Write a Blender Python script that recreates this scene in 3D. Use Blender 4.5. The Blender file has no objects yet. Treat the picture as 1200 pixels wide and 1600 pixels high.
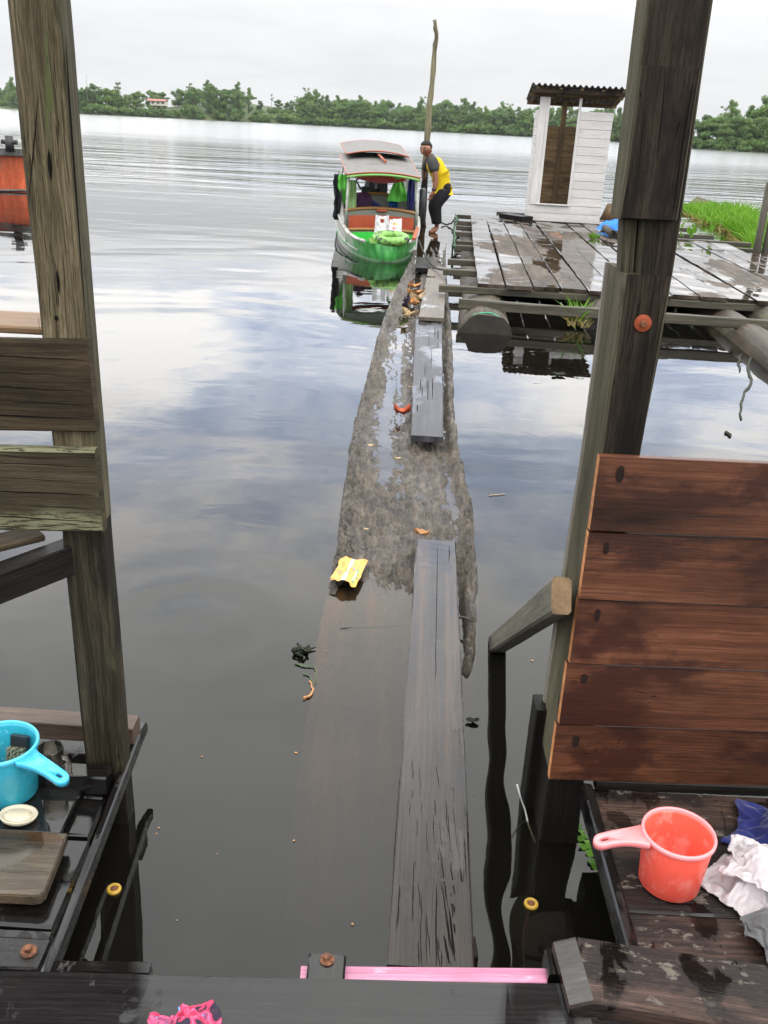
import bpy, bmesh, math, random
from mathutils import Vector, Matrix, noise
V = Vector
R = math.radians
rnd = random.Random(7)
scene = bpy.context.scene
COL = scene.collection

# ------------------------------------------------------------------ camera
F_PX, PITCH, ROLL, CAM_H = 1440.0, R(22.8), R(3.0), 1.6
cam_rot = Matrix.Rotation(math.pi / 2 - PITCH, 3, 'X') @ Matrix.Rotation(ROLL, 3, 'Z')
cam_pos = V((0, 0, CAM_H))
cd = bpy.data.cameras.new('camera')
cam = bpy.data.objects.new('camera', cd)
COL.objects.link(cam)
cam.matrix_world = Matrix.Translation(cam_pos) @ cam_rot.to_4x4()
cd.sensor_fit = 'HORIZONTAL'
cd.sensor_width = 36
cd.lens = F_PX / 1200 * 36
cd.clip_start = .02
cd.clip_end = 6000
scene.camera = cam


def ray(px, py):
    return cam_rot @ V(((px - 600) / F_PX, -(py - 800) / F_PX, -1))


def atZ(px, py, z=0.0):
    d = ray(px, py)
    return cam_pos + d * ((z - CAM_H) / d.z)


def atY(px, py, y):
    d = ray(px, py)
    return cam_pos + d * (y / d.y)


# ------------------------------------------------------------------ mesh builder
class MB:
    def __init__(s):
        s.v, s.f, s.uv, s.m, s.s = [], [], [], [], []

    def face(s, idx, uv, mat=0, smooth=False):
        s.f.append(idx); s.uv.append(uv); s.m.append(mat); s.s.append(smooth)

    def plank(s, p0, p1, w, t, up=(0, 0, 1), mat=0, endmat=None, seg=6, jit=.0015, ch=.004, w1=None, t1=None, bow=0.0):
        """a board from p0 to p1 (centre line), width w, thickness t, chamfered edges, slightly uneven"""
        p0, p1 = V(p0), V(p1)
        L = (p1 - p0).length
        d = (p1 - p0) / L
        up = V(up)
        side = d.cross(up).normalized()
        up = side.cross(d).normalized()
        w1 = w if w1 is None else w1
        t1 = t if t1 is None else t1
        endmat = mat if endmat is None else endmat
        uo, vo = rnd.random() * 20, rnd.random() * 20
        base = len(s.v)
        n = 8
        ph = rnd.random() * 100
        for i in range(seg + 1):
            q = i / seg
            hw, ht = (w + (w1 - w) * q) / 2, (t + (t1 - t) * q) / 2
            c = min(ch, ht * .6, hw * .6)
            prof = [(-hw + c, -ht), (hw - c, -ht), (hw, -ht + c), (hw, ht - c), (hw - c, ht), (-hw + c, ht), (-hw, ht - c), (-hw, -ht + c)]
            o = p0 + d * (L * q) + up * (bow * math.sin(math.pi * q))
            for k, (a, b) in enumerate(prof):
                ja = noise.noise(V((q * L * 3 + ph, k * 7.3, 1))) * jit
                jb = noise.noise(V((q * L * 3 + ph, k * 5.1, 9))) * jit
                s.v.append(o + side * (a + ja) + up * (b + jb))
        per = [0]
        hw, ht = w / 2, t / 2
        lens = [w, ch, t, ch, w, ch, t, ch]
        for l in lens:
            per.append(per[-1] + l)
        for i in range(seg):
            for k in range(n):
                a, b = base + i * n + k, base + i * n + (k + 1) % n
                u0, u1 = uo + L * i / seg, uo + L * (i + 1) / seg
                s.face((a, a + n, b + n, b), ((u0, vo + per[k]), (u1, vo + per[k]), (u1, vo + per[k + 1]), (u0, vo + per[k + 1])), mat)
        pr = [(-hw, -ht), (hw, -ht), (hw, -ht), (hw, ht), (hw, ht), (-hw, ht), (-hw, ht), (-hw, -ht)]
        s.face(tuple(base + k for k in range(n)), tuple((uo + b * .5, vo + a) for a, b in pr), endmat)
        e = base + seg * n
        s.face(tuple(e + k for k in reversed(range(n))), tuple((uo + b * .5, vo + a) for a, b in reversed(pr)), endmat)
        return s

    def box(s, c, size, rot=None, mat=0, ch=.002):
        c = V(c); size = V(size)
        r = rot if rot is not None else Matrix.Identity(3)
        k = max(range(3), key=lambda i: size[i])
        ax = [V((1, 0, 0)), V((0, 1, 0)), V((0, 0, 1))]
        d = r @ ax[k]
        u = 2 if k != 2 else 1
        w = [i for i in range(3) if i not in (k, u)][0]
        return s.plank(c - d * size[k] / 2, c + d * size[k] / 2, size[w], size[u], up=r @ ax[u], mat=mat, seg=1, jit=0, ch=ch)

    def tube(s, path, radii, n=10, mat=0, cap=True, smooth=True, squash=1.0, capmat=None, up=None):
        path = [V(p) for p in path]
        if not hasattr(radii, '__len__'):
            radii = [radii] * len(path)
        base = len(s.v)
        uo, vo = rnd.random() * 20, rnd.random() * 20
        prev = None
        dist = 0
        us = []
        for i, p in enumerate(path):
            d = (path[min(i + 1, len(path) - 1)] - path[max(i - 1, 0)]).normalized()
            if prev is None:
                ref = V(up) if up else (V((0, 0, 1)) if abs(d.z) < .9 else V((1, 0, 0)))
                prev = (ref - d * ref.dot(d)).normalized()
            else:
                prev = (prev - d * prev.dot(d)).normalized()
            b = d.cross(prev)
            if i: dist += (p - path[i - 1]).length
            us.append(uo + dist)
            for k in range(n):
                a = 2 * math.pi * k / n
                s.v.append(p + (prev * math.cos(a) * squash + b * math.sin(a)) * radii[i])
        r0 = max(radii)
        for i in range(len(path) - 1):
            for k in range(n):
                a, b = base + i * n + k, base + i * n + (k + 1) % n
                v0, v1 = vo + 2 * math.pi * r0 * k / n, vo + 2 * math.pi * r0 * (k + 1) / n
                s.face((a, b, b + n, a + n), ((us[i], v0), (us[i], v1), (us[i + 1], v1), (us[i + 1], v0)), mat, smooth)
        if cap:
            cm = mat if capmat is None else capmat
            for e, rev in ((base, True), (base + (len(path) - 1) * n, False)):
                ids = [e + k for k in range(n)]
                uvs = [(uo + math.cos(2 * math.pi * k / n) * r0, vo + math.sin(2 * math.pi * k / n) * r0) for k in range(n)]
                if rev: ids.reverse(); uvs.reverse()
                s.face(tuple(ids), tuple(uvs), cm, False)
        return s

    def lathe(s, prof, c=(0, 0, 0), n=40, mat=0, rot=None, sx=1.0, sy=1.0, smooth=True, close=False):
        c = V(c)
        r = rot if rot is not None else Matrix.Identity(3)
        base = len(s.v)
        for (q, z) in prof:
            for k in range(n):
                a = 2 * math.pi * k / n
                s.v.append(c + r @ V((q * math.cos(a) * sx, q * math.sin(a) * sy, z)))
        m = len(prof)
        for i in range(m if close else m - 1):
            j = (i + 1) % m
            for k in range(n):
                k2 = (k + 1) % n
                s.face((base + i * n + k, base + i * n + k2, base + j * n + k2, base + j * n + k),
                       ((k / n, i / m), ((k + 1) / n, i / m), ((k + 1) / n, (i + 1) / m), (k / n, (i + 1) / m)), mat, smooth)
        return s

    def grid(s, fn, nu, nv, mat=0, smooth=True, uvs=1.0, flip=False):
        base = len(s.v)
        for i in range(nu + 1):
            for j in range(nv + 1):
                s.v.append(V(fn(i / nu, j / nv)))
        for i in range(nu):
            for j in range(nv):
                a = base + i * (nv + 1) + j
                ids = (a, a + nv + 1, a + nv + 2, a + 1)
                uv = ((i / nu * uvs, j / nv), ((i + 1) / nu * uvs, j / nv), ((i + 1) / nu * uvs, (j + 1) / nv), (i / nu * uvs, (j + 1) / nv))
                if flip: ids, uv = ids[::-1], uv[::-1]
                s.face(ids, uv, mat, smooth)
        return s

    def prism(s, poly, z0, z1, axes=None, c=(0, 0, 0), mat=0, smooth=False):
        """polygon in the (a,b) plane extruded along the third axis"""
        A, B, C_ = axes if axes else (V((1, 0, 0)), V((0, 1, 0)), V((0, 0, 1)))
        c = V(c); n = len(poly); base = len(s.v)
        for z in (z0, z1):
            for a, b in poly:
                s.v.append(c + A * a + B * b + C_ * z)
        s.face(tuple(base + k for k in reversed(range(n))), tuple(poly[k] for k in reversed(range(n))), mat)
        s.face(tuple(base + n + k for k in range(n)), tuple(poly), mat)
        for k in range(n):
            k2 = (k + 1) % n
            s.face((base + k, base + k2, base + n + k2, base + n + k), (poly[k], poly[k2], (poly[k2][0] + z1 - z0, poly[k2][1]), (poly[k][0] + z1 - z0, poly[k][1])), mat, smooth)
        return s

    def poly(s, pts, mat=0, uv=None):
        b = len(s.v)
        s.v += [V(p) for p in pts]
        s.face(tuple(range(b, b + len(pts))), tuple(uv) if uv else tuple((p[0], p[1]) for p in pts), mat)
        return s

    def mesh(s, name, mats, org=V((0, 0, 0))):
        me = bpy.data.meshes.new(name)
        me.from_pydata([tuple(v - org) for v in s.v], [], s.f)
        for m in (mats if isinstance(mats, (list, tuple)) else [mats]):
            me.materials.append(m)
        me.polygons.foreach_set('material_index', s.m)
        me.polygons.foreach_set('use_smooth', s.s)
        ul = me.uv_layers.new(name='uv')
        flat = []
        for u in s.uv:
            for a, b in u:
                flat += [a, b]
        ul.data.foreach_set('uv', flat)
        me.update()
        return me

    def build(s, name, mats, parent=None, org=None):
        """link as ONE object; world-space vertices are stored relative to org (the parent's base by default)"""
        if org is None:
            org = ORG.get(parent.name, V((0, 0, 0))) if parent else V((0, 0, 0))
        org = V(org)
        o = bpy.data.objects.new(name, s.mesh(name, mats, org))
        COL.objects.link(o)
        if parent:
            o.parent = parent
            ORG[o.name] = org
        else:
            o.location = org
            ORG[o.name] = org
        return o


ORG = {}


def tag(o, label=None, cat=None, group=None, kind=None):
    if label: o['label'] = label
    if cat: o['category'] = cat
    if group: o['group'] = group
    if kind: o['kind'] = kind
    return o


def thing(name, label, cat, loc=(0, 0, 0), rz=0.0, group=None, local=False, rot=None):
    """an Empty at the base of a thing; local=True: its parts are modelled in its own axes"""
    o = bpy.data.objects.new(name, None)
    COL.objects.link(o)
    o.location = loc
    o.rotation_euler = rot if rot else (0, 0, rz)
    o.empty_display_size = .1
    tag(o, label, cat, group)
    ORG[o.name] = V((0, 0, 0)) if local else V(loc)
    return o


def copy_tree(o, parent=None):
    c = o.copy()
    COL.objects.link(c)
    if parent:
        c.parent = parent
    for ch in list(o.children):
        copy_tree(ch, c)
    return c


# ------------------------------------------------------------------ materials
def setin(nt, n, key, val):
    s = n.inputs[key]
    if isinstance(val, bpy.types.NodeSocket):
        nt.links.new(val, s)
    elif isinstance(val, (tuple, list)) and len(val) == 3 and s.type == 'RGBA':
        s.default_value = (*val, 1)
    else:
        s.default_value = val


class NT:
    def __init__(s, mat):
        s.nt = mat.node_tree
        s.nt.nodes.clear()
        s.out = s.nt.nodes.new('ShaderNodeOutputMaterial' if isinstance(mat, bpy.types.Material) else 'ShaderNodeOutputWorld')

    def n(s, typ, props=None, **ins):
        nd = s.nt.nodes.new('ShaderNode' + typ)
        for k, v in (props or {}).items():
            setattr(nd, k, v)
        for k, v in ins.items():
            key = int(k[1:]) if k[0] == 'i' and k[1:].isdigit() else k.replace('_', ' ')
            setin(s.nt, nd, key, v)
        return nd

    def math(s, op, a, b=None, c=None, clamp=False):
        nd = s.nt.nodes.new('ShaderNodeMath')
        nd.operation = op; nd.use_clamp = clamp
        for i, v in enumerate((a, b, c)):
            if v is not None: setin(s.nt, nd, i, v)
        return nd.outputs[0]

    def vmath(s, op, a, b=None):
        nd = s.nt.nodes.new('ShaderNodeVectorMath')
        nd.operation = op
        setin(s.nt, nd, 0, a)
        if b is not None: setin(s.nt, nd, 1, b)
        return nd.outputs[0]

    def ramp(s, fac, stops, interp='LINEAR'):
        nd = s.nt.nodes.new('ShaderNodeValToRGB')
        cr = nd.color_ramp
        cr.interpolation = interp
        while len(cr.elements) < len(stops): cr.elements.new(.5)
        for e, (p, c) in zip(cr.elements, stops):
            e.position = p
            e.color = (*c, 1) if hasattr(c, '__len__') else (c, c, c, 1)
        setin(s.nt, nd, 0, fac)
        return nd.outputs[0]

    def step(s, x, lo, hi, a=0.0, b=1.0):
        nd = s.n('MapRange', {'interpolation_type': 'SMOOTHSTEP'})
        for i, v in enumerate((x, lo, hi, a, b)): setin(s.nt, nd, i, v)
        return nd.outputs[0]

    def mix(s, f, a, b, blend='MIX'):
        nd = s.nt.nodes.new('ShaderNodeMix')
        nd.data_type = 'RGBA'; nd.blend_type = blend
        setin(s.nt, nd, 0, f)
        for i, v in ((6, a), (7, b)):
            setin(s.nt, nd, i, v)
        return nd.outputs[2]

    def noise(s, vec, scale=1.0, detail=4, rough=.55, dist=0.0, typ=None):
        nd = s.n('TexNoise', {'noise_dimensions': '3D'}, Vector=vec, Scale=scale, Detail=detail, Roughness=rough, Distortion=dist)
        return nd.outputs[0]

    def link(s, a, sock):
        s.nt.links.new(a, s.out.inputs[sock])


def newmat(name):
    m = bpy.data.materials.new(name)
    m.use_nodes = True
    return m, NT(m)


def wood(name, c1, c2, c3, rough=.75, gs=60, ls=1.6, blotch=.5, crack=.5, wet=0.0, wscale=2.5, wetdark=.45, lichen=None, lic_amt=.0, lic_scale=(9, 40),
         stain=None, stain_amt=0.0, stain_scale=(2.5, 5), cwide=.018, bump=.25, streak=None, spec=.4):
    """weathered board: grain runs along u of the uv map"""
    m, g = newmat(name)
    uv = g.n('UVMap').outputs[0]
    rn = g.n('ObjectInfo').outputs['Random']
    off = g.vmath('SCALE', (3.1, 7.7, 5.3)); off.node.inputs[3].default_value = 1
    g.nt.links.new(g.math('MULTIPLY', rn, 37.0), off.node.inputs[3])
    p = g.vmath('ADD', uv, off)
    warp = g.noise(g.vmath('MULTIPLY', p, (2.2, 7, 1)), 1, 3)
    pw = g.vmath('ADD', p, g.n('CombineXYZ', X=0.0, Y=g.math('MULTIPLY', g.math('SUBTRACT', warp, .5), .03), Z=0.0).outputs[0])
    grain = g.noise(g.vmath('MULTIPLY', pw, (ls, gs, 1)), 1, 8, .65)
    fine = g.noise(g.vmath('MULTIPLY', pw, (ls * 9, gs * 4.5, 1)), 1, 5, .7)
    big = g.noise(g.vmath('MULTIPLY', p, (1.7, 6, 1)), 1, 5, .6)
    gv = g.math('ADD', g.math('MULTIPLY', grain, .52), g.math('MULTIPLY', fine, .48))
    col = g.ramp(gv, [(.36, c1), (.5, c2), (.64, c3)])
    col = g.mix(blotch, col, g.mix(1, col, g.ramp(big, [(.3, .22), (.5, .95), (.7, 1.7)]), 'MULTIPLY'))
    if stain:
        sm = g.step(g.noise(g.vmath('MULTIPLY', p, (stain_scale[0], stain_scale[1], 1)), 1, 6, .65), .62 - stain_amt * .3, .72 - stain_amt * .3)
        col = g.mix(g.math('MULTIPLY', sm, .85), col, stain)
    ck = g.noise(g.vmath('MULTIPLY', pw, (ls * .7, gs * .55, 1)), 1, 3, .5)
    ckm = g.math('MULTIPLY', g.step(g.math('ABSOLUTE', g.math('SUBTRACT', ck, .5)), cwide, .0), g.step(g.noise(g.vmath('MULTIPLY', p, (.9, 4, 1)), 1, 2), .45, .6))
    col = g.mix(g.math('MULTIPLY', ckm, crack), col, (.006, .005, .004))
    if lichen:
        lm = g.step(g.noise(g.vmath('MULTIPLY', pw, (lic_scale[0], lic_scale[1], 1)), 1, 7, .7), .66 - lic_amt * .25, .7 - lic_amt * .25)
        lm = g.math('MULTIPLY', lm, g.step(g.noise(g.vmath('MULTIPLY', p, (2, 5, 1)), 1, 3), .42, .55))
        col = g.mix(lm, col, lichen)
    if streak:
        (xa, za), (xb, zb_), hw = streak
        ps = g.n('SeparateXYZ', Vector=g.n('NewGeometry').outputs['Position'])
        k = (xb - xa) / (zb_ - za)
        ax = g.math('MULTIPLY_ADD', ps.outputs['Z'], k, xa - za * k)
        dx = g.math('ABSOLUTE', g.math('SUBTRACT', ps.outputs['X'], g.math('MULTIPLY_ADD', g.noise(g.vmath('MULTIPLY', ps.outputs['Z'].node.inputs[0].links[0].from_socket, (9, 9, 9)), 1, 4), .03, g.math('SUBTRACT', ax, .015))))
        sm_ = g.math('MULTIPLY', g.step(dx, hw, hw * .25), g.step(ps.outputs['Z'], za + .01, za - .22))
        col = g.mix(g.math('MULTIPLY', sm_, .88), col, (.006, .005, .0045))
    b = g.n('BsdfPrincipled')
    ro = rough
    ht = g.math('ADD', gv, g.math('MULTIPLY', ckm, -.6))
    bs = bump
    if wet > 0:
        pos = g.n('NewGeometry').outputs['Position']
        wn = g.noise(g.vmath('MULTIPLY', pos, (1.0, .55, 1)), wscale, 6, .62, .4)
        wm = g.step(wn, .62 - wet * .3, .68 - wet * .3)
        col = g.mix(wm, col, g.mix(1, col, (wetdark,) * 3, 'MULTIPLY'))
        ro = g.math('MULTIPLY_ADD', wm, .04 - rough, rough)
        bs = g.math('MULTIPLY_ADD', wm, -bump * .94, bump)
    bn = g.n('Bump', Height=ht, Distance=.006)
    setin(g.nt, bn, 'Strength', bs)
    setin(g.nt, b, 'Base Color', col); setin(g.nt, b, 'Roughness', ro); setin(g.nt, b, 'Normal', bn.outputs[0])
    setin(g.nt, b, 'Specular IOR Level', spec)
    g.link(b.outputs[0], 0)
    return m


def plain(name, col, rough=.5, var=.25, scale=8.0, spec=.5, bump=0.0, dirt=None, dirt_amt=.3, dscale=6.0, metal=0.0, sheen=0.0, sss=0.0, trans=0.0):
    m, g = newmat(name)
    tc = g.n('TexCoord').outputs['Object']
    nz = g.noise(tc, scale, 6, .6)
    c = g.mix(1, col, g.ramp(nz, [(.25, 1 - var), (.75, 1 + var)]), 'MULTIPLY')
    if dirt:
        dm = g.step(g.noise(tc, dscale, 7, .68), .66 - dirt_amt * .35, .72 - dirt_amt * .28)
        c = g.mix(dm, c, dirt)
    b = g.n('BsdfPrincipled', Base_Color=c, Roughness=g.math('MULTIPLY_ADD', nz, .2, rough - .1), Metallic=metal)
    setin(g.nt, b, 'Specular IOR Level', spec)
    if sheen: setin(g.nt, b, 'Sheen Weight', sheen)
    if sss:
        setin(g.nt, b, 'Subsurface Weight', sss); setin(g.nt, b, 'Subsurface Radius', (.02, .008, .005)); setin(g.nt, b, 'Subsurface Scale', 1.0)
    if trans: setin(g.nt, b, 'Transmission Weight', trans)
    if bump:
        bn = g.n('Bump', Height=g.noise(tc, scale * 4, 5), Strength=bump, Distance=.004)
        setin(g.nt, b, 'Normal', bn.outputs[0])
    g.link(b.outputs[0], 0)
    return m


def leafmat(name, a, b_, c, scale=.4, tr=.25):
    m, g = newmat(name)
    tc = g.n('TexCoord').outputs['Object']
    rn = g.n('ObjectInfo').outputs['Random']
    nz = g.noise(tc, scale, 5, .7)
    ri = g.n('NewGeometry').outputs['Random Per Island']
    x = g.math('ADD', g.math('MULTIPLY', nz, .6), g.math('ADD', g.math('MULTIPLY', rn, .22), g.math('MULTIPLY', ri, .22)))
    col = g.ramp(x, [(.28, a), (.52, b_), (.8, c)])
    d = g.n('BsdfPrincipled', Base_Color=col, Roughness=.55)
    setin(g.nt, d, 'Specular IOR Level', .3)
    t = g.n('BsdfTranslucent', Color=col)
    mx = g.n('MixShader', i0=tr, i1=d.outputs[0], i2=t.outputs[0])
    g.link(mx.outputs[0], 0)
    return m


M = {}
# weathered timbers
M['post_grey'] = wood('post_grey_wood', (0.0287, 0.0236, 0.0134), (0.0947, 0.0773, 0.0451), (0.2153, 0.1769, 0.1121), .85, 170, 3.2, .7, .9, lichen=(.075, .085, .035), lic_amt=.12, lic_scale=(2, 26), bump=.5, spec=.12)
M['post_dark'] = wood('post_dark_wood', (0.0121, 0.0087, 0.0057), (0.033, 0.024, 0.0157), (0.0726, 0.0541, 0.0361), .75, 140, 2.2, .9, .9, stain=(.012, .008, .008), stain_amt=.35, lichen=(.13, .14, .07), lic_amt=.12, lic_scale=(6, 70), bump=.5, spec=.12)
M['post_side'] = wood('post_side_wood', (0.03, 0.027, 0.016), (0.066, 0.059, 0.037), (0.125, 0.112, 0.075), .8, 130, 1.8, .8, .8, stain=(.03, .028, .018), stain_amt=.25, bump=.5, spec=.12)
M['post_wet'] = wood('lower_post_wood', (0.0088, 0.0076, 0.0048), (0.0234, 0.0202, 0.013), (0.0585, 0.0502, 0.0341), .55, 150, 2.4, .9, .9, stain=(.01, .009, .007), stain_amt=.4, lichen=(.05, .055, .03), lic_amt=.25, lic_scale=(5, 30), bump=.5, spec=.12)
M['post_foot'] = wood('post_foot_wood', (0.0048, 0.0042, 0.0036), (0.0096, 0.0084, 0.0072), (0.018, 0.0162, 0.0138), .45, 60, 1.4, .5, .6, bump=.35, spec=.12)
M['rail_dark'] = wood('rail_dark_wood', (0.0165, 0.0124, 0.0072), (0.0338, 0.0248, 0.0144), (0.0638, 0.0469, 0.027), .75, 120, 2.6, .9, .9, lichen=(.055, .06, .02), lic_amt=.2, lic_scale=(3, 10), bump=.4, spec=.12)
M['rail_lichen'] = wood('rail_lichen_wood', (0.0242, 0.0193, 0.0116), (0.0445, 0.035, 0.0208), (0.0728, 0.0581, 0.0356), .8, 110, 2.6, .7, .9, lichen=(.16, .158, .095), lic_amt=.85, lic_scale=(22, 230), bump=.5, spec=.12)
M['rail_new'] = wood('rail_orange_wood', (0.0829, 0.0456, 0.0207), (0.1492, 0.087, 0.0415), (0.2072, 0.1285, 0.0663), .6, 50, 1.2, .3, .3)
M['panel'] = wood('panel_red_wood', (0.034, 0.0125, 0.0065), (0.068, 0.0255, 0.013), (0.12, 0.049, 0.026), 0.36, 130, 1.5, 1.0, .6, stain=(.026, .009, .006), stain_amt=.45, bump=.22, spec=.25)
M['panel_edge'] = wood('panel_edge_wood', (.25, .09, .03), (.42, .17, .06), (.55, .26, .1), .6, 40, 2, .3, .3)
M['wet_dark'] = wood('wet_dark_wood', (.004, .0035, .0035), (.009, .008, .0075), (.02, .017, .016), .3, 110, 2.0, .6, .8, wet=.62, wscale=7, wetdark=.6, bump=.5)
M['wet_beam'] = wood('wet_beam_wood', (0.0072, 0.0066, 0.0072), (0.0132, 0.012, 0.0126), (0.024, 0.0216, 0.0216), .16, 160, 3, .5, .6, wet=.8, wscale=5, wetdark=.8, bump=.25, spec=.4)
M['deck_brown'] = wood('deck_brown_wood', (0.0156, 0.0094, 0.0081), (0.046, 0.0265, 0.0202), (0.1254, 0.0752, 0.0565), .42, 120, 2.0, 1.0, .9, spec=.3, wet=.33, wscale=11, wetdark=.35, stain=(.005, .004, .004), stain_amt=.75, bump=.6, lichen=(.1, .085, .07), lic_amt=.3, lic_scale=(22, 40))
M['board_brown'] = wood('wet_brown_board', (0.025, 0.018, 0.011), (0.0525, 0.04, 0.026), (0.085, 0.0675, 0.0475), .3, 110, 2.2, .9, .7, stain=(.07, .033, .012), stain_amt=.4, wet=.42, wscale=9, wetdark=.7, bump=.4)
M['slab'] = wood('wet_slate_board', (.010, .011, .011), (.017, .018, .018), (.028, .029, .029), .12, 20, 3, .5, .2, wet=.75, wscale=6, wetdark=.8, bump=.12)
M['walk_near'] = wood('walk_plank_wood', (0.0124, 0.0094, 0.0073), (0.0235, 0.0183, 0.0148), (0.036, 0.0285, 0.0234), .3, 130, 1.3, .7, 1.0, stain=(.055, .034, .021), stain_amt=.3, stain_scale=(.5, 16), cwide=.035, wet=.4, wscale=3, wetdark=.75, bump=.45)
M['walk_blue'] = wood('walk_wet_plank_wood', (0.0203, 0.0198, 0.0216), (0.0338, 0.033, 0.0368), (0.0518, 0.0497, 0.0529), .42, 90, 1.3, .7, .8, wet=.3, wscale=1.6, wetdark=.85, bump=.35, spec=.3)
M['walk_far'] = wood('walk_brown_plank_wood', (0.0528, 0.0408, 0.0288), (0.0912, 0.072, 0.0528), (0.1296, 0.1056, 0.0816), .5, 50, 1.6, .4, .5, wet=.3, wscale=3, wetdark=.5, bump=.35)
M['raft'] = wood('raft_plank_wood', (0.0307, 0.0221, 0.0158), (0.0615, 0.0454, 0.0325), (0.1045, 0.0783, 0.0567), .68, 70, 1.1, .9, .8, spec=.25, wet=.66, wscale=1.15, wetdark=.55, stain=(.028, .024, .018), stain_amt=.25, bump=.3)
M['raft_beam'] = wood('raft_beam_wood', (0.0237, 0.0206, 0.0135), (0.0473, 0.0413, 0.027), (0.081, 0.0709, 0.0478), .65, 45, 1.2, .5, .6, lichen=(.06, .075, .03), lic_amt=.2, lic_scale=(2, 9), bump=.35)
M['raft_log'] = wood('raft_log_wood', (0.0203, 0.0144, 0.0086), (0.0446, 0.0324, 0.0199), (0.081, 0.0594, 0.0383), .6, 25, .8, .7, .9, lichen=(.05, .055, .02), lic_amt=.3, lic_scale=(2, 5), bump=.5)
M['log_end'] = wood('log_end_wood', (0.007, 0.006, 0.0035), (0.015, 0.013, 0.008), (0.0275, 0.023, 0.015), .6, 22, 22, .6, .4, bump=.4)
M['strut'] = wood('strut_grey_wood', (0.0504, 0.0476, 0.0347), (0.0952, 0.0896, 0.0644), (0.14, 0.1316, 0.098), .75, 50, 2, .5, .4, stain=(.05, .05, .04), stain_amt=.1)
M['strut_end'] = wood('strut_end_wood', (0.0672, 0.0336, 0.0118), (0.121, 0.0672, 0.0252), (0.1613, 0.1008, 0.0437), .6, 20, 20, .4, .2)
M['back_beam'] = wood('back_beam_wood', (0.0415, 0.0265, 0.0184), (0.0781, 0.0508, 0.0368), (0.1172, 0.0795, 0.0573), .55, 45, 1.3, .5, .6, bump=.35)
M['pole'] = wood('pole_wood', (.06, .055, .03), (.14, .125, .07), (.24, .215, .13), .8, 40, 2.4, .6, .6, bump=.5)
M['white_board'] = wood('white_painted_board', (0.4488, 0.4284, 0.408), (0.5168, 0.4964, 0.476), (0.5576, 0.544, 0.5236), .5, 40, 1.2, .16, .2, stain=(.62, .55, .5), stain_amt=.1, bump=.12)
M['raw_board'] = wood('raw_brown_board', (0.096, 0.06, 0.028), (0.176, 0.116, 0.06), (0.264, 0.184, 0.1), .7, 30, 1.1, .5, .5)
M['grey_stick'] = wood('grey_stick_wood', (0.03, 0.0252, 0.0198), (0.06, 0.0516, 0.042), (0.102, 0.09, 0.075), .8, 30, 2, .5, .5, bump=.5)
M['pink_paint'] = wood('pink_painted_batten', (0.375, 0.12, 0.195), (0.51, 0.1875, 0.3), (0.585, 0.27, 0.375), .35, 50, 1.2, .35, .5, stain=(.8, .55, .62), stain_amt=.12, bump=.2)
# paints, plastics, cloth
M['rust'] = plain('rusty_iron', (.16, .06, .025), .7, .5, 90, .4, .6, dirt=(.06, .025, .014), dirt_amt=.5, dscale=120)
M['orange_washer'] = plain('orange_rust_washer', (0.252, 0.051, 0.018), .7, .35, 80, .3, .4, dirt=(.25, .05, .02), dirt_amt=.4, dscale=60)
M['yellow'] = plain('ring_yellow', (0.385, 0.231, 0.021), .4, .2, 60, .5)
M['pink_plastic'] = plain('coral_pink_plastic', (.88, .115, .075), .3, .07, 20, .5, .02, dirt=(.9, .2, .16), dirt_amt=.42, dscale=26, sss=.12)
M['pink_pale'] = plain('pale_pink_plastic', (.9, .27, .28), .3, .05, 20, .5, sss=.12)
M['blue_plastic'] = plain('blue_plastic', (.026, .33, .44), .28, .07, 20, .5, dirt=(.12, .46, .6), dirt_amt=.22, dscale=90, sss=.08)
M['blue_pale'] = plain('light_blue_plastic', (.06, .45, .68), .28, .05, 20, .5, sss=.08)
M['black'] = plain('black_plastic', (.012, .012, .014), .4, .3, 20)
M['bristle'] = plain('grey_green_bristle', (.19, .2, .14), .8, .5, 150, .2, .8)
M['cream'] = plain('cream_dish', (0.518, 0.462, 0.35), .3, .06, 20)
M['soap'] = plain('cream_soap', (0.546, 0.476, 0.35), .35, .08, 30, sss=.1)
M['navy'] = plain('navy_cloth', (.016, .02, .1), .9, .35, 25, .1, .3, sheen=.2)
M['white_cloth'] = plain('white_cloth', (0.4464, 0.4092, 0.4216), .9, .08, 14, .1, .25, sheen=.2)
M['grey_cloth'] = plain('grey_cloth', (0.096, 0.096, 0.099), .9, .15, 20, .1, .3, sheen=.2)
M['wire'] = plain('pale_wire', (.5, .5, .48), .4, .1, 30)
M['rope'] = plain('green_rope', (.06, .12, .07), .85, .5, 60, .2, .6)
M['rope_dark'] = plain('dark_rope', (.025, .027, .022), .8, .4, 60, .2, .6)
M['leaf_dead'] = plain('dead_leaf', (.36, .17, .06), .6, .5, 30)
M['leaf_red'] = plain('red_leaf', (.36, .06, .015), .5, .5, 30)
M['husk'] = plain('pale_husk', (0.35, 0.252, 0.14), .7, .4, 40)
M['tarp'] = plain('blue_tarp', (.01, .17, .62), .4, .3, 12, .5, .3)
M['tin'] = plain('rusty_tin_sheet', (0.119, 0.084, 0.0595), .55, .5, 5, .4, .2, dirt=(.35, .33, .3), dirt_amt=.35, dscale=4)
M['hull_red'] = wood('red_hull_paint', (.32, .055, .02), (.45, .09, .035), (.58, .15, .06), .5, 8, .7, .4, .2, stain=(.3, .09, .05), stain_amt=.15)
M['hull_grey'] = plain('grey_rail_paint', (.1, .1, .095), .6, .4, 6, .4, dirt=(.22, .2, .18), dirt_amt=.3)

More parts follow.
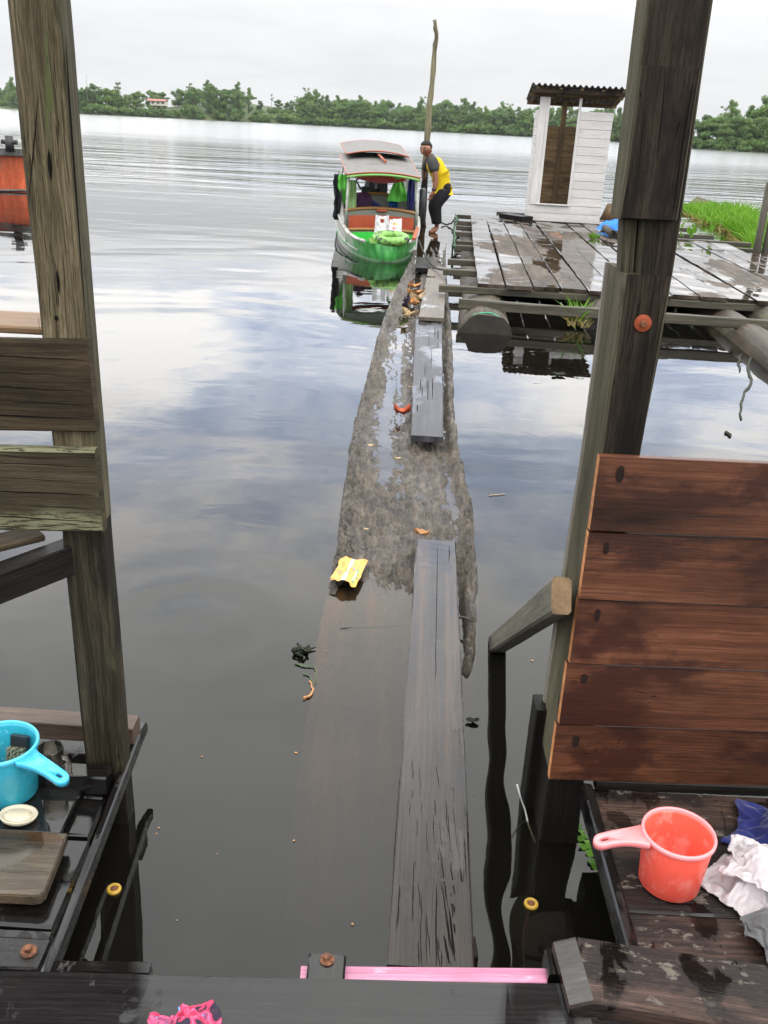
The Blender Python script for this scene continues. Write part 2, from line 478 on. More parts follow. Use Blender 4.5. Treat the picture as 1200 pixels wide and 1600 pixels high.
# ------------------------------------------------------------------ world and sun
SUN_EL, SUN_AZ = R(58), R(150)          # azimuth measured clockwise from +Y
w = bpy.data.worlds.new('World')
scene.world = w
w.use_nodes = True
g = NT(w)
skyn = g.n('TexSky', {'sky_type': 'NISHITA', 'sun_disc': False, 'sun_elevation': SUN_EL, 'sun_rotation': SUN_AZ, 'air_density': 1.2, 'dust_density': 3.0})
d = g.n('TexCoord').outputs['Generated']
sx = g.n('SeparateXYZ', Vector=d)
zz = sx.outputs['Z']
inv = g.math('DIVIDE', 1.0, g.math('ADD', g.math('MAXIMUM', zz, 0.0), .16))
cv = g.n('CombineXYZ', X=g.math('MULTIPLY', sx.outputs['X'], inv), Y=g.math('MULTIPLY', sx.outputs['Y'], inv), Z=zz).outputs[0]
n1 = g.noise(cv, 1.15, 8, .6, .35)
n2 = g.noise(cv, 3.4, 6, .6, .2)
cl = g.math('ADD', g.math('MULTIPLY', n1, .7), g.math('MULTIPLY', n2, .3))
# overcast: pale and even at the horizon, a bright band above, blue-grey bellies between the heaps higher up
lowc = g.ramp(cl, [(.36, (.955, .965, .99)), (.56, (1.03, 1.035, 1.045))])
highc = g.ramp(cl, [(.4, (.6, .7, .9)), (.47, (.88, .95, 1.1)), (.55, (1.36, 1.33, 1.3))])
topc = g.ramp(cl, [(.36, (.86, .88, .9)), (.6, (1.12, 1.12, 1.08))])
cc = g.mix(g.step(zz, .1, .2), lowc, highc)
cc = g.mix(g.step(zz, .38, .55), cc, topc)
# the luminance of an overcast sky rises from the horizon to the zenith
prof = g.ramp(g.math('MULTIPLY', zz, 1.0, clamp=True), [(0, .219), (.05, .226), (.105, .252), (.13, .4), (.2, .6), (.26, .7), (.36, .6), (.48, .66), (.62, .8), (.8, .86), (1, .86)])
cc = g.mix(1, cc, g.mix(1, prof, (4, 4, 4), 'MULTIPLY'), 'MULTIPLY')
cc = g.mix(1, cc, (10, 10, 10), 'MULTIPLY')
for n_ in g.nt.nodes:
    if n_.type == 'MIX': n_.clamp_result = False
skycol = g.mix(.93, skyn.outputs[0], cc)
bg = g.n('Background', Color=skycol, Strength=.1)
g.link(bg.outputs[0], 0)
sun = bpy.data.lights.new('sun', 'SUN')
sun.energy = .8
sun.angle = R(25)
sun.color = (1, .965, .92)
so = bpy.data.objects.new('sun', sun)
COL.objects.link(so)
so.rotation_euler = (math.pi / 2 - SUN_EL, 0, -SUN_AZ + math.pi)

scene.view_settings.view_transform = 'Standard'
scene.view_settings.look = 'None'
scene.view_settings.exposure = 0
scene.view_settings.gamma = 1
c_ = scene.cycles
c_.max_bounces = 8; c_.diffuse_bounces = 3; c_.glossy_bounces = 4; c_.transmission_bounces = 6; c_.transparent_max_bounces = 12
c_.caustics_reflective = False; c_.caustics_refractive = False
c_.sample_clamp_indirect = 8
c_.use_denoising = True

# ------------------------------------------------------------------ water
m, g = newmat('river_water')
pos = g.n('NewGeometry').outputs['Position']
sp = g.n('SeparateXYZ', Vector=pos)
yy = sp.outputs['Y']
wv = lambda a, b: g.vmath('MULTIPLY', pos, (a, b, 1))
warpx = g.noise(wv(.05, .05), 1, 2)
h1 = g.noise(wv(.16, .62), 1, 3, .5, .3)            # wakes, crests along x
h2 = g.noise(wv(.5, 2.0), 1, 4, .6, .2)
h3 = g.noise(wv(.35, .55), 1, 2, .5, .8)            # calm swell near the house
h4 = g.noise(wv(2.2, 3.2), 1, 3, .5, .5)
patch = g.step(g.noise(wv(.018, .05), 1, 2), .36, .6)
band = g.math('MULTIPLY', g.math('MULTIPLY', g.step(yy, 17, 30), g.step(yy, 100, 50)), g.math('MULTIPLY_ADD', patch, .9, .25))
mid = g.math('MULTIPLY', g.step(yy, 9, 20), g.step(yy, 200, 60))
farr = g.step(yy, 42, 85)
near = g.step(yy, 30, 8)
H = g.math('MULTIPLY', h1, g.math('MULTIPLY', band, .22))
H = g.math('MULTIPLY_ADD', h2, g.math('MULTIPLY', band, .045), H)
H = g.math('MULTIPLY_ADD', h2, g.math('MULTIPLY', mid, .007), H)
H = g.math('MULTIPLY_ADD', h3, g.math('MULTIPLY', near, .017), H)
H = g.math('MULTIPLY_ADD', h4, g.math('MULTIPLY', near, .0012), H)
H = g.math('MULTIPLY_ADD', h2, g.math('MULTIPLY', farr, .022), H)
for (cx, cy, amp, k) in ((-.62, 2.75, .0009, 23), (.62, 1.75, .0008, 34)):       # rings spreading from the posts
    dd = g.math('POWER', g.math('ADD', g.math('POWER', g.math('SUBTRACT', sp.outputs['X'], cx), 2.0), g.math('POWER', g.math('SUBTRACT', yy, cy), 2.0)), .5)
    wvv = g.math('MULTIPLY', g.math('SINE', g.math('MULTIPLY', dd, k)), g.step(dd, .8, .1))
    H = g.math('MULTIPLY_ADD', wvv, amp, H)
bn = g.n('Bump', Height=H, Distance=1.0, Strength=1.0)
fr = g.n('Fresnel', IOR=1.4, Normal=bn.outputs[0])
dark = g.n('BsdfDiffuse', Color=g.mix(g.noise(wv(.8, 1.1), 1, 4), (.0075, .0068, .005), (.013, .012, .009)))
tr = g.n('BsdfTransparent', Color=(.86, .8, .68))
body = g.n('MixShader', i0=.62, i1=dark.outputs[0], i2=tr.outputs[0])
gl = g.n('BsdfGlossy', Color=(1, 1, 1), Roughness=g.math('MULTIPLY_ADD', farr, .075, g.math('MULTIPLY_ADD', g.step(yy, 12, 26), .065, .006)), Normal=bn.outputs[0])
ws = g.n('MixShader', i0=fr.outputs[0], i1=body.outputs[0], i2=gl.outputs[0])
g.link(ws.outputs[0], 0)
va = g.n('VolumeAbsorption', Color=(.5, .42, .3), Density=5.0)
g.link(va.outputs[0], 1)
M['water'] = m
wb = MB()
X0, X1, Y0, Y1, ZB = -1500, 900, -6, 1150, -2.2
wb.poly([(X0, Y0, 0), (X1, Y0, 0), (X1, Y1, 0), (X0, Y1, 0)])
wb.poly([(X0, Y1, ZB), (X1, Y1, ZB), (X1, Y0, ZB), (X0, Y0, ZB)])
for a, b in (((X0, Y0), (X1, Y0)), ((X1, Y0), (X1, Y1)), ((X1, Y1), (X0, Y1)), ((X0, Y1), (X0, Y0))):
    wb.poly([(*a, ZB), (*b, ZB), (*b, 0), (*a, 0)])
tag(wb.build('water', M['water']), kind='structure')
M['mud'] = plain('river_mud', (.03, .024, .016), .9, .4, .6, .2)
tag(MB().poly([(-1600, -8, -1.9), (1000, -8, -1.9), (1000, 1200, -1.9), (-1600, 1200, -1.9)]).build('riverbed', M['mud']), kind='structure')

# ------------------------------------------------------------------ far shore
shore = [(-1400, 1100), (-700, 1010), (-400, 860), (-235, 560), (-150, 370), (-104, 308), (-70, 330), (-36, 352), (2, 352), (43, 342), (67, 309), (72, 270), (62, 228), (56, 207), (64, 197), (80, 201), (110, 190), (200, 185), (420, 160), (880, 120)]


def shore_y(x):
    for (xa, ya), (xb, yb) in zip(shore, shore[1:]):
        if xa <= x <= xb and xb > xa:
            return ya + (yb - ya) * (x - xa) / (xb - xa)
    return 300.0


NEAR = [(40, 225), (52, 212), (56, 207), (64, 197), (80, 201), (110, 190), (200, 185)]


def near_y(x):
    for (xa, ya), (xb, yb) in zip(NEAR, NEAR[1:]):
        if xa <= x <= xb: return ya + (yb - ya) * (x - xa) / (xb - xa)
    return 200.0


def shore_pt(i, q):
    a, b = V(shore[i]), V(shore[i + 1])
    return a.lerp(b, q)


def ground_h(x, y, back):
    """height of the land `back` metres behind the water's edge"""
    h = .15 + min(back, 12) * .07
    hill = math.exp(-((x + 62) / 24) ** 2) * 5.6
    return h + hill * min(1, back / 40) + noise.noise(V((x * .03, y * .03, 2))) * min(1.0, back / 10)


m, g = newmat('bank_grass_ground')
tc = g.n('TexCoord').outputs['Object']
col = g.ramp(g.noise(tc, .16, 8, .7), [(.3, (.02, .04, .01)), (.5, (.05, .075, .02)), (.7, (.1, .11, .03))])
col = g.mix(g.step(g.noise(tc, .5, 6, .7), .6, .7), col, (.09, .07, .035))
b = g.n('BsdfPrincipled', Base_Color=col, Roughness=.9)
bn = g.n('Bump', Height=g.noise(tc, 1.3, 6, .7), Strength=.8, Distance=.6)
setin(g.nt, b, 'Normal', bn.outputs[0])
g.link(b.outputs[0], 0)
M['bank'] = m
tb = MB()
outl = []
for i in range(len(shore) - 1):
    k = max(1, int((V(shore[i + 1]) - V(shore[i])).length / 9))
    for j in range(k): outl.append(shore_pt(i, j / k))
outl.append(V(shore[-1]))
backs = [0, 1.2, 4, 9, 16, 26, 38, 55, 90, 200, 1400]
n = len(backs)
for i, p in enumerate(outl):
    a, c = outl[max(0, i - 1)], outl[min(len(outl) - 1, i + 1)]
    t = (c - a).normalized()
    nrm = V((-t.y, t.x)).lerp(V((0, 1)), .75).normalized()
    for k in backs:
        q = p + nrm * k
        z = -.6 if k == 0 else ground_h(q.x, q.y, k)
        tb.v.append(V((q.x, q.y, z)))
for i in range(len(outl) - 1):
    for k in range(n - 1):
        a = i * n + k
        tb.face((a, a + n, a + n + 1, a + 1), ((0, 0), (1, 0), (1, 1), (0, 1)), 0, True)
tag(tb.build('terrain', M['bank']), kind='structure')

# ------------------------------------------------------------------ trees
M['bark'] = plain('tree_bark', (.075, .06, .045), .9, .4, 3, .2)
M['bark_pale'] = plain('pale_tree_bark', (.2, .18, .14), .9, .3, 3, .2)
LEAF = [leafmat('leaf_deep_green', (.04, .082, .022), (.1, .185, .045), (.16, .25, .07), .34),
        leafmat('leaf_mid_green', (.048, .096, .022), (.115, .2, .045), (.18, .27, .07), .34),
        leafmat('leaf_yellow_green', (.038, .08, .016), (.088, .155, .032), (.15, .22, .055), .3),
        leafmat('leaf_grey_green', (.048, .082, .03), (.105, .16, .058), (.16, .225, .085), .32)]


def leaf_quads(mb, c, r, cnt, size, rg, flat=1.0):
    """leaf clumps filling a lump of crown"""
    for _ in range(cnt):
        d = V((rg.gauss(0, 1), rg.gauss(0, 1), rg.gauss(0, 1) * flat + .15)).normalized()
        p = V(c) + V((d.x * r[0], d.y * r[0], d.z * r[1])) * (rg.random() ** .45)
        nrm = (d + V((rg.uniform(-.9, .9), rg.uniform(-.9, .9), rg.uniform(-.5, .9)))).normalized()
        t = nrm.cross(V((rg.uniform(-1, 1), rg.uniform(-1, 1), .3))).normalized()
        u = nrm.cross(t)
        s = size * rg.uniform(.55, 1.3)
        mb.poly([p - t * s - u * s * .25, p - u * s * .62 + t * s * .1, p + t * s + u * s * .1, p + u * s * .55 - t * s * .15])


def proto_tree(seed, h, spread, kind, leaf):
    """kind: column, round, umbrella, sparse, bush; returns (crown mesh, trunk mesh)"""
    rg = random.Random(seed)
    cr, tk = MB(), MB()
    lean = V((rg.uniform(-.04, .04), rg.uniform(-.04, .04), 1))
    top = h * (.9 if kind in ('column', 'sparse') else .72)
    if kind != 'bush':
        tk.tube([V((0, 0, -.5)), lean * (top * .35) + V((rg.uniform(-.1, .1), 0, 0)), lean * (top * .7), lean * top], [h * .022, h * .017, h * .011, h * .004], 7)
    lumps = []
    if kind == 'column':
        k = rg.randint(18, 22)
        for i in range(k):
            q = i / (k - 1)
            z = h * (.08 + .86 * q)
            wd = spread * (.55 + .6 * math.sin(math.pi * min(1, q * .85 + .2))) * (1 - .4 * q)
            a = rg.uniform(0, 6.28)
            o = wd * rg.uniform(.15, .75)
            lumps.append((V((math.cos(a) * o, math.sin(a) * o, z)), (wd * rg.uniform(.5, .8), h * rg.uniform(.055, .095))))
    elif kind == 'round':
        for i in range(26):
            a, e = rg.uniform(0, 6.28), rg.uniform(-1, 1)
            rr = math.sqrt(1 - min(1, e * e)) if e > 0 else 1
            o = spread * rr * rg.uniform(.35, .85)
            lumps.append((V((math.cos(a) * o, math.sin(a) * o, h * (.5 + .4 * e))), (spread * rg.uniform(.26, .44), h * rg.uniform(.08, .13))))
    elif kind == 'umbrella':
        for i in range(15):
            a = rg.uniform(0, 6.28)
            o = spread * math.sqrt(rg.random()) * .95
            lumps.append((V((math.cos(a) * o, math.sin(a) * o, h * (.86 - .16 * (o / spread) ** 2 + rg.uniform(-.06, .05)))), (spread * rg.uniform(.24, .4), h * rg.uniform(.04, .075))))
    elif kind == 'sparse':
        for i in range(9):
            a = rg.uniform(0, 6.28)
            z = h * rg.uniform(.58, .98)
            o = spread * rg.uniform(.2, .9)
            lumps.append((V((math.cos(a) * o, math.sin(a) * o, z)), (spread * rg.uniform(.25, .42), h * rg.uniform(.035, .07))))
    else:
        for i in range(11):
            a = rg.uniform(0, 6.28)
            o = spread * math.sqrt(rg.random()) * .8
            lumps.append((V((math.cos(a) * o, math.sin(a) * o, h * rg.uniform(.15, .75) * (1 - .35 * o / spread))), (spread * rg.uniform(.28, .45), h * rg.uniform(.18, .3))))
    ls = {'column': .27, 'round': .3, 'umbrella': .28, 'sparse': .24, 'bush': .24}[kind]
    for c, r in lumps:
        leaf_quads(cr, c, r, int(62 + 75 * r[0]) if kind != 'sparse' else 60, ls, rg)
        if kind != 'bush':
            z0 = max(h * .2, c.z - h * rg.uniform(.06, .16))
            tk.tube([lean * z0, lean * z0 * .4 + c * .6 - V((0, 0, (lean * z0 * .4 + c * .6).z - (z0 + c.z) / 2)), c], [h * .007, h * .005, h * .002], 5)
    return cr.mesh('crown', LEAF[leaf]), (tk.mesh('trunk', M['bark_pale'] if kind == 'sparse' else M['bark']) if kind != 'bush' else None)


TREE_KINDS = {
    'slender forest tree': [proto_tree(11 + i, 12.5, (3.6, 4.4, 4.0, 3.8, 4.6)[i], 'column', l) for i, l in enumerate((0, 1, 1, 3, 0))],
    'broad round tree': [proto_tree(31 + i, 10.5, 4.6, 'round', l) for i, l in enumerate((0, 1, 0))],
    'pale green round tree': [proto_tree(41 + i, 9.5, 3.8, 'round', l) for i, l in enumerate((2, 2))],
    'flat topped tree': [proto_tree(51 + i, 13, 4.4, 'umbrella', l) for i, l in enumerate((0, 3))],
    'thin open tree': [proto_tree(61 + i, 15, 2.3, 'sparse', l) for i, l in enumerate((3, 0))],
    'low leafy bush': [proto_tree(71 + i, 3.4, 2.5, 'bush', l) for i, l in enumerate((1, 2, 0))],
}
TREE_NAME = {'slender forest tree': 'forest_tree', 'broad round tree': 'round_tree', 'pale green round tree': 'round_tree', 'flat topped tree': 'flat_topped_tree', 'thin open tree': 'open_crowned_tree', 'low leafy bush': 'shore_bush'}


def put_tree(kind, x, y, z, sc=1.0, label=None, group=None, sz=None, v=None):
    pr = TREE_KINDS[kind]
    crown, trunk = pr[rnd.randrange(len(pr)) if v is None else v]
    t = thing(TREE_NAME[kind], label, 'bush' if 'bush' in kind else 'tree', (x, y, z), rnd.uniform(0, 6.28), group, local=True)
    t.scale = (sc, sc, sz or sc * rnd.uniform(.92, 1.1))
    for nm, me in (('crown', crown), ('trunk', trunk)):
        if me is None: continue
        o = bpy.data.objects.new(nm, me)
        COL.objects.link(o)
        o.parent = t
    return t


def land_z(p, back): return ground_h(p.x, p.y, back) - .1


def along(x_from, x_to, step, jit, back_lo, back_hi, kinds, sc, label, group, sy=shore_y):
    x = x_from
    while x < x_to:
        xx = x + rnd.uniform(-jit, jit)
        bk = rnd.uniform(back_lo, back_hi)
        if -87.5 < xx < -75.5 and 2.6 < bk < 22 and sy is shore_y:
            x += step
            continue
        p = V((xx, sy(xx) + bk))
        kd = rnd.choice(kinds)
        put_tree(kd, p.x, p.y, land_z(p, bk), rnd.uniform(*sc), label[kd] if isinstance(label, dict) else label, group + ' (' + kd + ')')
        x += step * rnd.uniform(.75, 1.25)


FOREST = {'slender forest tree': 'slender tree in the dense dark green forest on the far bank', 'broad round tree': 'round crowned tree within the dense forest on the far bank',
          'thin open tree': 'thin open crowned tree rising above the far forest', 'low leafy bush': 'low leafy bush at the foot of the far forest, by the water',
          'flat topped tree': 'flat topped tree above the bank left of the boat', 'pale green round tree': 'pale green round tree within the far forest'}
# dense forest, middle of the picture
along(-38, 76, 2.3, 1.0, 3, 8, ['slender forest tree', 'broad round tree', 'pale green round tree'], (.54, .76), FOREST, 'forest on the far bank')
along(-37, 80, 2.0, 1.0, 10, 18, ['slender forest tree', 'broad round tree', 'broad round tree'], (.68, .86), FOREST, 'forest on the far bank')
along(-34, 80, 16, 5, 16, 26, ['thin open tree'], (.62, .74), FOREST, 'forest on the far bank')
along(-40, 74, 3.0, 1.2, .8, 2.4, ['low leafy bush'], (.8, 1.3), FOREST, 'forest on the far bank')
# left: bank with a hill, dark broad trees, a grassy gap
LF = {k: v.replace('far forest', 'left bank woods').replace('dense forest on the far bank', 'wood on the hilly left bank').replace('dense dark green forest on the far bank', 'wood on the hilly left bank') for k, v in FOREST.items()}
along(-112, -77, 2.2, 1.2, 4, 10, ['broad round tree', 'pale green round tree', 'slender forest tree'], (.6, .8), LF, 'trees on the hilly left bank')
along(-112, -56, 2.4, 1.2, 24, 36, ['broad round tree', 'slender forest tree', 'pale green round tree'], (.5, .66), LF, 'trees on the hilly left bank')
along(-112, -36, 3.2, 1.5, .8, 2.6, ['low leafy bush'], (.8, 1.3), LF, 'trees on the hilly left bank')
for x, bk, s, v in ((-71, 7, .9, 0), (-66.5, 10, .84, 0), (-61.5, 9, .74, 1), (-57.5, 6, .76, 0)):
    put_tree('broad round tree', x, shore_y(x) + bk, land_z(V((x, shore_y(x))), bk), s, 'dark broad tree in the big clump on the left bank', 'dark trees of the clump on the left bank', v=v if v < 3 else 0)
for x, bk, s in ((-60, 14, .6), (-64, 18, .6), (-55, 13, .54)):
    put_tree('flat topped tree', x, shore_y(x) + bk, land_z(V((x, shore_y(x))), bk), s, 'flat topped dark tree over the clump on the left bank', 'flat topped trees over the clump', v=0)
put_tree('thin open tree', -75.5, shore_y(-75.5) + 26, land_z(V((-75.5, 350)), 26), .62, 'small thin tree just left of the dark clump on the bank')
put_tree('thin open tree', -93, shore_y(-93) + 10, 1.0, .68, 'pale feathery tree, tallest one left of the far house')
for x, bk, s, k in ((-53, 26, .36, 'pale green round tree'), (-49.5, 30, .34, 'thin open tree'), (-48, 34, .4, 'broad round tree'), (-45, 36, .34, 'pale green round tree'), (-43.5, 34, .42, 'broad round tree'), (-41.5, 36, .42, 'thin open tree'), (-40, 30, .5, 'broad round tree'), (-37.5, 24, .6, 'pale green round tree'), (-36, 16, .66, 'broad round tree')):
    put_tree(k, x, shore_y(x) + bk, land_z(V((x, shore_y(x) + bk)), bk), s, {'broad round tree': 'small round tree on the grassy rise of the far bank', 'thin open tree': 'small thin tree on the grassy rise of the far bank', 'pale green round tree': 'small pale tree on the grassy rise of the far bank'}[k], 'small trees on the grassy rise (' + k + ')')
along(-56, -34, 1.0, 1.2, 4, 30, ['low leafy bush'], (.35, .8), 'small bush dotted over the grassy rise of the far bank', 'bushes on the grassy rise')
along(-260, -118, 7, 3, 4, 16, ['broad round tree', 'slender forest tree'], (.6, .8), {k: 'distant ' + k + ' at the left end of the far bank' for k in FOREST}, 'trees at the left end of the far bank')
along(-420, -262, 14, 4, 4, 22, ['broad round tree'], (.75, .95), 'most distant trees beyond the left post, hazy and round', 'most distant trees')
# right: nearer headland
RG = {k: 'bright leafy tree on the nearer bank at the right edge' for k in FOREST}
along(54, 94, 2.4, 1.0, 3, 7, ['pale green round tree', 'broad round tree'], (.5, .64), {'pale green round tree': 'bright round tree on the nearer bank, right edge', 'broad round tree': 'deep green round tree on the nearer bank, right edge'}, 'trees on the nearer right bank', near_y)
along(56, 100, 3.0, 1.2, 10, 18, ['broad round tree', 'pale green round tree', 'slender forest tree'], (.56, .7), {'pale green round tree': 'bright round tree in the second row on the nearer bank', 'broad round tree': 'deep green round tree in the second row on the nearer bank', 'slender forest tree': 'slender tree in the second row on the nearer bank'}, 'second row on the nearer right bank', near_y)
along(55, 90, 2.4, 1.0, .8, 2, ['low leafy bush'], (.6, 1.0), 'low bush along the water of the nearer right bank', 'bushes on the nearer right bank', near_y)
along(62, 100, 8, 2, 17, 24, ['thin open tree'], (.44, .54), 'thin open tree rising over the nearer right bank', 'thin trees on the nearer right bank', near_y)

# house and mast on the left bank
hx, hy = -81.0, 330.0
hz = 4.4
M['roof_red'] = plain('red_roof', (.27, .085, .06), .6, .3, 2)
M['wall_cream'] = plain('cream_wall', (.5, .47, .38), .7, .1, 1)
ho = thing('bank_house', 'small cream house with a red roof among trees on the left bank', 'house', (hx, hy, hz - 2))
MB().box((hx, hy, hz - .7), (6.0, 4.0, 2.6), ch=.02).build('wall', M['wall_cream'], ho)
rb = MB()
for s in (-1, 1):
    rb.grid(lambda a, b, s=s: (hx - 4.2 + 7.4 * a, hy + s * 2.5 * (1 - b), hz + .5 + 1.15 * b), 1, 1, flip=(s > 0))
    rb.grid(lambda a, b, s=s: (hx - 4.2 + 7.4 * a, hy + s * 2.5 * (1 - b), hz + .38 + 1.15 * b), 1, 1, flip=(s < 0))
rb.build('roof', M['roof_red'], ho)
wn = MB()
for k in (-1.8, .2, 2.0): wn.box((hx + k, hy - 2.02, hz - .5), (.8, .06, 1.0))
wn.build('window', M['black'], ho)
ho.scale = (.85, .85, .55)
ho.location.z += 1.2
tag(MB().tube([(-98.6, 312, 0), (-98.8, 312, 6), (-98.6, 312, 11.3)], [.07, .06, .04], 6).build('radio_mast', M['bark_pale'], None, (-98.6, 312, 0)), 'thin pale mast standing over trees at the left bank', 'mast')
tag(MB().tube([(-83.5, 321, -.5), (-83.4, 321, 2.7)], [.16, .12], 6).build('mooring_stake', M['bark_pale'], None, (-83.5, 321, 0)), 'pale bare stake at the water below the far house', 'stake')


# ------------------------------------------------------------------ the damp air over the river
def haze():
    m, g = newmat('haze_air')
    pv = g.n('VolumePrincipled', Color=(.9, .94, 1.0), Density=HAZE)
    setin(g.nt, pv, 'Anisotropy', .3)
    g.link(pv.outputs[0], 1)
    b = MB()
    x0, x1, y0, y1, z0, z1 = -1650, 1050, -9, 1260, -3.2, 24
    c = [V((x, y, z)) for z in (z0, z1) for x, y in ((x0, y0), (x1, y0), (x1, y1), (x0, y1))]
    for q in ((3, 2, 1, 0), (4, 5, 6, 7), (0, 1, 5, 4), (1, 2, 6, 5), (2, 3, 7, 6), (3, 0, 4, 7)): b.poly([c[i] for i in q])
    tag(b.build('haze', m), kind='stuff')


HAZE = .00012
haze()

# ================================================================== foreground: posts, rails, decks
FWD = cam_rot @ V((0, 0, -1))


def depth(p): return (V(p) - cam_pos).dot(FWD)


def post_chunk(mb, rows, yf, dep, mf=0, ms=1, back_l=None):
    """rows: (world xl, xr, z) from bottom to top; front face at yf, going back dep"""
    b = len(mb.v)
    uo, vo = rnd.random() * 9, rnd.random() * 9
    sub = []
    for (a, c) in zip(rows, rows[1:]):
        k = max(1, int(abs(c[2] - a[2]) / .06))
        for i in range(k): sub.append([a[j] + (c[j] - a[j]) * i / k for j in range(3)])
    sub.append(list(rows[-1]))
    n = 8
    ch = .004
    for xl, xr, z in sub:
        q = lambda s: noise.noise(V((s * 3.7, z * 5, vo))) * .0022
        for x, y in ((xl + ch + q(1), yf), (xr - ch + q(2), yf), (xr + q(3), yf + ch), (xr + q(3), yf + dep - ch), (xr - ch, yf + dep), (xl + ch, yf + dep), (xl + q(4), yf + dep - ch), (xl + q(4), yf + ch)):
            mb.v.append(V((x, y, z)))
    wd = abs(rows[0][1] - rows[0][0])
    per = [0, wd, wd + ch, wd + dep, wd + dep + ch, 2 * wd + dep, 2 * wd + dep + ch, 2 * wd + 2 * dep, 2 * wd + 2 * dep + ch]
    for i in range(len(sub) - 1):
        for k in range(n):
            a, c = b + i * n + k, b + i * n + (k + 1) % n
            z0, z1 = uo + sub[i][2], uo + sub[i + 1][2]
            mb.face((a, c, c + n, a + n), ((z0, vo + per[k]), (z0, vo + per[k + 1]), (z1, vo + per[k + 1]), (z1, vo + per[k])), mf if k == 0 else ms)
    e = b + (len(sub) - 1) * n
    mb.face(tuple(b + k for k in reversed(range(n))), tuple((uo + .02 * k, vo) for k in range(n)), ms)
    mb.face(tuple(e + k for k in range(n)), tuple((mb.v[e + k].y * .6 + uo, mb.v[e + k].x + vo) for k in range(n)), ms)


def prow(pl, pr, py, yf):
    a, c = atY(pl, py, yf), atY(pr, py, yf)
    return (a.x, c.x, (a.z + c.z) / 2)


def extend(rows, z):
    (a, b) = (rows[0], rows[1]) if z < rows[0][2] else (rows[-2], rows[-1])
    q = (z - a[2]) / (b[2] - a[2])
    return tuple(a[j] + (b[j] - a[j]) * q for j in range(3))


def slit(mb, pts, w, nrm, mat=1):
    """a dark tapering split in a board: a thin leaf just proud of the surface"""
    pts = [V(p) for p in pts]
    n = V(nrm)
    L, Rr = [], []
    m = len(pts) - 1
    for i, p in enumerate(pts):
        d = (pts[min(i + 1, m)] - pts[max(i - 1, 0)]).normalized()
        sd_ = n.cross(d).normalized()
        q = i / m
        ww = w * (math.sin(math.pi * (.04 + .92 * q)) ** .6) * (.75 + .5 * rnd.random()) * .5
        L.append(p + sd_ * ww); Rr.append(p - sd_ * ww)
    b = len(mb.v)
    mb.v += [v + n * .0006 for v in L] + [v + n * .0006 for v in Rr]
    k = len(pts)
    for i in range(k - 1): mb.face((b + k + i, b + k + i + 1, b + i + 1, b + i), ((0, 0),) * 4, mat)


M['split'] = plain('dark_split', (.006, .005, .004), .9, .1, 10, .1)
# ---- left post
YL = 1.76
rows = [prow(l, r, y, YL) for l, r, y in ((131, 190, 1180), (122, 183, 1080), (100, 164, 840), (64, 137, 525), (53, 128, 420), (35, 116, 200), (10, 93, 0))]
rows = rows[:1] + rows[1:]
rows = [tuple(rows[1][j] + (rows[6][j] - rows[1][j]) * (r[2] - rows[1][2]) / (rows[6][2] - rows[1][2]) for j in range(3)) for r in rows]
0 and [tuple(rows[3][j] + (rows[6][j] - rows[3][j]) * (z - rows[3][2]) / (rows[6][2] - rows[3][2]) for j in range(3)) if z < .9 else r for r in rows for z in (r[2],)]
top = extend(rows, 3.0)
lp = thing('left_post', 'weathered grey green timber post standing in the water at the left', 'post', (-.63, YL + .03, 0))
mb = MB()
hi = [r for r in rows if r[2] > .34]
zm = .80
post_chunk(mb, [extend(rows, zm)] + [r for r in rows if r[2] > zm + .03] + [top], YL, .062)
slit(mb, [atY(x, y, YL) for x, y in ((103, 60), (108, 150), (113, 220), (119, 300), (127, 410), (136, 525))], .0035, (0, -1, 0), 2)
slit(mb, [atY(x, y, YL) for x, y in ((60, 150), (52, 240), (43, 330))], .0022, (0, -1, 0), 2)
for _ in range(26):
    x, y = rnd.uniform(30, 100), rnd.uniform(10, 500)
    x += y * .085 - 12
    L_ = rnd.uniform(14, 60)
    slit(mb, [atY(x + L_ * q * .09 + rnd.uniform(-.6, .6), y + L_ * q, YL) for q in (0, .3, .65, 1)], rnd.uniform(.0006, .0013), (0, -1, 0), 2)
mb.build('post_shaft', [M['post_grey'], M['post_side'], M['split']], lp)
mb = MB()
post_chunk(mb, [extend(rows, .13), extend(rows, zm)], YL, .062)
mb.build('lower_shaft', [M['post_wet'], M['post_wet']], lp)
mb = MB(); post_chunk(mb, [extend(rows, -.7), extend(rows, .13)], YL, .062)
mb.build('wet_foot', [M['post_foot'], M['post_foot']], lp)
mb = MB()
for px, py in ((171, 0),):
    pass
for (px, py, h, w_) in ((78, 258, .055, .008), (91, 440, .05, .006), (88, 497, .012, .008)):
    p = atY(px, py, YL - .0005)
    mb.grid(lambda a, b, p=p, h=h, w_=w_: (p.x + (a - .5) * w_ * math.sin(math.pi * min(.999, max(.001, b))), p.y - .0006, p.z + (b - .5) * h), 4, 8)
M['hole'] = plain('dark_hole', (.006, .005, .004), .9, .1, 10, .1)
mb.build('mortise_hole', M['hole'], lp)

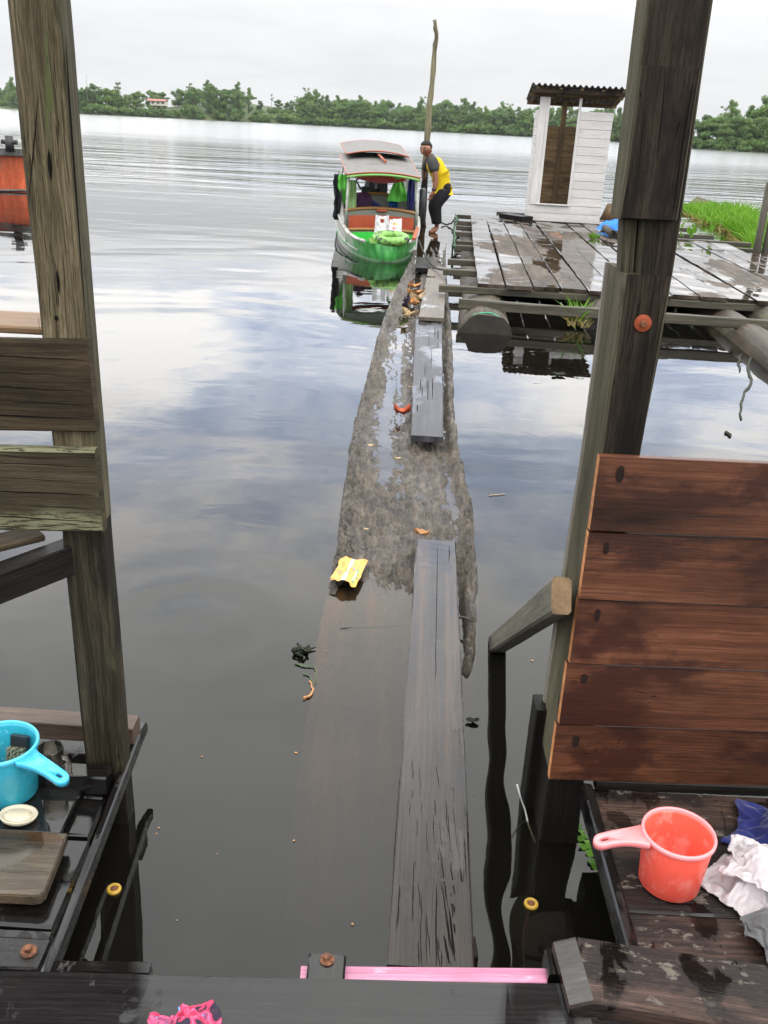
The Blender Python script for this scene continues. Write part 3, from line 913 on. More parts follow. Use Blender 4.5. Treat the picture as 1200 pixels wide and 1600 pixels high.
# ---- left rails
def rail(name, lab, tl, tr, bl, br, yf, th, mat, cat='board', x_end=-1.5, endmat=None):
    """board across x with right end between pixel tr (top) and br (bottom)"""
    a, c = atY(*tr, yf), atY(*br, yf)
    w_ = a.z - c.z
    ctr = (a + c) / 2
    l = atY(*tl, yf); l2 = atY(*bl, yf)
    lc = (l + l2) / 2
    q = (x_end - ctr.x) / (lc.x - ctr.x)
    p1 = ctr + (lc - ctr) * q
    mb = MB()
    mb.plank(ctr + V((0, th / 2, 0)), p1 + V((0, th / 2, 0)), w_, th, up=(0, 1, 0), seg=10, jit=.003, ch=.005, endmat=1)
    for q, xa, xb, ww_ in ((.3, .01, .3, .0022), (-.04, .015, .5, .003), (-.36, .005, .5, .003), (.12, .05, .2, .0014), (-.2, .02, .16, .0014)):
        slit(mb, [V((ctr.x - xa - (xb - xa) * k / 6, yf, ctr.z + w_ * q + rnd.uniform(-.0015, .0015))) for k in range(7)], ww_, (0, -1, 0), 2)
    o = mb.build(name, [mat, endmat or mat, M['split']], None, ctr)
    return tag(o, lab, cat)


rail('rail_board', 'dark mossy rail board nailed to the left post, upper one', (0, 527), (139, 533), (0, 676), (148, 676), YL - .026, .024, M['rail_dark'])
rail('rail_board', 'lichen flecked rail board nailed to the left post, below the dark one', (0, 699), (151, 704), (0, 830), (158, 833), YL - .03, .028, M['rail_lichen'])
p = atY(63, 518, 1.84)
MBt = MB().plank((p.x + .012, p.y + .075, p.z), (-1.5, p.y + .075, p.z), .15, .016, up=(0, 0, 1), seg=8)
tag(MBt.build('top_rail', M['rail_new'], None, p), 'orange brown board lying flat behind the left post', 'board')
# low bench beam going back to the post
zb = atY(100, 843, 1.79).z
a, b = atZ(112, 846, zb), atZ(-40, 902, zb)
tag(MB().plank(a + V((0, .01, -.035)), b + V((0, .01, -.035)), .05, .07, seg=6).build('bench_beam', M['post_foot'], None, a), 'dark square beam running back to the left post under the rails', 'beam')
a2, b2 = atZ(52, 842, zb + .012), atZ(-70, 872, zb + .012)
tag(MB().plank(a2 + V((0, .03, 0)), b2 + V((0, .03, 0)), .07, .014, seg=4).build('bench_board', M['rail_dark'], None, a2), 'short mossy board resting on the dark bench beam at left edge', 'board')

# ---- left washing deck
ZD = .125
ld = thing('washing_deck', 'low black wet plank deck beside the left post', 'deck', (-.9, 1.6, 0))
ys = [1.20, 1.325, 1.45, 1.575, 1.70, 1.825, 1.93]
for k in range(6):
    y0, y1 = ys[k], ys[k + 1]
    zz_ = ZD + rnd.uniform(-.006, .006)
    xr = -.592 - .027 * (y0 - 1.2) / .7 - .008
    mb = MB().plank((-1.6, (y0 + y1) / 2 + rnd.uniform(-.002, .002), zz_ - .014 + .004 * rnd.random()), (xr, (y0 + y1) / 2, zz_ - .014), y1 - y0 - .008, .028, seg=14, jit=.004, ch=.005)
    mb.build('deck_plank', M['wet_dark'], ld)
f0, f1 = atZ(214, 1145, .16), atZ(70, 1520, .16)
fd = (f1 - f0).normalized()
mb = MB()
mb.plank(f0 + V((0, 0, -.022)), f1 + V((0, 0, -.022)), .017, .045, up=(0, 0, 1), seg=12, jit=.002)
mb.plank(f0 + V((.0, 0, -.022)), f0 - fd * .05 + V((.006, 0, -.018)), .017, .045, t1=.03, up=(0, 0, 1), seg=3)
mb.build('edge_board', M['wet_dark'], ld)
mb = MB().plank((-1.5, 1.24, .055), (-.66, 1.24, .055), .08, .09, seg=4); mb.build('joist', M['post_foot'], ld)
mb = MB().plank((-1.5, 1.80, .055), (-.68, 1.80, .055), .06, .09, seg=4); mb.build('joist', M['post_foot'], ld)
mb = MB().plank((-1.5, 1.722, .165), (-.605, 1.722, .165), .05, .05, seg=6); mb.build('cross_bar', M['wet_dark'], ld)
p = atZ(45, 1487, .15)
bo = MB().lathe([(.0, .004), (.0145, .004), (.0155, .002), (.0155, 0)], p, 24)
bo.lathe([(0, .012), (.0075, .012), (.0082, .010), (.0082, .003)], p, 6, smooth=False)
bo.build('rusty_bolt', M['rust'], ld)
mb = MB().plank(p + V((-.3, .0, -.012)), p + V((.028, .0, -.012)), .07, .02, seg=4); mb.build('notched_plank', M['wet_dark'], ld)

bb = MB()
b0 = atZ(214, 1141, .21)
bb.plank((b0.x - .012, b0.y + .035, .185), (-1.6, b0.y + .05, .185), .06, .05, seg=10, jit=.004)
tag(bb.build('back_beam', M['back_beam'], None, (b0.x, b0.y, .17)), 'brown topped beam running behind the left post at deck level', 'beam')

sl = MB()
c0, c1 = atZ(127, 1222, .152), atZ(97, 1303, .152)
d_ = c1 - c0
sl.plank(c0 + V((-.3, 0, -.007)) + d_ * 0 + d_ * .5, c0 + V((0, 0, -.007)) + d_ * .5, abs(d_.y), .014, seg=4, jit=.001)
tag(sl.build('wash_slab', M['slab'], None, c0), 'wet grey board lying on the black deck under the mug', 'board')
br = MB()
c0, c1 = atZ(106, 1301, .168), atZ(66, 1401, .168)
yc, wd = (c0.y + c1.y) / 2, abs(c0.y - c1.y)
poly = [(-1.3, c1.y), (c1.x - .018, c1.y), (c1.x - .006, c1.y + .004), (c1.x, c1.y + .016), (c0.x, c0.y - .004), (c0.x - .004, c0.y), (-1.3, c0.y)]
br.prism(poly, .143, .168)
o = br.build('wash_board', M['board_brown'], None, (c0.x, yc, .143))
bm = bmesh.new(); bm.from_mesh(o.data); bmesh.ops.bevel(bm, geom=[e for e in bm.edges if abs(e.verts[0].co.z - e.verts[1].co.z) < 1e-4], offset=.0025, segments=2, affect='EDGES'); bm.to_mesh(o.data); bm.free()
tag(o, 'thick brown wet board with rounded corner in front of the soap dish', 'board')


# ---- dippers
def dipper(name, lab, cx, cy, r, z0, h, tip, mat, matp, rr=.86):
    """bath dipper: tapered cup, rolled rim, flat handle with a hole; built about its base centre"""
    t = thing(name, lab, 'dipper', (cx, cy, z0))
    c = V((cx, cy, z0))
    rb_ = r * rr
    cup = MB().lathe([(0, .002), (rb_ - .006, .002), (rb_, .007), (r * .985, h - .006), (r * .985, h - .003), (r * .95, h - .003), (r * .94, h - .008), (rb_ - .004, .012), (rb_ - .01, .008), (0, .006)], c, 56)
    cup.build('cup', mat, t)
    rim = MB().lathe([(r * .955, h - .006), (r * .955, h), (r * .975, h + .004), (r * 1.02, h + .004), (r * 1.045, h), (r * 1.04, h - .005), (r * 1.0, h - .008)], c, 56)
    rim.build('rim', matp, t)
    d = V(tip) - (c + V((0, 0, h)))
    L = V((d.x, d.y, 0)).length
    dirv = V((d.x, d.y, 0)).normalized()
    s = V((-dirv.y, dirv.x, 0))
    hd = MB()
    x0, x1 = r * .985, L
    w0, wm, w1_ = .03, .016, .017
    hole_x, hole_r = x1 - .022, .0075
    outer, inner = [], []
    n = 40
    for k in range(n):
        a = 2 * math.pi * k / n
        # outline of handle as a stadium widened at the cup
        ca, sa = math.cos(a), math.sin(a)
        if ca > 0: x = x1 - w1_ + w1_ * ca; y = w1_ * sa
        else:
            q = -ca
            x = (x1 - w1_) + (x0 - (x1 - w1_)) * q
            y = (1 if sa >= 0 else -1) * (w1_ + (w0 - w1_) * q ** 3) if abs(sa) > .05 else w0 * sa * 4
        outer.append((x, y)); inner.append((hole_x + hole_r * 1.35 * ca, hole_r * .8 * sa))
    def zoff(x): return h - .004 + d.z * ((x - x0) / (x1 - x0)) ** 1.0 + .006 * math.sin(math.pi * (x - x0) / (x1 - x0))
    base = len(hd.v)
    for zz2, sc in ((.004, 1), (0.0, 1.0), (-.010, .96)):
        for (x, y) in outer: hd.v.append(c + dirv * x + s * (y * (sc if zz2 != .004 else .9)) + V((0, 0, zoff(x) + zz2)))
    for zz2 in (.003, -.010):
        for (x, y) in inner: hd.v.append(c + dirv * x + s * y + V((0, 0, zoff(x) + zz2)))
    u4 = ((0, 0), (1, 0), (1, 1), (0, 1))
    for k in range(n):
        k2 = (k + 1) % n
        hd.face((base + 3 * n + k, base + k, base + k2, base + 3 * n + k2), u4, 0, True)
        hd.face((base + k, base + n + k, base + n + k2, base + k2), u4, 0, True)
        hd.face((base + n + k, base + 2 * n + k, base + 2 * n + k2, base + n + k2), u4, 0, True)
        hd.face((base + 2 * n + k, base + 4 * n + k, base + 4 * n + k2, base + 2 * n + k2), u4, 0, True)
        hd.face((base + 4 * n + k, base + 3 * n + k, base + 3 * n + k2, base + 4 * n + k2), u4, 0, True)
    hd.build('handle', matp, t)
    return t


# blue dipper with brushes, mug and soap dish on the left deck
rc = atZ(1, 1161, .29)
rB = 55 / 1440 * depth(rc)
tipb = atZ(104, 1219, .275)
dipper('blue_dipper', 'blue plastic dipper holding brushes on the left deck', rc.x, rc.y, rB, .154, .136, tipb, M['blue_plastic'], M['blue_pale'])


def brush(name, lab, base, tilt, rz, h):
    t = thing(name, lab, 'brush', base, rot=(tilt[0], tilt[1], rz), local=True)
    MB().box((0, .01, h * .5), (.045, .014, h), ch=.004).build('brush_back', M['black'], t)
    bb_ = MB()
    for i in range(5):
        for j in range(9):
            x, z = -.017 + .0085 * i, h * .5 + (j - 3) * h * .055
            bb_.tube([V((x, .003, z)), V((x + rnd.uniform(-.002, .002), -.016, z + rnd.uniform(-.003, .003)))], [.0036, .003], 5)
    bb_.build('bristles', M['bristle'], t)
    return t


brush('scrub_brush', 'scrub brush with grey green bristles leaning inside the blue dipper', (rc.x + .018, rc.y + .012, .166), (R(-14), 0), R(-8), .115)
brush('black_brush', 'black brush at the left edge inside the blue dipper', (rc.x - .035, rc.y - .0, .166), (R(-16), R(-12)), R(20), .135)

mg = newmat('clear_glass')
M['glass'] = mg[0]
g = mg[1]
gb = g.n('BsdfPrincipled', Base_Color=(.92, .84, .68), Roughness=.03, IOR=1.45)
setin(g.nt, gb, 'Transmission Weight', 1.0)
tb_ = g.n('BsdfTransparent', Color=(.93, .9, .84))
mx = g.n('MixShader', i0=.06, i1=gb.outputs[0], i2=tb_.outputs[0])
g.link(mx.outputs[0], 0)
mc = atZ(78, 1168, .245)
mgt = thing('glass_mug', 'clear glass mug with handle between the blue dipper and the post', 'mug', (mc.x, mc.y, .154))
r_ = .0295
MB().lathe([(0, .0), (r_ * .9, 0), (r_ * .95, .004), (r_, .09), (r_ * .97, .092), (r_ * .92, .09), (r_ * .88, .01), (0, .008)], (mc.x, mc.y, .154), 40).build('mug_body', M['glass'], mgt)
hp = []
for k in range(11):
    a = math.pi * (k / 10 - .5)
    hp.append(V((mc.x + r_ + .0165 * math.cos(a) * 1.1, mc.y - .012, .154 + .05 + .026 * math.sin(a))))
MB().tube(hp, .0042, 8).build('mug_handle', M['glass'], mgt)
M['mug_brown'] = plain('brown_reflection_fill', (.2, .1, .035), .15, .3, 60)  # added brown fill, stands for brownish reflections in the glass
MB().lathe([(0, .0095), (r_ * .87, .0095), (r_ * .895, .03), (0, .0302)], (mc.x, mc.y, .154), 30).build('brown_fill', M['mug_brown'], mgt)

sc_ = atZ(31, 1267, .17)
sd = thing('soap_dish', 'round cream dish with a bar of soap in front of the blue dipper', 'soap dish', (sc_.x, sc_.y - .012, .156), rot=(R(-8), R(4), 0), local=True)
rs = 29 / 1440 * depth(sc_)
MB().lathe([(0, 0), (rs * .7, 0), (rs * .9, .006), (rs, .014), (rs * .98, .016), (rs * .9, .0145), (rs * .82, .01), (0, .008)], (0, 0, 0), 44, sy=.88).build('dish', M['cream'], sd)
MB().lathe([(0, .015), (rs * .5, .0145), (rs * .72, .011), (rs * .74, .008)], (-.002, .002, 0), 36, sy=.8).build('soap_bar', M['soap'], sd)

# ---- near deck beam, block with bolt, pink batten
e0, e1 = atZ(-60, 1512, .2), atZ(882, 1533, .2)
dr = (e1 - e0).normalized()
nb = V((dr.y, -dr.x, 0))
W = .30
nbm = MB()
nbm.plank(e0 + nb * W / 2 - dr * .5 + V((0, 0, -.045)), e1 + nb * W / 2 + V((0, 0, -.045)), W, .09, seg=30, jit=.003, ch=.006)
tag(nbm.build('deck_edge_beam', M['wet_beam'], None, e0), 'wide wet dark beam along the bottom edge, sky mirrored in it', 'beam')
q0, q1 = atZ(84, 1503, .185), atZ(236, 1506, .185)
tag(MB().plank(q0 + V((0, -.008, -.02)), q1 + V((0, -.008, -.02)), .03, .04, seg=4).build('short_batten', M['wet_dark'], None, q0), 'short black batten tucked behind the wet beam at lower left', 'batten')
k0, k1 = atZ(483, 1489, .2), atZ(541, 1489, .2)
kb = thing('bolted_block', 'dark block end with a rusty bolt, behind the wet beam', 'block', ((k0.x + k1.x) / 2, k0.y, .13))
kc = (k0 + k1) / 2
MB().plank(V((kc.x, k0.y, .165)), V((kc.x, k0.y - .065, .165)), (k1 - k0).x, .07, seg=2, ch=.004).build('block_body', M['wet_beam'], kb)
p = atZ(511, 1500, .2005)
MB().lathe([(0, .003), (.0125, .003), (.0135, .0015), (.0135, 0)], p, 28).build('washer', M['rust'], kb)
MB().lathe([(0, .0115), (.0062, .0115), (.0074, .0095), (.0074, .003)], p, 6, smooth=False).build('bolt_head', M['rust'], kb)
pa, pb = atZ(470, 1516, .178), atZ(853, 1520, .178)
tag(MB().plank(pa + V((0, -.005, -.012)), pb + V((0, -.005, -.012)), .032, .024, seg=10, jit=.001, ch=.002).build('pink_batten', M['pink_paint'], None, pa), 'pink painted batten along the far edge of the wet beam', 'batten')

# ---- pink cloth bundle at the bottom edge
def cloth(name, lab, c, rx, ry, h, mat, seed, rz=0, nu=70, freq=2.2, amp=.5, kind='heap', cat='cloth'):
    off = V((seed * 3.1, seed * 1.7, 0))
    def fn(a, b):
        x, y = a * 2 - 1, b * 2 - 1
        # square to disc
        X, Y_ = x * math.sqrt(1 - y * y / 2), y * math.sqrt(1 - x * x / 2)
        r2 = math.sqrt(X * X + Y_ * Y_)
        edge = 1 + .3 * noise.noise(V((X * 1.5, Y_ * 1.5, seed))) + .1 * noise.noise(V((X * 5, Y_ * 5, seed + 4)))
        P = V((X, Y_, seed * .7))
        wp = V((noise.noise(P * 1.3 + off), noise.noise(P * 1.3 - off), 0)) * .55
        rid, f, A = 0, freq, 1.0
        for k in range(5):
            ang = seed * 1.3 + k * .9 + 1.2 * noise.noise(P * .9 + V((k, 3, 0)))
            u_ = (X + wp.x) * math.cos(ang) + (Y_ + wp.y) * math.sin(ang)
            v2 = -(X + wp.x) * math.sin(ang) + (Y_ + wp.y) * math.cos(ang)
            nn = noise.noise(V((u_ * f * 1.6, v2 * f * .55, seed + k * 2.3)))
            rid += A * (1 - min(1, abs(nn) * 3.0)) ** 1.6
            f *= 1.7; A *= .58
        dome = max(0.0, 1 - r2 ** 2.6) ** .7
        z = h * (dome * .72 + amp * .34 * rid * min(1, (1 - r2) * 5 + .12)) if kind == 'heap' else h * (.35 + .65 * rid * amp) * (1 - r2 ** 6) + .003
        z = max(z, .002)
        cx_, sx_ = math.cos(rz), math.sin(rz)
        px_, py_ = X * rx * edge, Y_ * ry * edge
        return (c[0] + px_ * cx_ - py_ * sx_, c[1] + px_ * sx_ + py_ * cx_, c[2] + z)
    mb = MB().grid(fn, nu, nu)
    o = mb.build(name, mat, None, c)
    return tag(o, lab, cat)


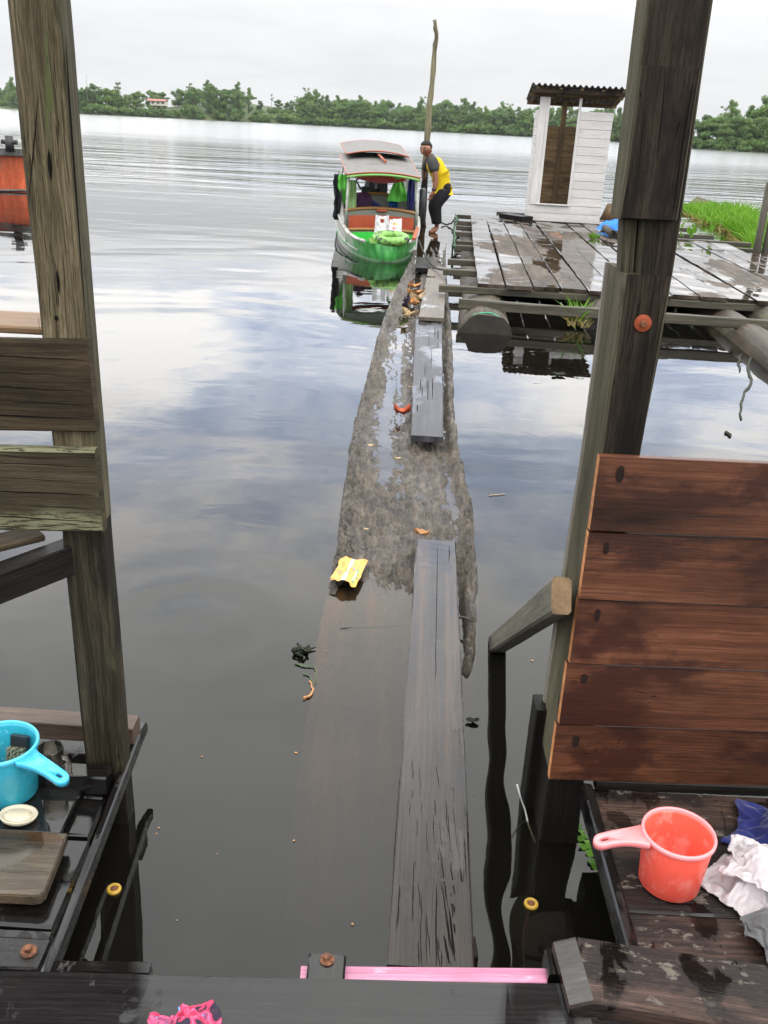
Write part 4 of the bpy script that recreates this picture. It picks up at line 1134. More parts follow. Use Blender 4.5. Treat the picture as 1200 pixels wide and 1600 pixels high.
# draped cloth surfaces: (n, steps of 0.2 mm from each grid point to the next, x y z in turn)
SHEET = {
    'white': (30, (-547,-571,18,6,52,19,30,52,-5,-13,43,38,19,48,-24,13,46,-13,9,44,-9,4,45,-5,1,44,1,12,41,4,11,39,1,18,35,-5,16,34,-1,19,32,1,21,31,-1,3,13,32,17,25,14,29,13,-10,-16,19,-22,-31,12,-4,-20,27,19,-30,27,-10,-28,29,-17,1,46,-4,-38,26,7,-23,39,8,-11,45,-10,-14,47,-2,-8,52,2,-5,48,8,3,41,-12,62,-1072,2,2,33,42,8,54,16,0,47,-28,17,47,12,-1,49,-1,-3,43,-4,9,42,-10,14,33,-26,12,40,1,13,40,-2,15,32,18,13,35,4,13,34,3,15,32,1,12,30,1,6,-13,31,-10,32,-3,11,29,-12,-29,20,-8,-1,7,-34,-20,34,-3,-31,20,27,-20,38,12,-12,43,-6,-14,35,-22,-14,45,7,-14,47,-1,-6,51,-14,-4,51,-1,-4,37,20,78,-1035,-11,3,28,43,2,50,-10,-4,35,-37,-6,46,-5,4,45,9,5,41,7,13,37,16,15,30,-28,9,39,12,15,34,-18,13,37,4,9,37,1,8,34,3,12,32,9,10,29,9,-1,8,34,-22,21,18,-9,30,-14,5,31,-21,9,-3,-36,-17,34,3,-29,10,33,-12,39,-4,-8,43,-11,-12,34,-24,-19,46,-2,-15,46,16,-10,51,3,-1,50,-9,-2,43,6,91,-1030,21,-9,41,-21,-1,45,-8,-2,44,-10,-8,42,3,-4,21,34,11,36,-14,13,39,10,18,33,-25,9,40,2,7,39,8,-10,32,19,19,32,-4,12,34,-5,-9,31,16,21,28,1,-1,36,11,-22,18,24,-18,29,-1,20,6,-34,13,17,-32,-12,33,6,-23,15,30,-9,26,-28,-12,35,-18,-6,44,-2,-24,43,19,-12,50,-6,-12,50,-5,-3,47,22,1,46,3,97,-1002,-22,-8,42,-3,-2,38,18,-9,40,2,-1,33,-19,-14,32,13,2,18,34,26,21,-23,12,43,-9,4,39,3,1,38,11,-6,37,10,-5,37,8,23,25,-11,-16,29,16,21,30,1,3,36,10,-15,35,10,-20,30,2,26,1,-33,14,18,-30,-18,26,19,-16,29,17,-1,22,-32,-10,31,-24,-14,37,23,-18,49,12,-8,48,-15,-11,50,-17,-17,49,-3,-10,45,-2,132,-981,14,-10,38,-8,-6,36,10,-13,34,-11,0,32,18,-13,33,-8,5,-5,40,-12,28,23,16,37,-7,6,39,-1,-7,36,10,2,37,7,8,38,-2,17,31,-12,-23,25,15,17,33,1,-15,35,6,-11,35,10,11,36,-7,20,14,-33,18,17,-26,-13,35,6,-16,25,24,1,17,-37,-9,30,-25,-15,44,12,-16,41,30,-16,49,-3,-11,51,-17,-7,49,-14,-3,42,-15,131,-966,22,-7,30,-22,-9,35,2,-12,32,13,-5,32,-13,-7,33,10,-1,5,38,-6,14,34,-13,24,24,12,35,-2,-6,36,9,6,37,0,7,38,-5,14,34,-10,-28,20,18,-4,39,2,-2,38,2,3,39,2,20,23,-25,20,18,-29,6,35,-8,-24,29,16,4,37,1,-8,22,-34,3,22,-36,-17,35,26,-11,47,19,-14,49,-10,-9,47,-24,-8,45,-19,-2,43,11,123,-946,-12,-6,14,32,-3,37,-6,-5,29,-22,-5,34,1,-7,30,16,-8,26,22,-7,16,30,-11,16,31,-8,4,37,0,39,7,12,34,-9,2,42,-1,13,34,-12,-29,23,18,-13,37,6,6,41,-1,19,27,-24,18,25,-24,11,34,-12,-18,35,5,-3,39,3,14,18,-30,-17,2,-37,-1,41,9,-2,45,10,-7,48,-5,-16,42,-27,-6,49,-15,-10,43,19,4,43,-9,121,-938,-6,-6,16,31,-5,30,-27,-2,35,-8,-5,34,10,-9,18,27,-6,35,14,-7,28,19,-13,13,34,-7,-5,42,-12,26,27,4,39,-3,18,36,-18,4,38,1,-26,28,15,-14,36,10,18,30,-26,15,33,-18,7,37,-10,-3,38,-4,-17,37,3,11,1,-34,7,12,-40,3,32,-25,-2,40,14,-2,46,-3,-7,47,-13,-14,44,-22,-11,44,23,-4,45,11,1,24,-35,106,-926,33,8,36,0,-5,25,-32,-1,36,4,-6,30,19,-8,21,26,-6,31,15,-9,21,25,-14,6,38,-6,22,34,-14,5,34,0,40,3,15,38,-16,-12,36,9,-1,39,1,-15,37,11,17,24,-29,4,40,-9,-12,40,-3,4,39,-6,10,27,-25,9,9,-35,9,5,-41,4,28,-28,0,40,2,-10,40,-19,-5,47,-10,-7,48,12,-9,42,26,-2,47,2,-11,39,-11,111,-927,2,-12,16,-33,13,36,1,-6,30,23,-5,31,19,-4,31,15,-7,26,19,-11,11,34,-15,2,41,-9,17,32,-5,23,25,0,40,6,-2,38,5,4,38,-9,-15,33,20,5,34,-22,7,39,-8,-17,37,7,10,37,-21,9,26,-28,9,29,-21,8,4,-37,2,35,-24,13,11,-37,2,37,-15,-12,42,2,-2,45,-20,-6,45,19,-10,47,0,-14,40,-18,-6,41,-8,77,-955,13,18,33,-10,-14,31,27,1,33,28,0,34,16,6,37,7,0,32,11,-14,-2,33,-8,18,35,-5,23,27,-2,28,23,-4,32,17,-4,35,8,0,37,0,-10,35,14,1,38,-14,-10,38,6,6,30,-27,9,31,-24,5,38,-13,10,15,-34,0,31,-18,8,24,-30,14,8,-38,-3,38,-6,-5,45,-6,-16,48,-1,14,38,-25,-18,42,-19,-3,47,3,-7,40,11,49,-986,-14,3,35,29,14,42,20,-8,28,35,0,36,16,2,39,9,12,33,-6,-12,30,13,-6,22,28,-3,23,28,-2,25,25,-3,26,25,-3,24,27,-2,36,8,-3,36,7,-4,39,1,-2,38,-13,3,32,-24,1,36,-14,12,25,-31,-8,35,-10,12,17,-30,8,21,-31,11,19,-34,-18,33,9,-5,45,-5,-5,51,-6,-1,43,-17,8,22,-44,-13,41,18,4,40,-8,48,-988,-16,1,34,37,0,38,27,1,40,19,1,39,14,0,33,13,1,35,12,3,38,-11,-3,23,29,-8,15,35,0,28,24,-2,27,25,0,31,19,-3,35,14,-3,37,9,-2,40,0,0,36,-15,-1,35,-19,-1,37,-11,1,33,-21,1,30,-21,3,27,-24,7,21,-29,16,6,-33,-9,29,-22,-11,37,-18,1,48,6,0,46,-2,-7,40,-20,-11,15,-41,7,38,-4,60,-969,-1,-3,28,40,-6,45,11,-9,49,3,5,37,19,6,25,27,4,25,24,3,40,5,-12,9,37,5,37,17,-1,30,23,-3,24,30,0,34,12,-1,31,20,-1,36,8,-2,40,-2,-1,37,-13,-1,38,-13,-3,25,-29,-3,29,-25,-2,28,-24,3,27,-22,12,33,-8,5,29,-18,-4,26,-27,-3,19,-37,-4,42,-14,-2,46,-6,0,43,-2,-9,27,-34,-5,24,29,71,-973,-25,-17,44,-1,-14,47,4,5,50,11,2,36,23,3,29,32,5,25,25,3,3,40,0,29,27,-2,27,33,2,34,20,0,34,17,-1,32,18,0,34,15,-3,35,-7,1,40,3,-1,36,-13,-1,37,-13,-3,27,-28,-3,35,-17,-4,15,-33,-1,22,-29,-6,27,-22,10,31,-17,9,31,-18,2,37,-21,-3,42,-15,-3,44,-9,-2,41,-13,-8,40,-18,-9,33,22,73,-976,-20,-18,30,28,-5,40,-27,1,47,4,1,36,24,4,26,37,2,12,34,-7,38,13,1,29,29,7,18,38,-10,38,10,3,32,20,7,28,24,-4,36,6,8,29,22,-1,38,-9,-5,32,-20,2,40,-6,-3,34,-20,-3,33,-20,-4,17,-32,-5,32,-17,-3,17,-31,1,38,12,2,37,-12,3,38,-19,6,40,-21,-14,43,-1,-6,41,-12,-3,40,-18,8,34,-26,63,-998,20,-19,26,-29,8,45,-2,0,44,7,1,39,15,2,14,43,2,32,21,-11,13,37,7,41,11,5,31,28,-8,20,35,3,39,9,2,39,11,1,24,30,6,38,-3,-13,30,-21,10,41,2,-9,31,-26,5,37,-4,-8,26,-28,2,34,-14,-11,15,-31,2,32,-17,2,38,14,-1,40,4,0,41,-14,0,43,-14,-6,42,-12,-4,40,-14,3,31,-29,0,6,-40,54,-981,-1,-9,28,24,3,42,4,3,44,3,6,36,-7,5,23,37,-10,8,37,-2,19,34,6,41,13,-3,25,32,4,40,10,3,38,15,3,38,17,0,35,23,-6,30,-25,1,41,10,-5,27,-34,-3,36,-17,8,38,6,-12,20,-32,2,33,-13,-8,22,-28,3,36,5,1,38,-8,-11,35,-15,-13,35,-23,-1,43,-14,6,43,-8,13,39,7,3,37,-17,-5,27,-26,46,-992,17,-1,33,1,2,32,-18,4,38,4,9,29,20,-5,9,40,-6,11,37,5,26,27,5,37,18,4,36,18,1,41,12,2,33,25,3,37,20,-4,42,-10,-1,40,3,-1,41,-6,-7,24,-34,-5,32,-22,5,41,0,-9,32,-18,-13,8,-34,6,35,-11,-6,34,-12,-19,26,-18,-5,36,-19,0,40,-18,5,43,-10,16,40,11,12,40,3,-17,20,-30,12,36,-6,35,-945,6,10,19,20,0,22,-24,7,23,23,-4,11,33,0,17,32,3,23,27,10,34,14,3,35,15,2,40,11,5,34,23,2,32,32,0,42,0,0,42,11,-6,42,-10,-1,41,-2,-6,32,-24,-6,31,-23,-7,28,-25,-4,35,-4,-13,18,-32,-12,14,-33,-8,32,-15,-5,33,-17,-6,36,-20,-1,39,-16,10,45,0,7,43,1,4,41,-3,7,40,2,-5,13,35,44,-947,-13,1,16,-24,12,26,16,-1,11,34,2,16,28,9,31,16,-7,38,-9,3,36,7,11,30,24,13,27,30,6,23,35,1,43,12,1,43,16,-1,42,1,-7,44,-8,-3,42,3,-8,27,-29,-7,32,-19,-8,32,-18,-6,31,-15,-13,22,-25,-11,16,-30,-8,33,-12,-6,26,-28,-4,35,-20,4,44,-6,4,38,25,2,43,7,2,41,-5,16,31,-24,-14,36,6,38,-968,-12,12,25,16,11,26,21,-1,7,30,7,31,4,0,39,-4,-6,37,-9,13,25,20,11,11,40,13,24,35,12,37,18,1,43,8,-5,46,4,-5,45,4,0,41,7,-4,41,-1,-11,30,-24,-11,31,-18,-12,24,-24,-11,27,-18,-6,28,-18,-4,29,-19,-7,34,-9,-4,20,-33,-3,35,-24,5,44,2,3,35,29,1,42,3,-4,33,-26,8,36,20,-12,19,-32,42,-948,3,9,23,26,9,22,21,-4,29,-6,1,36,-6,3,39,-3,6,32,10,14,-2,32,14,21,34,-4,40,7,20,31,22,8,38,16,1,42,13,-7,46,6,-17,41,-12,-8,39,-4,3,39,10,-13,24,-28,-14,24,-21,-13,23,-22,-3,34,-7,-2,37,-8,-1,33,-15,-7,28,-29,2,21,-38,4,43,9,1,34,27,0,41,-5,-5,39,-16,-6,35,-14,0,31,17,44,-962,-19,6,27,21,4,29,10,-3,30,-3,3,34,-2,6,34,6,8,28,13,-2,25,23,26,4,27,-9,36,-7,11,36,14,10,36,20,11,34,25,-20,39,-5,0,45,10,-14,37,-10,7,38,14,-12,34,-15,-17,19,-24,-16,14,-29,-4,30,-12,-1,38,-9,-2,34,-19,-9,24,-31,15,37,-19,4,39,22,4,41,10,-5,36,-17,-4,38,-11,-5,35,5,-3,35,-7,50,-968,0,-1,36,5,0,32,10,1,28,16,-5,22,23,0,27,16,1,29,16,20,16,-20,5,33,-4,15,26,23,6,39,-7,16,25,29,-19,40,3,0,41,13,-9,41,1,0,39,8,3,40,9,-11,34,-4,-18,18,-28,-17,7,-34,-6,26,-21,-8,31,-18,4,35,-20,10,41,-5,8,44,9,7,42,-17,6,39,16,-6,36,-17,-5,37,-3,-6,34,6,-6,33,6,57,-974,-11,-6,36,19,-1,36,10,-6,20,28,-1,26,18,2,31,11,0,28,-15,19,27,11,2,34,0,-9,18,-30,32,24,22,-13,40,-1,11,37,16,-15,40,2,-6,40,6,-7,38,4,12,34,16,-7,35,-3,-26,4,-26,-5,23,-29,-4,27,-24,1,34,-12,8,38,5,8,44,-3,9,46,-5,6,46,-7,1,41,-13,-9,33,22,-2,35,-9,-11,28,14,-8,15,-27,66,-960,-1,-9,35,28,-8,35,19,-5,33,20,-6,32,11,-18,26,-20,18,28,3,16,26,9,5,35,0,-11,4,-36,-6,37,15,18,38,-2,8,36,11,4,38,16,0,33,23,-16,29,-19,-2,38,1,8,35,7,-23,16,-20,-3,34,5,2,19,-31,1,30,-23,4,40,-10,8,44,-6,12,46,-1,8,47,0,-2,36,22,-7,38,-11,-5,34,15,-11,29,0,-12,5,-27,72,-948,10,-22,41,-8,-22,37,14,-15,34,23,8,30,19,-19,32,-16,-7,35,0,32,10,2,17,28,6,-13,21,-28,-5,32,13,30,7,26,11,36,13,9,38,7,-2,39,-4,-15,30,-21,-15,33,-11,-7,37,-1,14,26,20,-2,34,-4,1,36,-5,1,32,-20,8,30,-27,6,44,-6,7,44,15,4,46,8,1,42,-1,-8,29,-22,-9,33,7,-12,26,13,-15,4,-22,78,-938,27,-19,41,-22,-27,40,-4,-28,35,10,4,32,24,-15,37,3,-19,20,-20,23,23,6,28,20,7,-10,28,-19,-2,33,9,35,-4,19,18,26,19,6,38,-6,4,38,-6,-3,39,-3,-14,36,-7,-16,25,-23,13,28,20,-4,35,-7,13,35,10,7,37,0,2,40,-6,3,43,-12,5,44,-12,4,38,24,-7,31,-29,-2,38,3,-9,30,-3,-15,25,13,-19,11,-15,82,-935,0,-17,42,26,-28,42,-10,-27,39,-8,-24,37,-7,-37,2,11,15,29,-8,17,28,2,22,29,3,2,29,18,2,22,-27,29,7,19,18,30,15,-26,21,-20,15,35,-10,17,38,-3,0,40,0,-4,31,28,3,25,-29,7,36,12,-3,40,-12,12,37,6,9,38,7,-2,43,-13,6,44,14,-11,42,-14,-2,32,26,6,29,-23,-10,30,2,-16,24,-3,-21,19,-2)),
    'navy': (30, (-635,-488,18,16,42,23,17,48,-7,18,46,-12,19,44,-1,14,38,-1,12,36,0,11,34,4,6,34,-6,1,28,4,0,26,-1,-4,27,0,-8,26,-1,-10,28,-2,-11,28,2,-3,30,7,5,28,3,6,28,-1,0,-14,26,1,21,20,-4,15,-26,-6,10,-29,-11,30,0,-14,29,8,-17,31,10,-19,32,0,-19,33,-8,-11,32,-5,-6,34,-5,-4,33,1,-2,31,-2,76,-881,10,12,44,11,14,45,-12,15,45,-7,12,42,11,12,37,-2,10,34,-2,8,33,-5,4,31,6,1,29,-11,-1,26,2,-4,24,12,-7,26,5,-8,28,4,-4,28,-2,5,24,-17,9,29,-4,11,25,4,4,-4,30,3,23,16,-3,15,-24,-7,16,-24,-13,28,8,-17,31,3,-20,33,2,-25,29,-13,-18,35,2,-13,34,0,-7,34,0,-5,33,-2,-2,30,1,89,-871,-1,9,39,15,9,42,-13,10,42,-2,9,38,14,9,35,-14,6,34,0,6,32,7,2,30,8,0,27,-14,-1,27,6,-2,26,9,-4,27,-4,-5,24,15,-3,27,8,8,23,-18,14,23,-17,15,25,-2,9,7,27,6,23,14,-2,19,-19,-7,17,-20,-14,29,0,-20,31,0,-22,33,1,-28,29,14,-19,35,1,-13,35,-3,-8,34,-2,-4,32,-4,-1,30,-5,98,-861,-1,4,37,10,4,38,-11,4,37,10,6,37,7,6,33,-17,5,33,2,3,31,14,2,30,5,0,24,-19,-3,28,9,-1,27,2,-3,28,2,-5,28,-3,3,23,15,4,26,12,12,26,-9,24,8,-18,16,23,1,10,18,17,-2,16,-20,-6,26,-5,-14,28,-3,-20,32,3,-27,28,16,-25,34,8,-20,36,-6,-13,34,-14,-8,34,-6,-4,32,-3,0,27,9,103,-846,-9,-1,34,0,0,32,12,1,36,0,3,34,6,4,31,-16,3,33,3,2,30,13,0,29,3,-1,25,-19,-3,28,8,-6,25,-12,-1,28,1,0,28,1,2,27,11,7,14,25,8,26,15,21,20,-7,25,13,-18,13,23,-6,1,24,-6,-6,26,-3,-12,28,-2,-20,31,5,-26,28,17,-24,35,4,-19,36,-11,-13,34,-11,-8,32,-13,-3,30,0,2,26,13,103,-829,-13,-4,28,6,-2,31,5,-2,31,9,1,34,-1,3,29,-18,3,32,8,0,30,6,0,30,0,-3,26,-14,-6,27,0,-13,19,19,1,28,-4,5,27,-13,2,30,-1,6,16,25,8,21,27,14,20,17,9,32,-9,14,23,-8,14,16,-13,0,26,-5,-7,27,-9,-23,23,12,-15,35,-2,-22,36,-10,-20,31,-18,-12,35,-3,-5,32,-2,-2,29,4,2,27,3,103,-820,-2,-6,26,7,-4,28,2,-2,31,1,-4,27,-18,5,33,-3,0,32,2,0,30,0,-1,30,-1,-3,27,2,-12,22,17,-16,16,23,-2,28,-2,6,29,-18,6,28,-12,2,31,4,1,26,23,21,6,21,10,26,15,14,28,-2,2,25,-4,-3,26,-4,-7,26,-6,-5,29,-14,-17,19,-29,-16,38,-11,-16,38,-3,-10,33,16,-4,32,-8,-2,29,6,4,24,-3,104,-811,-2,-9,22,-9,-6,27,-1,-3,29,1,-3,31,0,-2,25,21,-1,31,1,3,29,-10,0,30,-6,-7,26,8,-16,18,25,-15,17,21,0,29,-6,7,28,-24,5,30,-9,4,32,-1,1,32,8,-7,28,13,19,18,13,26,13,12,4,28,-4,-3,27,-1,-7,28,-1,-4,17,-28,-13,32,-14,-13,36,-18,-15,39,-1,-11,37,7,-2,27,15,0,27,-13,6,23,4,105,-803,-10,-9,23,0,-8,22,12,-2,25,-12,-4,28,3,-4,23,21,-5,28,12,-3,30,-3,3,27,-9,-12,22,15,-18,13,21,-6,27,10,3,26,-17,5,33,-12,-3,31,1,-11,31,10,-5,31,8,19,19,-15,14,24,-8,6,27,-3,8,26,0,3,29,1,-1,29,4,-7,32,3,-29,19,9,-7,37,-16,6,38,-12,-13,34,7,7,24,-21,3,30,-8,4,24,-4,109,-797,2,-8,16,17,-8,22,9,-3,21,-16,-6,28,-2,-6,26,11,-6,21,22,-8,24,14,3,29,-3,-19,13,18,-13,22,14,3,30,-9,-8,33,8,7,29,-15,-16,25,13,-8,34,5,3,33,-1,9,29,-8,12,26,-7,16,21,-12,11,24,-8,0,27,7,-1,30,6,-21,22,16,-7,34,-7,-2,33,-24,-7,39,7,-1,35,-9,0,31,-13,5,29,-12,11,5,-23,108,-776,5,-6,11,24,-7,21,10,-10,22,-1,0,22,-18,-7,27,4,-8,25,12,-8,7,30,-16,18,20,-11,22,16,-6,29,7,5,32,-10,-2,34,-2,-4,31,4,-18,23,15,2,34,-9,5,31,-7,3,32,-1,5,31,-2,18,19,-14,-18,20,8,4,28,5,0,29,6,-2,33,7,2,32,-15,-1,34,-22,-1,34,-20,-7,25,-28,4,33,-8,8,31,6,8,17,-19,110,-770,1,-6,13,22,-11,21,-4,-5,5,22,-14,18,9,2,28,-10,-7,26,11,-8,27,9,-14,14,25,-9,13,25,-9,24,17,1,31,-4,-3,32,1,-12,26,13,-3,32,0,0,32,-6,-7,33,5,5,31,-3,14,22,-20,-9,30,7,7,23,-16,7,23,-16,2,29,10,-2,33,6,-3,17,-30,2,33,-23,-1,33,-23,-1,36,-11,2,33,-11,8,28,14,2,27,1,110,-768,2,-2,25,1,-10,21,2,-13,17,12,-6,-8,21,-15,16,15,-15,21,14,6,28,2,-1,30,8,-9,25,16,-10,21,21,-9,21,20,1,32,-2,-9,28,10,0,31,-4,-4,32,1,-8,33,4,11,24,-18,-5,32,5,7,26,-17,8,21,-19,7,23,-17,2,29,-7,-1,31,10,-1,24,-23,1,19,-35,0,35,-18,0,39,-7,1,37,-2,4,28,-17,1,28,-2,69,-762,68,-10,23,0,9,20,2,12,18,-4,-9,17,5,-15,18,7,-10,12,21,-5,-2,29,1,30,7,2,30,4,-9,24,20,-8,25,17,-5,29,11,-1,30,-1,-6,30,6,-5,30,5,3,30,-14,-2,32,0,5,28,-14,7,25,-18,-2,28,-6,11,16,-24,6,22,-18,-1,27,-14,5,30,-9,0,14,-34,0,34,-19,0,41,0,0,39,-4,2,35,-6,3,28,-9,59,-740,51,-8,2,24,-3,11,17,-11,14,9,-7,17,5,13,17,-13,-1,23,7,-5,10,29,-5,17,25,-6,30,11,4,31,2,-8,25,19,-5,31,6,-5,27,11,-3,29,1,-4,30,2,0,30,-6,4,29,-12,3,28,-11,-2,30,-6,3,26,-12,6,23,-19,5,22,-19,8,7,-28,3,23,-21,3,27,-22,2,31,-22,1,37,-15,0,40,-8,3,37,4,2,28,-15,29,-727,94,7,22,-8,-12,20,2,-1,9,16,1,-4,19,-3,14,15,15,18,-11,-4,24,13,-4,13,26,-6,29,16,-7,22,23,2,32,-1,-10,26,17,-1,29,3,0,29,-2,-4,28,5,0,30,-6,4,27,-12,0,29,-7,0,29,-10,1,25,-12,6,16,-22,5,23,-17,6,14,-24,2,26,-16,-1,32,-13,7,25,-27,6,29,-28,2,34,-20,3,39,6,2,28,-19,1,-703,128,-2,23,-6,13,10,-13,3,20,-1,-4,7,18,5,-6,19,0,17,17,10,24,-6,-4,24,17,-6,20,25,-9,15,28,-3,30,6,-2,31,1,0,28,-1,-2,28,8,0,28,-2,1,27,-8,0,29,-3,1,28,-7,2,21,-20,0,26,-13,3,17,-20,3,21,-14,3,25,-13,-2,30,-7,2,31,-13,7,24,-27,8,25,-31,9,20,-33,5,39,-4,1,23,-25,-15,-669,145,-7,22,2,13,8,-11,14,6,-11,0,19,1,0,6,21,5,2,23,-3,16,18,9,29,-2,-10,10,34,-8,31,-7,-1,27,11,-1,27,15,-2,27,3,-2,27,7,0,27,-2,2,26,-9,1,28,-3,1,22,-15,1,25,-8,1,18,-19,-1,24,-9,-1,25,-8,0,28,-8,1,27,-9,6,25,-18,8,22,-28,10,22,-31,9,15,-35,9,35,-16,-2,17,-31,-26,-621,128,1,4,25,1,19,6,12,8,-11,15,1,-11,0,19,7,4,4,29,-1,-5,25,-1,26,15,-2,31,15,-7,29,-11,-3,19,23,1,30,3,-1,26,0,-1,25,7,1,25,-5,2,26,0,1,25,-11,0,25,-5,0,21,-14,-2,23,-12,-1,19,-15,-2,27,-2,-1,26,-5,0,12,-24,1,15,-25,4,18,-29,18,30,-10,11,20,-30,4,24,-32,3,21,-29,-29,-602,137,0,23,1,4,-6,21,8,11,8,12,11,0,13,11,-13,1,-4,26,-2,25,3,-4,26,11,-4,30,11,1,26,14,-2,14,26,0,29,-8,-1,25,9,0,24,2,2,25,2,2,25,-1,1,25,-9,0,24,-9,-2,21,-12,-4,20,-18,-2,22,-8,-2,26,-5,0,22,-8,2,18,-20,3,16,-24,2,17,-26,-17,-4,-30,-5,23,-27,-2,25,-29,-4,26,-27,27,-577,162,-1,7,-26,3,18,2,13,-2,13,11,-2,16,9,10,13,11,21,9,-3,22,9,-2,25,6,-2,27,6,-2,15,25,-1,28,6,-2,27,1,-1,25,5,0,25,6,3,25,2,3,25,-4,0,23,-10,-2,22,-13,-1,24,-9,-4,20,-17,-3,21,-11,-1,23,-4,2,22,-11,-5,6,-24,-1,13,-24,0,14,-26,-6,26,-16,-5,12,-30,-2,21,-29,-3,26,-26,25,-562,166,1,5,-26,-1,16,-12,5,18,7,12,3,14,17,-2,14,-5,21,-10,9,17,13,4,19,19,1,11,26,0,27,12,-5,27,-2,3,25,18,-2,26,-5,0,24,11,-1,24,-9,2,25,-3,3,26,-3,-1,23,-11,-2,22,-13,-3,22,-11,-3,21,-11,-3,22,-10,-6,12,-22,3,25,-4,-3,21,-20,-2,19,-23,-3,13,-25,-5,3,-29,-5,27,-18,-2,25,-21,28,-576,149,-3,24,-3,3,-6,-21,3,10,-14,4,16,-8,17,12,8,12,-5,26,6,14,18,6,22,15,1,26,13,0,28,13,-6,27,-2,4,24,21,-1,28,-4,2,22,12,0,27,-4,2,25,-6,-1,25,-10,-1,24,-10,-1,24,-10,-4,23,-13,-4,19,-15,-1,24,-6,-8,10,-24,-5,19,-16,3,28,-12,-2,19,-20,-6,6,-26,-5,11,-24,-4,28,-8,-4,25,-15,16,-569,113,12,2,21,8,18,-7,6,3,-17,0,-10,-19,17,19,-3,15,0,24,-8,26,-1,7,22,14,5,25,16,7,19,26,-3,30,3,2,24,17,4,24,16,-2,28,-3,-2,24,-11,4,27,-4,3,28,0,0,26,-8,-1,26,-9,-3,25,-10,-6,18,-21,-5,22,-15,-3,24,-9,-5,14,-22,-3,15,-24,-2,22,-17,-8,6,-24,-6,17,-17,-3,24,1,-4,26,-3,7,-587,80,11,-3,19,13,9,11,15,13,-7,6,-2,-24,5,8,-24,7,25,7,10,9,23,8,20,20,6,21,22,2,31,5,2,20,24,2,28,8,3,28,8,-2,29,-4,-1,29,-7,6,28,4,1,28,-8,-2,27,-11,-7,21,-20,-5,24,-13,8,29,4,-6,28,-13,-4,25,-14,-5,15,-23,-5,8,-28,-5,14,-23,-8,18,-14,-9,20,-10,-9,20,-9,-6,22,-7,4,-603,80,10,15,11,16,-7,10,21,-1,9,16,17,-4,8,16,-18,5,13,-21,9,18,18,9,20,21,6,9,29,3,29,10,-13,28,-7,2,30,9,10,25,17,2,29,1,1,31,-4,-4,27,-12,3,30,-5,8,28,5,-9,21,-24,-8,23,-19,6,30,3,-5,31,-13,2,32,0,-6,16,-23,-5,7,-33,-7,19,-20,-8,23,-1,-11,20,1,-13,19,-14,-10,23,0,9,-627,81,0,-1,-23,16,15,-1,25,7,9,17,-20,11,17,18,1,8,21,-19,10,25,9,8,15,24,7,24,19,-8,31,-11,-18,24,-14,5,30,10,14,22,21,-4,32,-4,5,30,-1,-1,29,-11,13,27,10,9,30,6,-5,31,-11,-11,18,-26,-4,27,-12,-1,31,-4,-1,29,-7,-1,28,-14,-6,8,-31,-6,27,-9,-10,23,14,-13,20,-1,-13,16,-14,-14,20,-7,16,-657,84,0,-4,-21,10,9,-19,23,17,-4,18,-18,13,20,11,16,11,28,0,10,28,5,8,28,7,2,31,4,-20,12,-25,-7,31,-9,6,31,8,11,29,15,10,29,11,-6,26,-16,4,32,-5,15,26,13,9,30,7,1,33,0,-8,31,-8,-9,16,-26,-7,25,-15,-6,26,-14,-3,27,-13,2,29,-10,-4,30,3,-13,23,9,-14,19,10,-16,15,-8,-13,15,-12,24,-694,76,7,12,-19,4,-3,-22,11,14,-22,23,2,13,18,17,16,0,30,-10,7,29,4,6,30,6,10,28,11,-18,7,-26,1,31,-5,12,29,11,14,23,19,-1,30,-12,1,32,-10,10,30,9,2,32,-11,4,33,3,3,32,6,6,27,18,-7,30,-10,-10,19,-24,-8,27,-14,-4,30,-3,-1,30,13,-5,29,-2,-12,22,-6,-17,19,0,-19,17,-3,-15,17,1,24,-748,40,16,19,-7,10,14,-18,6,12,-23,15,24,-1,16,16,21,-5,30,-10,8,28,11,8,22,22,-1,25,-18,-10,16,-24,9,31,0,18,21,19,14,29,9,2,32,-14,2,32,-12,13,26,20,2,32,-12,3,34,-2,0,34,3,2,31,16,-3,32,7,-12,29,-8,-9,19,-24,-5,30,2,-2,30,13,-8,26,-11,-13,25,1,-18,19,-7,-19,18,1,-19,18,-1,16,-792,0,20,19,1,19,19,-3,12,26,0,9,29,2,6,32,-2,-4,33,2,4,13,29,2,30,-8,-6,19,-23,0,24,21,14,29,0,22,18,-18,15,31,3,9,35,-6,1,25,24,13,26,-19,4,34,-4,4,33,9,-1,33,-8,-5,37,1,-3,33,10,-8,29,11,-10,20,-24,-8,29,2,-4,30,13,-8,24,-14,-14,24,7,-18,24,-5,-18,19,-3,-19,18,0)),
